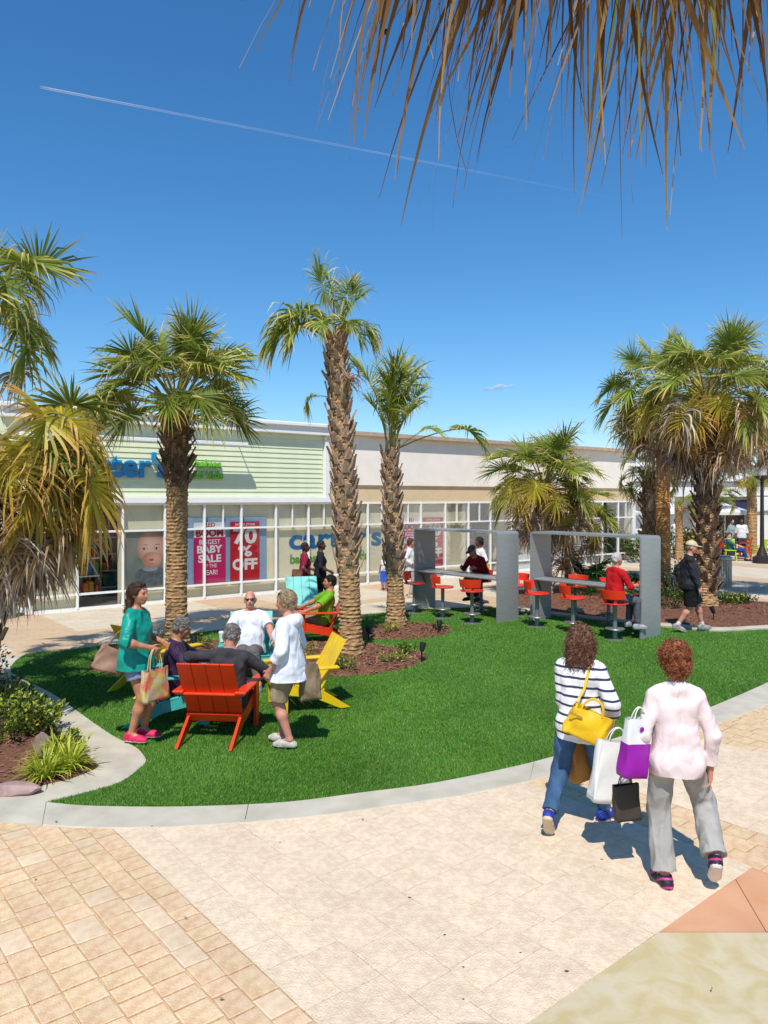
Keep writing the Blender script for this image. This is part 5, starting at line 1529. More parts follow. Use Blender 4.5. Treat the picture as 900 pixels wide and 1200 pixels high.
tag(vt, 'thin white vapour trail crossing the blue sky', 'vapour trail', kind='stuff')
def cloud(px, py, w, h, label, seed):
    c = sky_point(px, py, 7000); k = 7000 / FOC; rr = random.Random(seed)
    V = []; Fs = []; VE = []; nu, nv = 40, 12
    for i in range(nu + 1):
        for j in range(nv):
            t = -1 + 2 * i / nu; a = 2 * PI * j / nv; rr_ = math.sqrt(max(0, 1 - t * t))
            V.append((c.x + t * w * k, c.y + rr_ * math.cos(a) * h * k * 2, c.z + rr_ * math.sin(a) * h * k * (1 + .3 * math.sin(t * 9)) + t * w * k * .16)); VE.append(max(0, math.sin(a)) ** .5 * rr_ * .9 + .1 * rr_)
    for i in range(nu):
        for j in range(nv): Fs.append((i * nv + j, i * nv + (j + 1) % nv, (i + 1) * nv + (j + 1) % nv, (i + 1) * nv + j))
    o = obj('cloud', mesh_data('cloud', V, Fs, vapour_material('cloud_veil', .7, .006), smooth=True, attr={'veil': VE}))
    return tag(o, label, 'cloud', kind='stuff')
cloud(581, 457, 24, 5, 'small wispy cloud low in the sky right of the slim palm', 1)

# ------------------------------------------------------------------ people: smooth-blended implicit bodies, meshed on a grid
def nv(v): 
    v = np.asarray(v, float); n = np.linalg.norm(v); return v / n if n > 1e-9 else v
class Solid:
    def __init__(s, vox): s.vox = vox; s.pr = []; s.cuts = []
    def cone(s, a, b, ra, rb, k=.02, sq=None, cut=None):
        s.pr.append(('c', np.asarray(a, float), np.asarray(b, float), ra, rb, k, sq, cut)); return s
    def ell(s, c, rad, fr=None, k=.02, cut=None, sub=False):
        s.pr.append(('e', np.asarray(c, float), np.asarray(rad, float), np.eye(3) if fr is None else np.asarray(fr, float), None, k, None, cut, sub)); return s
    def cut(s, p, n): s.cuts.append((np.asarray(p, float), nv(n))); return s
    def mesh(s, noise=None, pad=.03):
        h = s.vox
        lo = np.full(3, 1e9); hi = -lo
        bb = []
        for q in s.pr:
            if q[0] == 'c':
                r = max(q[3], q[4]) + .004
                l = np.minimum(q[1], q[2]) - r; u = np.maximum(q[1], q[2]) + r
            else:
                r = q[2].max(); l = q[1] - r; u = q[1] + r
            bb.append((l, u))
            if not (q[0] == 'e' and q[8]): lo = np.minimum(lo, l); hi = np.maximum(hi, u)
        lo -= pad; hi += pad
        n = np.ceil((hi - lo) / h).astype(int) + 2
        D = np.full(n, .12, np.float32)
        for q, (l, u) in zip(s.pr, bb):
            m = q[5] + 2.5 * h
            i0 = np.clip(np.floor((l - m - lo) / h).astype(int), 0, n - 1); i1 = np.clip(np.ceil((u + m - lo) / h).astype(int) + 1, 1, n)
            if (i1 <= i0).any(): continue
            ax = [lo[k] + h * np.arange(i0[k], i1[k]) for k in range(3)]
            P = np.stack(np.meshgrid(*ax, indexing='ij'), -1)
            if q[0] == 'c':
                a, b, ra, rb = q[1:5]; ba = b - a; pa = P - a
                t = np.clip((pa @ ba) / (ba @ ba + 1e-9), 0, 1)
                w = pa - t[..., None] * ba
                if q[6] is not None:
                    ux, f = q[6]; w = w + ((w @ ux) * (f - 1))[..., None] * ux
                d = np.sqrt((w * w).sum(-1)) - (ra + (rb - ra) * t)
            else:
                c, rad, fr = q[1:4]
                w = ((P - c) @ fr.T) / rad
                d = (np.sqrt((w * w).sum(-1)) - 1) * rad.min()
            if q[7] is not None:
                for (cp, cn) in q[7]: d = np.maximum(d, (P - cp) @ nv(cn))
            blk = D[i0[0]:i1[0], i0[1]:i1[1], i0[2]:i1[2]]
            k = q[5]
            if q[0] == 'e' and q[8]:
                D[i0[0]:i1[0], i0[1]:i1[1], i0[2]:i1[2]] = np.maximum(blk, -d)
            else:
                hh = np.clip(.5 + .5 * (blk - d) / k, 0, 1)
                D[i0[0]:i1[0], i0[1]:i1[1], i0[2]:i1[2]] = blk * (1 - hh) + d * hh - k * hh * (1 - hh)
        if s.cuts:
            ax = [lo[k] + h * np.arange(n[k]) for k in range(3)]
            for cp, cn in s.cuts:
                pl = (ax[0][:, None, None] - cp[0]) * cn[0] + (ax[1][None, :, None] - cp[1]) * cn[1] + (ax[2][None, None, :] - cp[2]) * cn[2]
                np.maximum(D, pl, out=D)
        return nets(D, lo, h, noise)
_E = [((0,0,0),(1,0,0)),((0,1,0),(1,1,0)),((0,0,1),(1,0,1)),((0,1,1),(1,1,1)),((0,0,0),(0,1,0)),((1,0,0),(1,1,0)),((0,0,1),(0,1,1)),((1,0,1),(1,1,1)),((0,0,0),(0,0,1)),((1,0,0),(1,0,1)),((0,1,0),(0,1,1)),((1,1,0),(1,1,1))]
def nets(D, lo, h, noise=None):
    S = D < 0
    n = np.array(D.shape)
    C = np.zeros(n - 1, np.int8)
    for dx in (0, 1):
        for dy in (0, 1):
            for dz in (0, 1): C += S[dx:n[0] - 1 + dx, dy:n[1] - 1 + dy, dz:n[2] - 1 + dz]
    idx = np.argwhere((C > 0) & (C < 8))
    ids = np.full(n - 1, -1, np.int32); ids[tuple(idx.T)] = np.arange(len(idx))
    acc = np.zeros((len(idx), 3)); cnt = np.zeros(len(idx))
    for a, b in _E:
        a = np.array(a); b = np.array(b)
        va = D[tuple((idx + a).T)]; vb = D[tuple((idx + b).T)]
        x = (va < 0) != (vb < 0)
        t = np.where(x, va / np.where(x, va - vb, 1), 0)
        acc += np.where(x[:, None], a + t[:, None] * (b - a), 0); cnt += x
    V = lo + h * (idx + acc / np.maximum(cnt, 1)[:, None])
    Q = []
    for ax in range(3):
        u, v = (ax + 1) % 3, (ax + 2) % 3
        sl0 = [slice(None)] * 3; sl1 = [slice(None)] * 3
        sl0[ax] = slice(0, n[ax] - 1); sl1[ax] = slice(1, n[ax])
        for k in (u, v):
            sl0[k] = slice(1, n[k] - 1); sl1[k] = slice(1, n[k] - 1)
        s0 = S[tuple(sl0)]; s1 = S[tuple(sl1)]
        for inside_first in (True, False):
            e = np.argwhere((s0 & ~s1) if inside_first else (~s0 & s1))
            if not len(e): continue
            off = np.zeros(3, int); off[u] = 1; off[v] = 1
            e = e + off
            du = np.zeros(3, int); du[u] = 1; dv = np.zeros(3, int); dv[v] = 1
            q = np.stack([ids[tuple((e - du - dv).T)], ids[tuple((e - dv).T)], ids[tuple(e.T)], ids[tuple((e - du).T)]], 1)
            Q.append(q if inside_first else q[:, ::-1])
    Q = np.concatenate(Q) if Q else np.zeros((0, 4), int)
    Q = Q[(Q >= 0).all(1)]
    if noise is not None:
        fn = np.cross(V[Q[:, 2]] - V[Q[:, 0]], V[Q[:, 3]] - V[Q[:, 1]])
        N = np.zeros_like(V)
        for k in range(4): np.add.at(N, Q[:, k], fn)
        N /= np.linalg.norm(N, axis=1)[:, None] + 1e-9
        V = V + N * noise(V)[:, None]
    return V, Q
def wrinkles(amp, freq, seed, aniso=(1, 1, .55)):
    r = np.random.default_rng(seed)
    K = r.normal(0, 1, (7, 3)) * np.array(aniso) * freq; ph = r.uniform(0, 6.28, 7); K2 = r.normal(0, 1, (7, 3)) * freq * .5
    def f(V):
        o = np.zeros(len(V))
        for k, p, k2 in zip(K, ph, K2):
            o += 1 - 2 * np.abs(np.sin(V @ k + p + 1.2 * np.sin(V @ k2)))
        return amp * o / 4.0
    return f
def lumps(amp, freq, seed):
    r = np.random.default_rng(seed)
    K = r.normal(0, 1, (9, 3)) * freq; ph = r.uniform(0, 6.28, 9)
    return lambda V: amp * sum(np.sin(V @ k + p) for k, p in zip(K, ph)) / 3.0

SKIN = {'fair': M('skin_fair', (222, 172, 146), (212, 158, 132), rough=.5, scale=14), 'tan': M('skin_tan', (190, 132, 100), (176, 118, 88), rough=.45, scale=14),
        'deep': M('skin_deep', (108, 72, 54), (92, 60, 44), rough=.45, scale=14), 'pink': M('skin_ruddy', (206, 146, 122), (192, 128, 106), rough=.5, scale=14)}
def folds(m, strength=.3, scale=4.5):
    """soft creases over a cloth, chained before its weave"""
    if m.get('folded'): return m
    m['folded'] = 1
    N = m.node_tree.nodes; L = m.node_tree.links; b = N['Principled BSDF']
    tc = N.new('ShaderNodeTexCoord'); mp = N.new('ShaderNodeMapping'); mp.inputs['Scale'].default_value = (1.4, 1.4, .8); mp.inputs['Rotation'].default_value = (.5, .4, .2); L.new(tc.outputs['Object'], mp.inputs['Vector'])
    nz = N.new('ShaderNodeTexNoise'); nz.inputs['Scale'].default_value = scale; nz.inputs['Detail'].default_value = 1.0; nz.inputs['Distortion'].default_value = .9; L.new(mp.outputs[0], nz.inputs['Vector'])
    pw = N.new('ShaderNodeMath'); pw.operation = 'PINGPONG'; pw.inputs[1].default_value = .3; L.new(nz.outputs['Fac'], pw.inputs[0])
    bp = N.new('ShaderNodeBump'); bp.inputs['Strength'].default_value = strength; bp.inputs['Distance'].default_value = .16; L.new(pw.outputs[0], bp.inputs['Height'])
    old = b.inputs['Normal'].links[0].from_node if b.inputs['Normal'].links else None
    if old: L.new(bp.outputs[0], old.inputs['Normal'])
    else: L.new(bp.outputs[0], b.inputs['Normal'])
    return m
def cloth(nm, c, var=.08, rough=.85, bump=.25): return folds(M('cloth_' + nm, c, tuple(max(0, int(v * (1 - var))) for v in c), rough=rough, scale=7, bump=bump, bscale=300, spec=.2))
def stripes(nm, c1, c2, period, frac, rough=.85):
    m = M('cloth_' + nm, c1, c1, rough=rough, spec=.2, bump=.2, bscale=300)
    nt = m.node_tree; N = nt.nodes; L = nt.links; b = N['Principled BSDF']
    src = b.inputs['Base Color'].links[0].from_socket
    tc = N.new('ShaderNodeTexCoord'); sx = N.new('ShaderNodeSeparateXYZ'); L.new(tc.outputs['Object'], sx.inputs[0])
    nz = N.new('ShaderNodeTexNoise'); nz.inputs['Scale'].default_value = 5; L.new(tc.outputs['Object'], nz.inputs['Vector'])
    ad = N.new('ShaderNodeMath'); ad.operation = 'MULTIPLY_ADD'; ad.inputs[1].default_value = .03; L.new(nz.outputs['Fac'], ad.inputs[0]); L.new(sx.outputs['Z'], ad.inputs[2])
    dv = N.new('ShaderNodeMath'); dv.operation = 'DIVIDE'; dv.inputs[1].default_value = period; L.new(ad.outputs[0], dv.inputs[0])
    fr = N.new('ShaderNodeMath'); fr.operation = 'FRACT'; L.new(dv.outputs[0], fr.inputs[0])
    lt = N.new('ShaderNodeMath'); lt.operation = 'LESS_THAN'; lt.inputs[1].default_value = frac; L.new(fr.outputs[0], lt.inputs[0])
    mx = N.new('ShaderNodeMix'); mx.data_type = 'RGBA'; L.new(lt.outputs[0], mx.inputs['Factor']); L.new(src, mx.inputs['A']); mx.inputs['B'].default_value = (*lin(c2), 1)
    L.new(mx.outputs['Result'], b.inputs['Base Color'])
    return folds(m)
def hairmat(nm, c, c2): return M('hair_' + nm, c, c2, rough=.5, scale=55, detail=5, stretch=(1, 1, .5), bump=.7, bscale=120, spec=.4)
EYE = M('eye_dark', (40, 30, 26), rough=.2); LENS = M('sunglass_lens', (20, 18, 20), rough=.12, spec=.6); LIPS = M('lips', (168, 92, 86), rough=.4)
SOCK = cloth('sock_white', (222, 220, 214))

def ik(a, t, l1, l2, pole):
    a = np.asarray(a, float); t = np.asarray(t, float); d = t - a; L = np.linalg.norm(d); dn = d / (L + 1e-9); L = min(L, (l1 + l2) * .995)
    x = (l1 * l1 - l2 * l2 + L * L) / (2 * L); hh = math.sqrt(max(l1 * l1 - x * x, 0))
    p = np.asarray(pole, float); p = p - dn * (p @ dn); p = nv(p)
    return a + dn * x + p * hh, a + dn * L

STAND = dict(hip=(0, 0, .91), neck=(0, .0, 1.43), LA=(-.085, 0, .085), RA=(.085, .02, .085), LW=(-.235, .05, .86), RW=(.235, .05, .86))
SIT = dict(hip=(0, -.10, .40), neck=(0, -.26, .90), LA=(-.15, .48, .085), RA=(.15, .46, .085), LW=(-.33, .20, .63), RW=(.33, .20, .63), LEP=(-.8, -.6, -.2), REP=(.8, -.6, -.2))
STOOL = dict(hip=(0, -.02, .79), neck=(0, .05, 1.30), LA=(-.11, .26, .33), RA=(.11, .28, .33), LW=(-.16, .36, 1.02), RW=(.16, .36, 1.02), LEP=(-.7, -.3, -.8), REP=(.7, -.3, -.8))

def person(label, loc, facing, H=1.68, sex='f', girth=1.0, pose=None, skin='fair', vox=.009, top=None, bottom=None, shoes=None, hair=None, hat=None, glasses=None, z=0.0, seed=1, head=(0, 0), cat='person', name='person', socks=None, extra_top=None):
    P = dict(STAND); P.update(pose or {})
    s = H / 1.70
    A = lambda k: np.asarray(P[k], float) * s
    m_ = sex == 'm'
    hip, neck = A('hip'), A('neck')
    up = nv(neck - hip)
    tw = P.get('twist', 0.0)
    rt = np.array([math.cos(tw), math.sin(tw), 0.0]); rt = nv(rt - up * (rt @ up)); fw = np.cross(up, rt)      # torso frame
    prt = np.array([1.0, 0, 0])
    pup = nv(up * .6 + np.array([0, 0, .8]))
    shw = P.get('shw', .185 if m_ else .152) * s; hw = (.088 if m_ else .092) * s
    chest = neck - up * .13 * s; waist = hip + (neck - hip) * .36
    sdp = .055 if m_ else .075
    shL = neck - up * sdp * s - rt * shw; shR = neck - up * sdp * s + rt * shw
    hL = hip - prt * hw; hR = hip + prt * hw
    kp = P.get('KP', (0, 1, .05))
    kL, aL = ik(hL, A('LA'), .435 * s, .425 * s, np.asarray(P.get('LKP', kp), float)); kR, aR = ik(hR, A('RA'), .435 * s, .425 * s, np.asarray(P.get('RKP', kp), float))
    eL, wL = ik(shL, A('LW'), .285 * s, .255 * s, P.get('LEP', (-.5, -.9, -.1))); eR, wR = ik(shR, A('RW'), .285 * s, .255 * s, P.get('REP', (.5, -.9, -.1)))
    g = girth * s
    hy, hp = head                                       # head yaw (left positive) and pitch (down positive)
    base_f = np.array([math.cos(tw + hy + PI / 2), math.sin(tw + hy + PI / 2), 0.0])
    hf = nv(base_f * math.cos(hp) - np.array([0, 0, 1.0]) * math.sin(hp)); hr = nv(np.cross(hf, [0, 0, 1.0])); hu = np.cross(hr, hf)
    HF = np.stack([hr, hf, hu])
    hc = neck + up * .055 * s + hu * .125 * s + hf * .022 * s
    hq = lambda x, y, zz: hc + (hr * x + hf * y + hu * zz) * s
    flat = lambda k: (fw, k)
    T = {}                                              # trunk and limbs as named tapered pieces
    T['pelvis'] = [(hL * .9 + hR * .1, hR * .9 + hL * .1, .108 * g, .108 * g, (fw, 1.0))]
    T['seat'] = [(hL - fw * .035 * s - up * .02 * s, hR - fw * .035 * s - up * .02 * s, .092 * g, .092 * g, None)] if not P.get('sit') else []
    T['belly'] = [(hip + up * .03 * s - rt * .035 * g, waist - rt * .035 * g, .122 * g, (.112 if m_ else .100) * g, (fw, 1.08)), (hip + up * .03 * s + rt * .035 * g, waist + rt * .035 * g, .122 * g, (.112 if m_ else .100) * g, (fw, 1.08))]
    if girth > 1.08: T['belly'].append((hip + up * .10 * s + fw * .05 * s, waist + fw * .05 * s + up * .03 * s, .105 * g, .105 * g, None))
    cw = (.075 if m_ else .058) * s
    T['chest'] = [(waist - rt * cw * .6, chest - rt * cw - up * .02 * s, (.112 if m_ else .098) * g, .108 * g, (fw, 1.12)), (waist + rt * cw * .6, chest + rt * cw - up * .02 * s, (.112 if m_ else .098) * g, .108 * g, (fw, 1.12))]
    if not m_: T['chest'] += [(chest - up * .07 * s + fw * .065 * s - rt * .062 * s, chest - up * .075 * s + fw * .07 * s - rt * .062 * s, .062 * g, .062 * g, None), (chest - up * .07 * s + fw * .065 * s + rt * .062 * s, chest - up * .075 * s + fw * .07 * s + rt * .062 * s, .062 * g, .062 * g, None)]
    T['shoulders'] = [(shL * .96 + neck * .04, neck - up * .01 * s, .050 * s, .058 * s, None), (shR * .96 + neck * .04, neck - up * .01 * s, .050 * s, .058 * s, None)]
    for nm, sh, el, wr in (('armL', shL, eL, wL), ('armR', shR, eR, wR)):
        T[nm + '1'] = [(sh, el, .052 * (g + s) / 2, .040 * s, None)]
        mid = el + (wr - el) * .28
        T[nm + '2'] = [(el, mid, .040 * s, .042 * s, None), (mid, wr, .041 * s, .026 * s, None)]
    for nm, hj, kn, an in (('legL', hL, kL, aL), ('legR', hR, kR, aR)):
        T[nm + '1'] = [(hj, kn, .094 * g, .058 * (g + s) / 2, None)]
        mid = kn + (an - kn) * .33 - nv(np.cross(np.cross(an - kn, [0, 1, 0]), an - kn)) * 0
        T[nm + '2'] = [(kn, mid, .056 * s, .060 * s, None), (mid, an, .058 * s, .036 * s, None)]
    # ---- bare body
    B = Solid(vox)
    for k, L_2 in T.items():
        for (a, b, ra, rb, sq) in L_2: B.cone(a, b, ra * .985, rb * .985, .035 * s, sq)
    B.cone(neck - up * .03 * s, hq(0, -.035, -.06), .056 * s * (1.08 if m_ else .94), .050 * s * (1.08 if m_ else .94), .03 * s)
    B.ell(hq(0, -.012, .02), np.array([.074, .094, .098]) * s, HF, .02 * s)
    B.ell(hq(0, .022, -.038), np.array([.062, .070, .080]) * s, HF, .025 * s)
    B.ell(hq(0, .060, -.088), np.array([.030, .028, .024]) * s, HF, .02 * s)
    B.cone(hq(0, .086, .012), hq(0, .108, -.028), .010 * s, .015 * s, .012 * s)
    B.cone(hq(-.03, .078, .030), hq(.03, .078, .030), .014 * s, .014 * s, .014 * s)
    for sx in (-1, 1):
        B.ell(hq(sx * .077, -.012, -.012), np.array([.012, .022, .032]) * s, HF, .008 * s)
        B.cone(hq(sx * .042, .052, -.02), hq(sx * .03, .064, -.035), .024 * s, .02 * s, .02 * s)
    B.cone(hq(-.018, .088, -.056), hq(.018, .088, -.056), .010 * s, .010 * s, .01 * s)
    hands = {}
    for sd, el, wr, key in ((-1, eL, wL, 'LH'), (1, eR, wR, 'RH')):
        hd = nv(np.asarray(P[key], float)) if key in P else nv(nv(wr - el) + np.array([0, .05, -.25]))
        side_in = nv(np.array([-sd * 1.0, 0, 0]) - hd * (np.array([-sd * 1.0, 0, 0]) @ hd))     # palm faces the body
        if key + 'P' in P: side_in = nv(np.asarray(P[key + 'P'], float) - hd * (np.asarray(P[key + 'P'], float) @ hd))
        lat = np.cross(hd, side_in)
        pe = wr + hd * .085 * s
        for q in (-.022, 0, .022): B.cone(wr + lat * q * .6 * s, pe + lat * q * s, .018 * s, .017 * s, .012 * s)
        curl = P.get('curl', .5)
        for q, ln in ((-.033, .060), (-.011, .074), (.011, .079), (.033, .072)):
            b0 = pe + lat * q * s; d1 = nv(hd + side_in * curl * .6); d2 = nv(hd + side_in * curl * 1.9)
            m1 = b0 + d1 * ln * .52 * s; B.cone(b0, m1, .0098 * s, .009 * s, .004); B.cone(m1, m1 + d2 * ln * .5 * s, .009 * s, .0075 * s, .004)
        tsg = 1.0 if (lat @ np.array([0, 1.0, 0])) > 0 else -1.0
        tb = wr + hd * .022 * s + lat * tsg * .026 * s; tm = tb + nv(hd * .7 + lat * tsg * .75 + side_in * .35) * .045 * s
        B.cone(tb, tm, .014 * s, .0105 * s, .008); B.cone(tm, tm + nv(hd + side_in * .5 + lat * tsg * .1) * .032 * s, .0105 * s, .008 * s, .004)
        hands[sd] = pe
    foot = {}
    for an, key, dfy in ((aL, 'LF', .12), (aR, 'RF', -.12)):
        fy, fp = P.get(key, (dfy, 0.0))
        fd = np.array([-math.sin(fy) * math.cos(fp), math.cos(fy) * math.cos(fp), math.sin(fp)]); fu = nv(np.array([math.sin(fy) * math.sin(fp), -math.cos(fy) * math.sin(fp), math.cos(fp)]))
        foot[key] = (an, fd, fu)
        B.cone(an, an - fu * .045 * s + fd * .12 * s, .036 * s, .026 * s, .02)
    V, Q = B.mesh()
    if z == 0 and in_poly(np.array([loc]), LAWN)[0] and not P.get('sit'): z = .032
    root = obj(name, mesh_data('body', V, Q, SKIN[skin] if isinstance(skin, str) else skin, smooth=True), None, (loc[0], loc[1], z), (0, 0, math.atan2(facing[1], facing[0]) - PI / 2))
    tag(root, label, cat)
    # ---- face
    if vox < .016:
        for sx in (-1, 1):
            e = MB().lathe([(.0005, -.006), (.006, -.004), (.008, 0), (.006, .004), (.0005, .006)], 10)
            o = e.build('eye', EYE, root, True, hq(sx * .031, .083, .010)); o.scale = (s * 1.2, s * .8, s * .8)
            o.rotation_euler = (0, 0, math.atan2(hf[1], hf[0]) - PI / 2)
        o = MB().lathe([(.0005, -.007), (.016, -.003), (.020, 0), (.016, .003), (.0005, .007)], 12).build('mouth', LIPS, root, True, hq(0, .0915, -.058)); o.scale = (s, s * .55, s * .8); o.rotation_euler = (0, 0, math.atan2(hf[1], hf[0]) - PI / 2)
    if glasses:
        Gs = Solid(min(vox, .008)); yy, zz, ps = (.092, .014, 1.0) if glasses == 'on' else (.052, .098, 1.0)
        for sx in (-1, 1):
            Gs.ell(hq(sx * .032, yy, zz), np.array([.027, .011, .020]) * s, HF, .004); Gs.cone(hq(sx * .055, yy - .008, zz + .008), hq(sx * .082, -.02, zz + (.0 if glasses == 'on' else -.03)), .006 * s, .005 * s, .004)
        Gs.cone(hq(-.02, yy + .003, zz + .004), hq(.02, yy + .003, zz + .004), .006 * s, .006 * s, .004)
        v, q = Gs.mesh(); obj('sunglasses', mesh_data('sunglasses', v, q, LENS, smooth=True), root)
    # ---- clothes
    def limb(S, key, frac, t, flare=0.0, kk=.03):
        """adds the first frac of a two-piece limb (0-2), grown by t, ended by a clean edge"""
        j0 = {'armL': shL, 'armR': shR, 'legL': hL, 'legR': hR}[key]; j1 = {'armL': eL, 'armR': eR, 'legL': kL, 'legR': kR}[key]; j2 = {'armL': wL, 'armR': wR, 'legL': aL, 'legR': aR}[key]
        r0, r1, r2 = {'a': (.054 * (g + s) / 2, .043 * s, .030 * s), 'l': (.096 * g, .066 * (g + s) / 2, .046 * s)}[key[0]]
        if frac <= 1:
            e = j0 + (j1 - j0) * frac; re_ = r0 + (r1 - r0) * frac
            S.cone(j0, e, r0 + t, re_ + t + flare, kk * s, None, [(e, j1 - j0)])
        else:
            e = j1 + (j2 - j1) * (frac - 1); re_ = r1 + (r2 - r1) * (frac - 1)
            S.cone(j0, j1, r0 + t, r1 + t + flare * .4, kk * s)
            S.cone(j1, e, r1 + t + flare * .4, re_ + t + flare, .025 * s, None, [(e, j2 - j1)])
    if bottom:
        S = Solid(vox); t = bottom.get('t', .012) * s
        for (a, b, ra, rb, sq) in T['pelvis'] + T['seat']: S.cone(a, b, ra + t, rb + t, .03 * s, sq)
        for (a, b, ra, rb, sq) in T['belly']: S.cone(a, a + (b - a) * .5, ra + t * .7, ra + t * .7, .03 * s, sq)
        for key in ('legL', 'legR'): limb(S, key, bottom['leg'], t, bottom.get('flare', 0) * s)
        S.cut(hip + up * .12 * s, up)
        v, q = S.mesh(wrinkles(bottom.get('wr', .004), bottom.get('fq', 26), seed + 3))
        obj(bottom.get('name', 'trousers'), mesh_data('trousers', v, q, bottom['mat'], smooth=True), root)
    if top:
        S = Solid(vox); t = top.get('t', .016) * s
        for k in ('belly', 'chest', 'shoulders'):
            for (a, b, ra, rb, sq) in T[k]: S.cone(a, b, ra + t, rb + t, .035 * s, sq)
        tb = max(t * .8, (bottom or {}).get('t', .01) * s + .010 * s)
        for k in ('pelvis', 'seat'):
            for (a, b, ra, rb, sq) in T[k]: S.cone(a, b, ra + tb, rb + tb, .035 * s, sq)
        hem = top.get('hem', .1) * s; fl = top.get('flare', 0) * s
        dn = -pup if P.get('sit') is None else -up
        he = hip + dn * hem
        for sx in (-1, 1):
            off = rt * (.05 * g * sx)
            S.cone(waist + off, he + off + dn * .02, (.108 if m_ else .100) * g + t, (.125 * g + t + fl), .035 * s, (fw, 1.0 if fl < .01 else .97))
        S.cone(hip - fw * .02 * s - dn * .02 * s, he - fw * .02 * s + dn * .02, .118 * g + t, .118 * g + t + fl * .6, .035 * s)
        for key in ('armL', 'armR'): limb(S, key, top['sleeve'], t * top.get('st', .8), top.get('sflare', 0) * s, .011)
        S.cut(he, dn)
        S.cut(neck + up * .030 * s + fw * .0, nv(up + fw * .35))
        v, q = S.mesh(wrinkles(top.get('wr', .0045), top.get('fq', 22), seed + 7))
        obj(top.get('name', 'shirt'), mesh_data('shirt', v, q, top['mat'], smooth=True), root)
        if top.get('collar'):
            C = Solid(min(vox, .008)); 
            for sx in (-1, 1):
                C.cone(neck - up * .012 * s - fw * .055 * s, neck - up * .02 * s + rt * sx * .058 * s + fw * .0, .022 * s, .022 * s, .015); C.cone(neck - up * .02 * s + rt * sx * .058 * s, neck - up * .07 * s + fw * .085 * s + rt * sx * .02 * s, .022 * s, .014 * s, .015)
            v, q = C.mesh(); obj('collar', mesh_data('collar', v, q, top['mat'], smooth=True), root)
        if top.get('hood'):
            C = Solid(vox); C.ell(neck - up * .03 * s - fw * .10 * s, np.array([.115, .07, .085]) * s, np.stack([rt, fw, up]), .03); C.cone(neck - fw * .05 * s - rt * .07 * s, neck + fw * .05 * s - rt * .06 * s - up * .04 * s, .035 * s, .025 * s, .03); C.cone(neck - fw * .05 * s + rt * .07 * s, neck + fw * .05 * s + rt * .06 * s - up * .04 * s, .035 * s, .025 * s, .03)
            v, q = C.mesh(wrinkles(.004, 30, seed)); obj('hood', mesh_data('hood', v, q, top['mat'], smooth=True), root)
    if socks:
        S = Solid(vox)
        for an, kn in ((aL, kL), (aR, kR)):
            S.cone(an - nv(kn - an) * .02, an + (kn - an) * .12, .042 * s, .045 * s, .01)
        v, q = S.mesh(); obj('socks', mesh_data('socks', v, q, socks, smooth=True), root)
    if shoes:
        um, sm = shoes[:2]
        for key in ('LF', 'RF'):
            an, fd, fu = foot[key]; S = Solid(min(vox, .010)); lat = np.cross(fd, fu)
            o_ = an - fu * .052 * s
            heel = o_ - fd * .045 * s; ball = o_ + fd * .115 * s; toe = o_ + fd * .168 * s - fu * .006 * s
            S.cone(heel, ball, .043 * s, .046 * s, .02, (lat, 1.12)); S.cone(ball, toe, .044 * s, .032 * s, .02)
            if shoes[2:] != ('low',): S.cone(an - fd * .01 * s, heel + fu * .02 * s, .050 * s, .044 * s, .02, None, [(an + fu * .018 * s, fu)])
            S.cone(o_ + fd * .02 * s + fu * .01 * s, ball + fu * .0 * s, .046 * s, .040 * s, .02)
            S.cut(o_ - fu * .030 * s, -fu)
            v, q = S.mesh()
            fc = v[q].mean(1); hgt = (fc - (o_ - fu * .030 * s)) @ fu
            mi = (hgt < .022 * s).astype(int)
            if len(shoes) > 3: pass
            obj('shoe', mesh_data('shoe', v, q, [um, sm], mi, smooth=True), root)
    # ---- hair and hats
    if hair:
        kind, hm = hair[0], hair[1]
        S = Solid(min(vox, .009)); nz = lumps(.0035, 85, seed)
        face = [(hq(0, .048, .045), nv(hf * .85 - hu * .53)), (hq(0, .0, -.05), -hu)]
        if kind == 'short':
            S.ell(hq(0, -.018, .026), np.array([.083, .101, .102]) * s, HF, .02, face + [(hq(0, .01, -.02), nv(hf - hu * .3))] if False else face)
            S.cone(hq(-.05, -.07, -.03), hq(.05, -.07, -.03), .032 * s, .032 * s, .02)
        elif kind == 'fringe':
            S.cone(hq(-.066, -.02, .0), hq(-.052, -.07, -.02), .013 * s, .026 * s, .02); S.cone(hq(.066, -.02, .0), hq(.052, -.07, -.02), .013 * s, .026 * s, .02); S.cone(hq(-.05, -.075, -.02), hq(.05, -.075, -.02), .032 * s, .032 * s, .02)
        elif kind == 'curly':
            S.ell(hq(0, -.020, .035), np.array([.099, .112, .108]) * s, HF, .02, [(hq(0, .06, .05), nv(hf * .9 - hu * .42))])
            S.ell(hq(0, -.055, -.045), np.array([.085, .062, .065]) * s, HF, .04)
            nz = lumps(.010, 75, seed)
        elif kind == 'bob':
            S.ell(hq(0, -.020, .030), np.array([.093, .105, .104]) * s, HF, .03, [(hq(0, .05, .05), nv(hf * .9 - hu * .42))])
            for sx in (-1, 1): S.cone(hq(sx * .078, -.02, .0), hq(sx * .074, -.03, -.14), .036 * s, .042 * s, .04)
            S.cone(hq(-.045, -.075, -.02), hq(-.05, -.075, -.165), .058 * s, .055 * s, .04); S.cone(hq(.045, -.075, -.02), hq(.05, -.075, -.165), .058 * s, .055 * s, .04)
            nz = lumps(.008, 62, seed)
        elif kind == 'long':
            S.ell(hq(0, -.018, .028), np.array([.086, .103, .102]) * s, HF, .03, [(hq(0, .048, .045), nv(hf * .85 - hu * .53))])
            for sx in (-1, 1): S.cone(hq(sx * .065, -.035, .0), hq(sx * .05, -.085, -.20), .034 * s, .038 * s, .03)
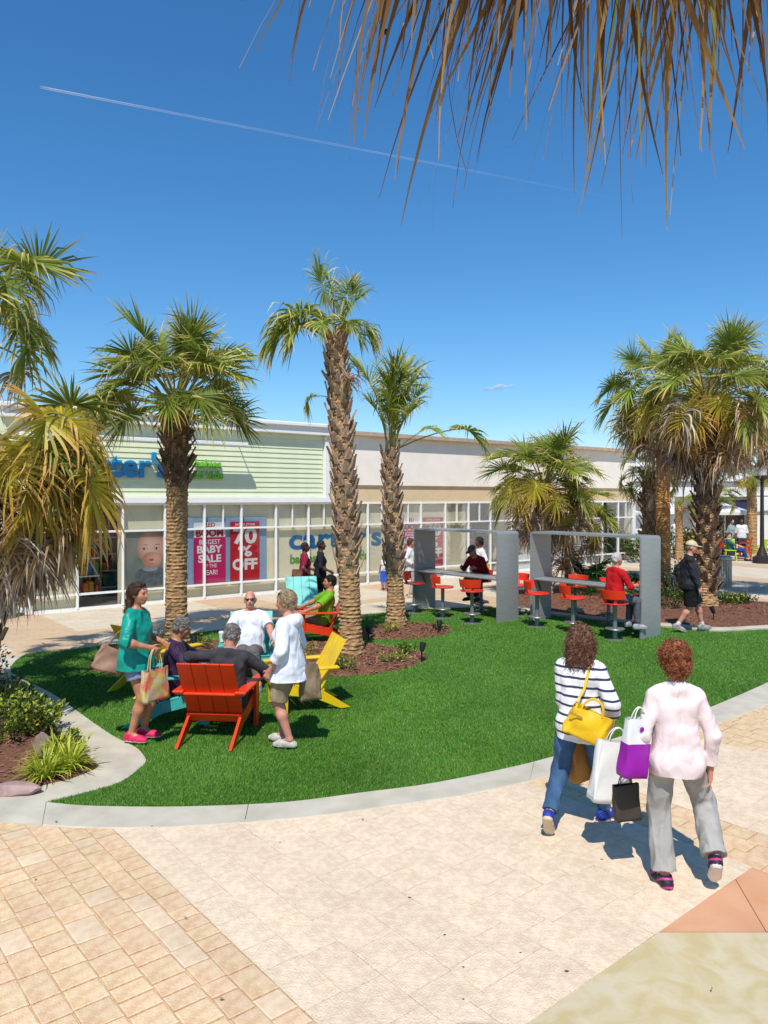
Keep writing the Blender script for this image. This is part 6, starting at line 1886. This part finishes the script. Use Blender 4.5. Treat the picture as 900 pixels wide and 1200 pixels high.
            S.cone(hq(0, -.08, .02), hq(0, -.10, -.22), .055 * s, .05 * s, .04); nz = lumps(.004, 40, seed)
        elif kind == 'full':
            S.ell(hq(0, -.020, .034), np.array([.096, .112, .108]) * s, HF, .03, [(hq(0, .062, .045), nv(hf * .88 - hu * .48)), (hq(0, 0, -.055), -hu)]); S.ell(hq(0, -.07, -.035), np.array([.07, .05, .06]) * s, HF, .03); nz = lumps(.006, 55, seed)
        v, q = S.mesh(nz)
        V2, Q2 = [v], [q]
        if kind in ('short', 'full', 'long', 'fringe') and vox < .0115:
            rr = np.random.default_rng(seed + 9); ring = 3
            for i_ in rr.choice(len(v), min(len(v) // 2, 420), replace=False):
                p0 = v[i_]; out = nv(p0 - hc); d = nv(-hu * (.9 if kind != 'short' else .5) - hf * .5 + rr.normal(0, .28, 3)); d = nv(d - out * (d @ out) * .95)
                L3 = rr.uniform(.03, .055) * (1.6 if kind == 'long' else 1); e1 = nv(np.cross(d, out)); tv = []
                for k in range(4):
                    c_ = p0 + out * .002 + d * L3 * (k / 3 - .3) + e1 * .004 * math.sin(k * 1.7 + i_); rw = .0036 * (1, 1.1, .8, .25)[k]
                    tv += [c_ - e1 * rw, c_ + e1 * rw, c_ + out * rw]
                b0 = sum(len(x) for x in V2); V2.append(np.array(tv)); Q2.append(np.array([(b0 + k * 3 + j_, b0 + k * 3 + (j_ + 1) % 3, b0 + (k + 1) * 3 + (j_ + 1) % 3, b0 + (k + 1) * 3 + j_) for k in range(3) for j_ in range(3)]))
        if kind in ('curly', 'bob') and vox < .008:
            # loose curls over the mass
            rr = np.random.default_rng(seed + 5); nb_ = len(v); cen = hc
            pick = rr.choice(len(v), 520 if kind == 'curly' else 520, replace=False)
            for i_ in pick:
                p0 = v[i_]; out = nv(p0 - cen); L3 = rr.uniform(.03, .055) if kind == 'curly' else rr.uniform(.05, .10)
                d = nv(out * (.55 if kind == 'curly' else .15) + np.array([0, 0, -1.0]) * (.5 if kind == 'curly' else 1.0) + rr.normal(0, .45, 3))
                e1 = nv(np.cross(d, [.3, .2, 1])); e2 = np.cross(d, e1); hrad = rr.uniform(.005, .010); ph = rr.uniform(0, 6.28); turns = rr.uniform(1.2, 2.2); ns_ = 12; ring = 5
                pts = [p0 + d * L3 * (k / ns_ - .25) + hrad * (e1 * math.cos(ph + turns * 6.28 * k / ns_) + e2 * math.sin(ph + turns * 6.28 * k / ns_)) for k in range(ns_ + 1)]
                tv = []
                for k, c_ in enumerate(pts):
                    dd = nv(pts[min(k + 1, ns_)] - pts[max(k - 1, 0)]); a1 = nv(np.cross(dd, [.1, .9, .4])); a2 = np.cross(dd, a1); rw = .0036 * (1 - .6 * k / ns_)
                    tv += [c_ + rw * (a1 * math.cos(6.28 * j_ / ring) + a2 * math.sin(6.28 * j_ / ring)) for j_ in range(ring)]
                b0 = sum(len(x) for x in V2)
                V2.append(np.array(tv)); Q2.append(np.array([(b0 + k * ring + j_, b0 + k * ring + (j_ + 1) % ring, b0 + (k + 1) * ring + (j_ + 1) % ring, b0 + (k + 1) * ring + j_) for k in range(ns_) for j_ in range(ring)]))
        obj('hair', mesh_data('hair', np.concatenate(V2), np.concatenate(Q2), hm, smooth=True), root)
    if hat:
        S = Solid(min(vox, .009)); S.ell(hq(0, -.012, .038), np.array([.091, .112, .098]) * s, HF, .01, [(hq(0, 0, .035), -hu)])
        S.ell(hq(0, .115, .040), np.array([.075, .075, .012]) * s, HF, .012)
        v, q = S.mesh(); obj('cap', mesh_data('cap', v, q, hat, smooth=True), root)
    J = dict(wL=wL, wR=wR, eL=eL, eR=eR, shL=shL, shR=shR, hip=hip, neck=neck, handL=hands[-1], handR=hands[1])
    mw = Matrix.Translation((loc[0], loc[1], z)) @ Matrix.Rotation(math.atan2(facing[1], facing[0]) - PI / 2, 4, 'Z')
    return root, {k: mw @ Vector(v) for k, v in J.items()}

H_GREY = hairmat('grey', (150, 144, 136), (104, 98, 92)); H_WHITE = hairmat('white', (206, 202, 194), (160, 154, 146)); H_AUB = hairmat('auburn', (168, 100, 58), (112, 60, 34))
H_BROWN = hairmat('brown', (126, 86, 60), (78, 50, 36)); H_DARK = hairmat('dark', (36, 28, 24), (20, 16, 14)); H_BLOND = hairmat('ash_blond', (190, 166, 128), (128, 108, 82)); H_CHEST = hairmat('chestnut', (92, 62, 44), (58, 38, 28))
SOLE_W = M('rubber_white', (216, 212, 204), rough=.7); SOLE_D = M('rubber_dark', (40, 40, 42), rough=.7); SOLE_T = M('rubber_tan', (206, 190, 160), rough=.7)

def sneaker(nm, c): return M('shoe_' + nm, c, tuple(int(v * .8) for v in c), rough=.6, scale=20, bump=.1, bscale=120)
# ---- the two women walking away
pk, JP = person('woman with curly auburn hair in a pale pink sweater and grey trousers, walking away', (2.04, 5.22), (.06, 1), 1.64, 'f', .90,
    dict(LA=(-.10, -.06, .085), RA=(.23, -.13, .24), RF=(-.25, -.8), RKP=(.35, 1, 0), LW=(-.18, .20, 1.03), LEP=(-.4, -.8, -.4), RW=(.25, .02, .84), REP=(.6, -.6, 0), curl=.45),
    'pink', .0065, top=dict(mat=cloth('pale_pink_knit', (236, 216, 214), .05), sleeve=1.88, hem=.105, t=.019, flare=.004, wr=.0055, fq=17, sflare=.006, st=.6, name='sweater'),
    bottom=dict(mat=cloth('grey_trouser', (170, 166, 160), .1), leg=1.93, t=.014, flare=.028, wr=.010, fq=15),
    shoes=(sneaker('black_pink', (40, 36, 44)), SOLE_W), hair=('curly', H_AUB), seed=11, head=(-.05, .1))
# pink trim of her shoes
for o in [c for c in pk.children if c.name.startswith('shoe')]:
    me = o.data; me.materials.append(sneaker('magenta', (206, 60, 140)))
    co = np.array([v.co for v in me.vertices]); c0 = co.mean(0)
    for p_ in me.polygons:
        if p_.material_index == 0 and (math.sin(p_.center.z * 95 + p_.center.y * 60) > .72): p_.material_index = 2
st_, JS = person('woman with wavy brown hair in a striped top and blue jeans, walking away', (1.60, 6.08), (.46, .89), 1.63, 'f', .96,
    dict(LA=(-.19, -.31, .20), LF=(.15, -.9), RA=(.15, .25, .085), RF=(-.45, 0), LKP=(-.1, 1, 0), LW=(-.10, .26, 1.0), LEP=(-.15, -.8, -.5), RW=(.24, .08, .90), REP=(.5, -.8, 0), curl=.9),
    'fair', .0065, top=dict(mat=stripes('navy_stripe', (232, 230, 230), (56, 60, 88), .074, .25), sleeve=1.45, hem=.13, t=.026, flare=.012, wr=.008, fq=15, sflare=.012, name='striped_top'),
    bottom=dict(mat=cloth('blue_denim', (70, 104, 142), .22), leg=1.92, t=.015, wr=.007, fq=20, name='jeans'), shoes=(sneaker('royal_blue', (34, 60, 160)), SOLE_T), hair=('bob', H_BROWN), seed=21, head=(.0, .12))
# ---- group on the turf
te, JT = person('woman standing in a teal blouse, denim shorts and hot pink sneakers', (-2.73, 8.23), (1, -.12), 1.70, 'f', 1.08,
    dict(LA=(-.075, .05, .085), RA=(.085, -.02, .085), RW=(.20, .24, 1.06), REP=(.9, -.8, -.1), LW=(-.19, .22, 1.05), curl=.9), 'tan', .0085,
    top=dict(mat=cloth('teal_satin', (22, 150, 132), .12, .35, .1), sleeve=1.05, hem=.115, t=.030, flare=.035, wr=.012, fq=13, sflare=.03, name='blouse'),
    bottom=dict(mat=cloth('pale_denim', (140, 156, 190), .15), leg=.50, t=.016, flare=.012, wr=.003, name='shorts'), shoes=(sneaker('hot_pink', (226, 40, 92)), SOLE_W), hair=('long', H_CHEST), glasses='up', seed=31, head=(-.15, .05))
wh, JW = person('woman standing in a white hooded jacket and khaki shorts', (-1.03, 8.06), (-.96, .28), 1.63, 'f', 1.08,
    dict(LA=(-.08, -.05, .085), RA=(.085, .10, .085), LW=(-.24, .12, .88), LEP=(-.6, -.8, 0), RW=(.22, .15, .92), curl=.6), 'pink', .0085,
    top=dict(mat=cloth('white_linen', (226, 228, 236), .05), sleeve=1.5, hem=.17, t=.034, flare=.045, wr=.010, fq=14, sflare=.016, hood=True, name='jacket'),
    bottom=dict(mat=cloth('khaki', (168, 148, 116), .12), leg=.92, t=.016, flare=.02, wr=.005, name='shorts'), shoes=(sneaker('beige', (206, 196, 180)), SOLE_W, 'low'), hair=('full', H_BLOND), glasses='up', seed=41, head=(.1, .12))
def chair_at(c, yaw, dx=0.0, dy=0.0):
    f = (-math.sin(yaw), math.cos(yaw)); r = (f[1], -f[0]); return (c[0] + r[0] * dx + f[0] * dy, c[1] + r[1] * dx + f[1] * dy), f
l_, f_ = chair_at(C_OR1, CY_OR1, .10, .06)
gj, JG = person('man in a dark grey jacket leaning over in the front orange chair', l_, f_, 1.76, 'm', 1.06, dict(SIT, sit=1, neck=(.02, -.10, .93), LW=(-.42, .12, .70), LEP=(-1, -.4, .3), RW=(.30, .25, .62), REP=(1, -.6, -.2)), 'pink', .0085,
    top=dict(mat=cloth('charcoal_fleece', (66, 64, 68), .15), sleeve=1.95, hem=.02, t=.022, wr=.006, fq=16, collar=True, name='jacket'), bottom=dict(mat=cloth('dark_jeans', (54, 60, 78)), leg=1.9, t=.012), shoes=(sneaker('brown', (70, 52, 40)), SOLE_D), hair=('short', H_GREY), seed=51, head=(-.2, .35))
l_, f_ = chair_at(C_TL1, CY_TL1, 0, .06)
pu, JU = person('man in a dark purple jacket seated in profile beside the teal blouse', l_, f_, 1.74, 'm', 1.08, dict(SIT, sit=1, neck=(0, -.08, .93), LW=(-.28, .32, .66), RW=(.28, .32, .66)), 'tan', .0085,
    top=dict(mat=cloth('plum_nylon', (62, 38, 72), .2, .5), sleeve=1.95, hem=.02, t=.026, wr=.008, fq=15, collar=True, name='jacket'), bottom=dict(mat=cloth('black_trouser', (40, 40, 46)), leg=1.9, t=.012), shoes=(sneaker('black', (34, 34, 36)), SOLE_D), hair=('short', H_GREY), seed=61, head=(.15, .4))
l_, f_ = chair_at(C_TL2, CY_TL2, 0, .08)
ws, JWS = person('bald man in a white short-sleeved shirt and dark glasses, seated facing the viewer', l_, f_, 1.78, 'm', 1.16, dict(SIT, sit=1, neck=(0, -.20, .95), LW=(-.32, .26, .64), RW=(.30, .30, .62)), 'pink', .009,
    top=dict(mat=cloth('white_cotton', (226, 226, 234), .06), sleeve=.85, hem=.02, t=.022, wr=.006, fq=17, sflare=.018, collar=True), bottom=dict(mat=cloth('grey_slacks', (104, 100, 98)), leg=1.9, t=.014), shoes=(sneaker('grey', (120, 116, 112)), SOLE_W), hair=('fringe', H_GREY), glasses='on', seed=71)
l_, f_ = chair_at(C_OR2, CY_OR2, 0, .06)
gr, JGR = person('man in a lime green shirt reclining in the orange chair by the tall palm', l_, f_, 1.78, 'm', 1.2, dict(SIT, sit=1, LW=(-.30, .20, .60), RW=(.30, .22, .60)), 'tan', .010,
    top=dict(mat=cloth('lime_polo', (120, 176, 40), .15), sleeve=.9, hem=.03, t=.022, wr=.006, fq=16, sflare=.015, collar=True), bottom=dict(mat=cloth('tan_short', (150, 130, 100)), leg=.95, t=.015, name='shorts'), shoes=(sneaker('white', (214, 212, 208)), SOLE_W), hair=('short', H_DARK), seed=81)
# ---- under the arches
l_ = (B_NEAR[0].x, B_NEAR[0].y)
person('grey-haired man in a red shirt on the stool of the nearer steel table', l_, (.94, .34), 1.76, 'm', 1.02, dict(STOOL, sit=1, neck=(0, .02, 1.30), LW=(-.05, .36, 1.0), RW=(.16, .34, 1.0), LA=(-.08, .36, .30), RA=(.12, .40, .28)), 'pink', .012,
    top=dict(mat=cloth('scarlet', (196, 26, 30), .12), sleeve=1.1, hem=.03, t=.022, wr=.006, fq=16), bottom=dict(mat=cloth('grey_jean', (92, 94, 104)), leg=1.9, t=.012), shoes=(sneaker('grey_white', (176, 176, 180)), SOLE_W), hair=('short', H_WHITE), seed=91)
l_ = (A_SEAT.x, A_SEAT.y)
person('man in a crimson jacket and grey cap bent over the farther steel table', l_, (-E2.x, -E2.y), 1.76, 'm', 1.08, dict(STOOL, sit=1, neck=(0, .20, 1.24), LW=(-.22, .42, 1.02), RW=(.22, .42, 1.02)), 'tan', .014,
    top=dict(mat=cloth('crimson', (150, 22, 36), .15), sleeve=1.95, hem=.03, t=.024, wr=.006), bottom=dict(mat=cloth('black_jean', (34, 34, 38)), leg=1.9, t=.012), shoes=(sneaker('black2', (30, 30, 32)), SOLE_D), hat=cloth('grey_cap', (92, 92, 94)), seed=95, head=(0, .5))
person('man in a black jacket, shorts and beige cap walking past the palms', G(808, 741), (1, -.08), 1.77, 'm', 1.1, dict(LA=(-.09, .27, .085), RA=(.09, -.25, .12), RF=(0, -.35), LW=(-.24, -.12, .92), RW=(.25, .10, .86), twist=-.25), 'pink', .011,
    top=dict(mat=cloth('black_windbreaker', (46, 48, 52), .3, .5), sleeve=1.96, hem=.10, t=.034, wr=.009, fq=16, flare=.01, collar=True, name='jacket'), bottom=dict(mat=cloth('black_short', (26, 26, 28)), leg=.98, t=.028, flare=.02, name='shorts'), shoes=(sneaker('grey_run', (160, 158, 156)), SOLE_W), socks=SOCK, hat=cloth('beige_cap', (206, 192, 160)), hair=('fringe', H_GREY), seed=101, head=(0, .15))
# ---- strollers along the shop windows
_w, JM = person('woman in a maroon top and jeans strolling by the windows', (-1.86, 17.5), (.8, .25), 1.62, 'f', 1.0, dict(LA=(-.08, .18, .085), RA=(.08, -.2, .12), LW=(-.2, .22, 1.05), RW=(.24, .1, .95)), 'deep', .015,
    top=dict(mat=cloth('maroon', (140, 30, 60), .15), sleeve=.8, hem=.1, t=.02), bottom=dict(mat=cloth('navy_jean', (40, 52, 84)), leg=1.9, t=.01), shoes=(sneaker('dark', (50, 46, 46)), SOLE_D), hair=('short', H_DARK), seed=111)
_w, JB = person('woman in black with a pale blue sleeve strolling by the windows', (-1.50, 17.65), (.85, .15), 1.66, 'f', 1.0, dict(LA=(-.08, -.2, .1), RA=(.08, .2, .085), LW=(-.24, .05, .9), RW=(.22, .2, 1.0)), 'deep', .015,
    top=dict(mat=cloth('black_knit', (36, 36, 42), .2), sleeve=1.2, hem=.08, t=.02), bottom=dict(mat=cloth('black_legging', (28, 28, 32)), leg=1.9, t=.008), shoes=(sneaker('orange', (200, 110, 60)), SOLE_W), hair=('short', H_DARK), seed=115)
_w, JC = person('small girl in a white top and pink trousers by the windows', G(451, 692), (-.5, -.85), 1.06, 'f', 1.05, dict(LW=(-.26, .05, .88), RW=(.26, .05, .88)), 'deep', .013,
    top=dict(mat=cloth('child_white', (222, 216, 216)), sleeve=.7, hem=.08, t=.02), bottom=dict(mat=cloth('child_pink', (216, 176, 184)), leg=1.85, t=.015), shoes=(sneaker('rose', (190, 120, 120)), SOLE_W), hair=('full', H_DARK), seed=121)
person('woman in a white jacket standing left of the farther steel arch', G(481, 700), (.9, -.3), 1.56, 'f', 1.08, dict(LW=(-.22, .15, 1.0), RW=(.22, .15, 1.0)), 'tan', .015,
    top=dict(mat=cloth('white_jacket', (222, 220, 218)), sleeve=1.9, hem=.12, t=.03, flare=.02), bottom=dict(mat=cloth('pale_trouser', (176, 170, 166)), leg=1.9, t=.015), shoes=(sneaker('pale', (190, 186, 180)), SOLE_W), hair=('full', H_CHEST), seed=125)
_w, JO = person('woman in a white shirt with an orange bag behind the farther steel table', (2.42, 18.9), (-.9, -.35), 1.66, 'f', 1.1, dict(LW=(-.22, .2, 1.05), RW=(.25, .05, .9)), 'deep', .015,
    top=dict(mat=cloth('white_shirt', (226, 224, 222)), sleeve=1.0, hem=.1, t=.028, flare=.015), bottom=dict(mat=cloth('dark_trouser', (50, 50, 56)), leg=1.9, t=.014), shoes=(sneaker('dark3', (60, 56, 54)), SOLE_D), hair=('full', H_DARK), seed=131)
# ---- far visitors at the cafe
for i, (px, py, fc, Hh, sk, tc_, bc_, sit, lab) in enumerate([
        (861, 657, (1, -.3), 1.7, 'fair', (60, 110, 110), (44, 70, 130), True, 'far visitor in teal and blue sitting on a lime chair'), (869, 652, (-.3, -1), 1.7, 'deep', (226, 224, 222), (60, 60, 66), False, 'far visitor in white standing in front of the dark shop window'),
        (857, 651, (.6, -1), 1.68, 'fair', (150, 170, 170), (70, 80, 90), False, 'far visitor in grey-green standing next to the one in white'), (842, 653, (.2, -1), 1.68, 'tan', (36, 36, 60), (40, 40, 46), True, 'far visitor in dark navy sitting next to the shaggy trunk'),
        (792, 650, (0, -1), 1.7, 'tan', (226, 226, 228), (200, 200, 204), False, 'far visitor in white seen between the palm trunks'), (849, 655, (-1, -.2), 1.66, 'fair', (70, 60, 140), (50, 50, 70), True, 'far visitor in violet sitting at the red chairs')]):
    x, y = G(px, py)
    person(lab, (x, y), fc, Hh, 'm' if i % 2 else 'f', 1.05, dict(SIT, sit=1) if sit else {}, sk, .024, top=dict(mat=cloth('far_top_%d' % i, tc_), sleeve=1.2, hem=.08, t=.02), bottom=dict(mat=cloth('far_bottom_%d' % i, bc_), leg=1.85, t=.015),
           shoes=(SOLE_D, SOLE_D), hair=('short', H_DARK if sk == 'deep' else H_CHEST), seed=150 + i)
# ---- child mannequins in the right windows
MANN = M('mannequin_skin', (150, 110, 90), rough=.5)
for i, (x, tc_, bc_, lab) in enumerate([(12.25, (70, 64, 66), (110, 106, 104), 'child mannequin in a dark top, leftmost above the steel arches'), (13.3, (190, 190, 50), (60, 60, 70), 'child mannequin in a yellow-green top behind the short bushy palm'), (14.25, (44, 44, 48), (30, 30, 34), 'child mannequin in black right of the short bushy palm'), (15.15, (80, 70, 64), (70, 60, 54), 'child mannequin in brown, farthest right in the windows')]):
    p = Matrix.Rotation(FA, 4, 'Z') @ Vector((x, .13, 0)) + F0
    person(lab, (p.x, p.y), (math.sin(FA), -math.cos(FA)), 1.25, 'm', .85, dict(LW=(-.2, .02, .86), RW=(.2, .02, .86), LA=(-.07, 0, .085), RA=(.07, 0, .085)), MANN, .018, top=dict(mat=cloth('mann_top_%d' % i, tc_), sleeve=1.0, hem=.06, t=.012), bottom=dict(mat=cloth('mann_bot_%d' % i, bc_), leg=1.7, t=.01), shoes=(SOLE_D, SOLE_D), hair=('short', H_DARK), z=.62, seed=170 + i, cat='mannequin', name='mannequin')
pl = empty('display_plinth', F0, FA, 'low white plinth under the child mannequins in the right windows', 'plinth')
MB().box((13.7, .095, .33), (3.5, .14, .55)).build('plinth_block', WHITE, pl)

# ------------------------------------------------------------------ bags
def bag(name, loc, yaw, w, d, h, mat_, label, cat='bag', taper=.12, handle=None, hmat=None, tilt=(0, 0), sag=.015, seed=1, band=None, round_=.3, hw=.006):
    """soft carrier: tapered body with folded gussets, open rim, and looped handles; origin at the middle of its bottom"""
    root = empty(name, loc, yaw, label, cat)
    root.rotation_euler = (tilt[0], tilt[1], yaw)
    rr = random.Random(seed)
    nu, nz_ = 28, 12; V = []; Fs = []; mi = []
    for j in range(nz_ + 1):
        t = j / nz_; ww = w / 2 * (1 - taper * t); dd = d / 2 * (1 - .55 * t * (1 if round_ < .5 else .2))
        if j == 0: ww *= .97; dd *= .9
        for i in range(nu):
            a = 2 * PI * i / nu; c, s_ = math.cos(a), math.sin(a); e = round_
            x = ww * math.copysign(abs(c) ** e, c); y = dd * math.copysign(abs(s_) ** e, s_)
            k = sag * (math.sin(3.1 * a + 5 * t + seed) + math.sin(7 * a - 9 * t + 2 * seed) * .5)
            V.append((x + k * c * .6, y + k * s_ * 1.0, h * t + (sag * .8 * math.sin(2 * a + seed) if j == nz_ else 0)))
    for j in range(nz_):
        for i in range(nu):
            i2 = (i + 1) % nu; Fs.append((j * nu + i, j * nu + i2, (j + 1) * nu + i2, (j + 1) * nu + i)); mi.append(1 if band and band[0] <= (j + .5) / nz_ < band[1] else 0)
    Fs.append(tuple(range(nu - 1, -1, -1))); mi.append(0)
    mats = [mat_] + ([band[2]] if band else [])
    obj('bag_body', mesh_data('bag_body', V, Fs, mats, mi, smooth=True), root)
    if handle:
        for sy in (-1, 1):
            pts = []
            for k in range(13):
                a = PI * k / 12; pts.append((-math.cos(a) * w * .24, sy * d * .18 * (1 - .7 * math.sin(a)), h * .95 + math.sin(a) * handle))
            MB().tube(pts, hw, 7).build('handle', hmat or mat_, root, True)
    return root
LEATHER_Y = M('yellow_leather', (228, 186, 26), (216, 172, 20), rough=.4, scale=10, bump=.15, bscale=90)
PAPER_W = M('white_paper_bag', (226, 226, 222), var=.03, rough=.6, bump=.1, bscale=25); PAPER_K = M('kraft_paper', (186, 132, 66), (172, 118, 56), rough=.8, scale=8, bump=.15, bscale=25)
PAPER_D = M('dark_brown_paper', (62, 54, 46), var=.1, rough=.6); PURP = M('purple_gloss_paper', (152, 28, 162), (136, 20, 146), rough=.3, scale=4)
# carried by the two walking women
b1 = bag('handbag', (1.555, 5.83, .82), -.42, .34, .13, .23, LEATHER_Y, 'yellow leather handbag hanging behind the striped top', 'handbag', taper=.10, handle=.11, tilt=(0, .32), seed=3, round_=.42, hw=.008)
def world_strap(root, pts, mat_, w=.02, th=.004, nm='strap'):
    """a flat strap through world points, fixed to the bag"""
    inv = (Matrix.Translation(root.location) @ root.rotation_euler.to_matrix().to_4x4()).inverted()
    q = [inv @ Vector(p_) for p_ in pts]
    mb_ = MB()
    for a_, b_ in zip(q[:-1], q[1:]): mb_.bar(a_, b_, w, th, up=(0, -1, .2))
    mb_.build(nm, mat_, root)
_nk, _sh = JS['neck'], JS['shR']
_f = Vector((.46, .89, 0)); _m = _nk.lerp(_sh, .62)
world_strap(b1, [(1.50, 5.87, 1.03), (1.545, 5.905, 1.12), _m - _f * .128 + Vector((-.03, 0, -.14)), _m - _f * .085 + Vector((0, 0, .02)), _m + Vector((0, 0, .078)), _m + _f * .08 + Vector((0, 0, .03))], LEATHER_Y)
MB().box((-.10, -.071, .17), (.10, .006, .012)).build('zip', M('brass', (190, 160, 90), metal=.8, rough=.35), b1)
b2 = bag('gift_bag', (1.72, 5.18, .77), .35, .20, .12, .40, PURP, 'purple gift bag with a white top hanging from the arm of the woman in pink', taper=.02, handle=.10, hmat=PAPER_W, tilt=(.05, .10), seed=5, band=(.62, 1.01, PAPER_W), sag=.005, round_=.22, hw=.004)
MB().lathe([(.0005, 0), (.018, .001), (.018, .003), (.0005, .004)], 16).build('round_emblem', PURP, b2, False, (.01, -.034, .335), (PI / 2, 0, 0))
b3 = bag('paper_bag', (1.68, 5.62, .42), .2, .30, .13, .46, PAPER_W, 'white paper shopping bag carried between the two women', taper=.03, handle=.12, tilt=(.05, .14), seed=7, sag=.008, round_=.22, hw=.004)
b4 = bag('paper_bag', (1.74, 5.34, .40), .15, .19, .09, .25, PAPER_D, 'small dark brown paper bag below the purple one', taper=.02, handle=.09, hmat=DARK, tilt=(0, -.06), seed=9, sag=.004, round_=.22, hw=.004)
b5 = bag('paper_bag', (1.66, 6.22, .36), .5, .24, .12, .34, PAPER_K, 'brown kraft paper bag beside the jeans of the striped woman', taper=.03, handle=.1, tilt=(0, -.12), seed=11, sag=.006, round_=.22, hw=.004)
# turf group
TAUPE = M('taupe_leather', (150, 116, 96), (134, 100, 82), rough=.55, scale=9, bump=.2, bscale=70)
b6 = bag('shoulder_bag', (-3.02, 8.14, .82), .1, .36, .17, .27, TAUPE, 'taupe leather shoulder bag behind the teal blouse', 'handbag', taper=.38, tilt=(0, .28), seed=13, round_=.45, sag=.02)
MB().tube([(-.07, 0, .25), (.0, -.02, .42), (.13, -.02, .56), (.20, 0, .60)], .010, 7).build('strap', TAUPE, b6, True)
PRINT = M('tote_print', (200, 180, 140), (206, 110, 84), rough=.7, scale=7, lo=.42, hi=.58, detail=2, speck=((190, 190, 60), 9, .35, .7))
b7 = bag('tote_bag', (-2.46, 8.02, .52), 1.0, .34, .11, .34, PRINT, 'patterned tote bag hanging from the forearm of the woman in teal', 'tote bag', taper=.05, handle=.24, hmat=M('tote_strap', (196, 170, 132), rough=.8), seed=15, round_=.35, sag=.012)
b8 = bag('shoulder_bag', (-.78, 8.06, .52), .3, .24, .10, .38, cloth('olive_bag', (134, 118, 92)), 'olive cloth bag hanging behind the khaki shorts', 'handbag', taper=.15, tilt=(0, -.12), seed=17, round_=.5, sag=.02)
MB().tube([(.0, 0, .36), (-.03, 0, .6), (-.14, 0, .86)], .008, 6).build('strap', cloth('olive_bag', (134, 118, 92)), b8, True)
# strollers
bag('shopping_bag', (JC['handL'].x - .12, JC['handL'].y, .28), 0, .26, .1, .3, cloth('blue_plastic', (40, 90, 190)), 'bright blue bag carried by the small girl', handle=.1, seed=19)
bag('shoulder_bag', (JO['handL'].x + .28, JO['handL'].y - .05, .72), .2, .22, .1, .32, cloth('orange_bag', (240, 150, 20)), 'orange bag at the hip of the woman in white by the steel table', 'handbag', seed=21)
bag('shoulder_bag', (-2.02, 17.35, .72), .2, .26, .12, .3, cloth('brown_bag', (120, 84, 60)), 'brown bag at the side of the woman in maroon', 'handbag', seed=23)
bag('shopping_bag', (-1.72, 17.42, .48), .2, .3, .1, .36, cloth('denim_blue_bag', (50, 80, 160)), 'blue bag carried between the two strollers', seed=25)
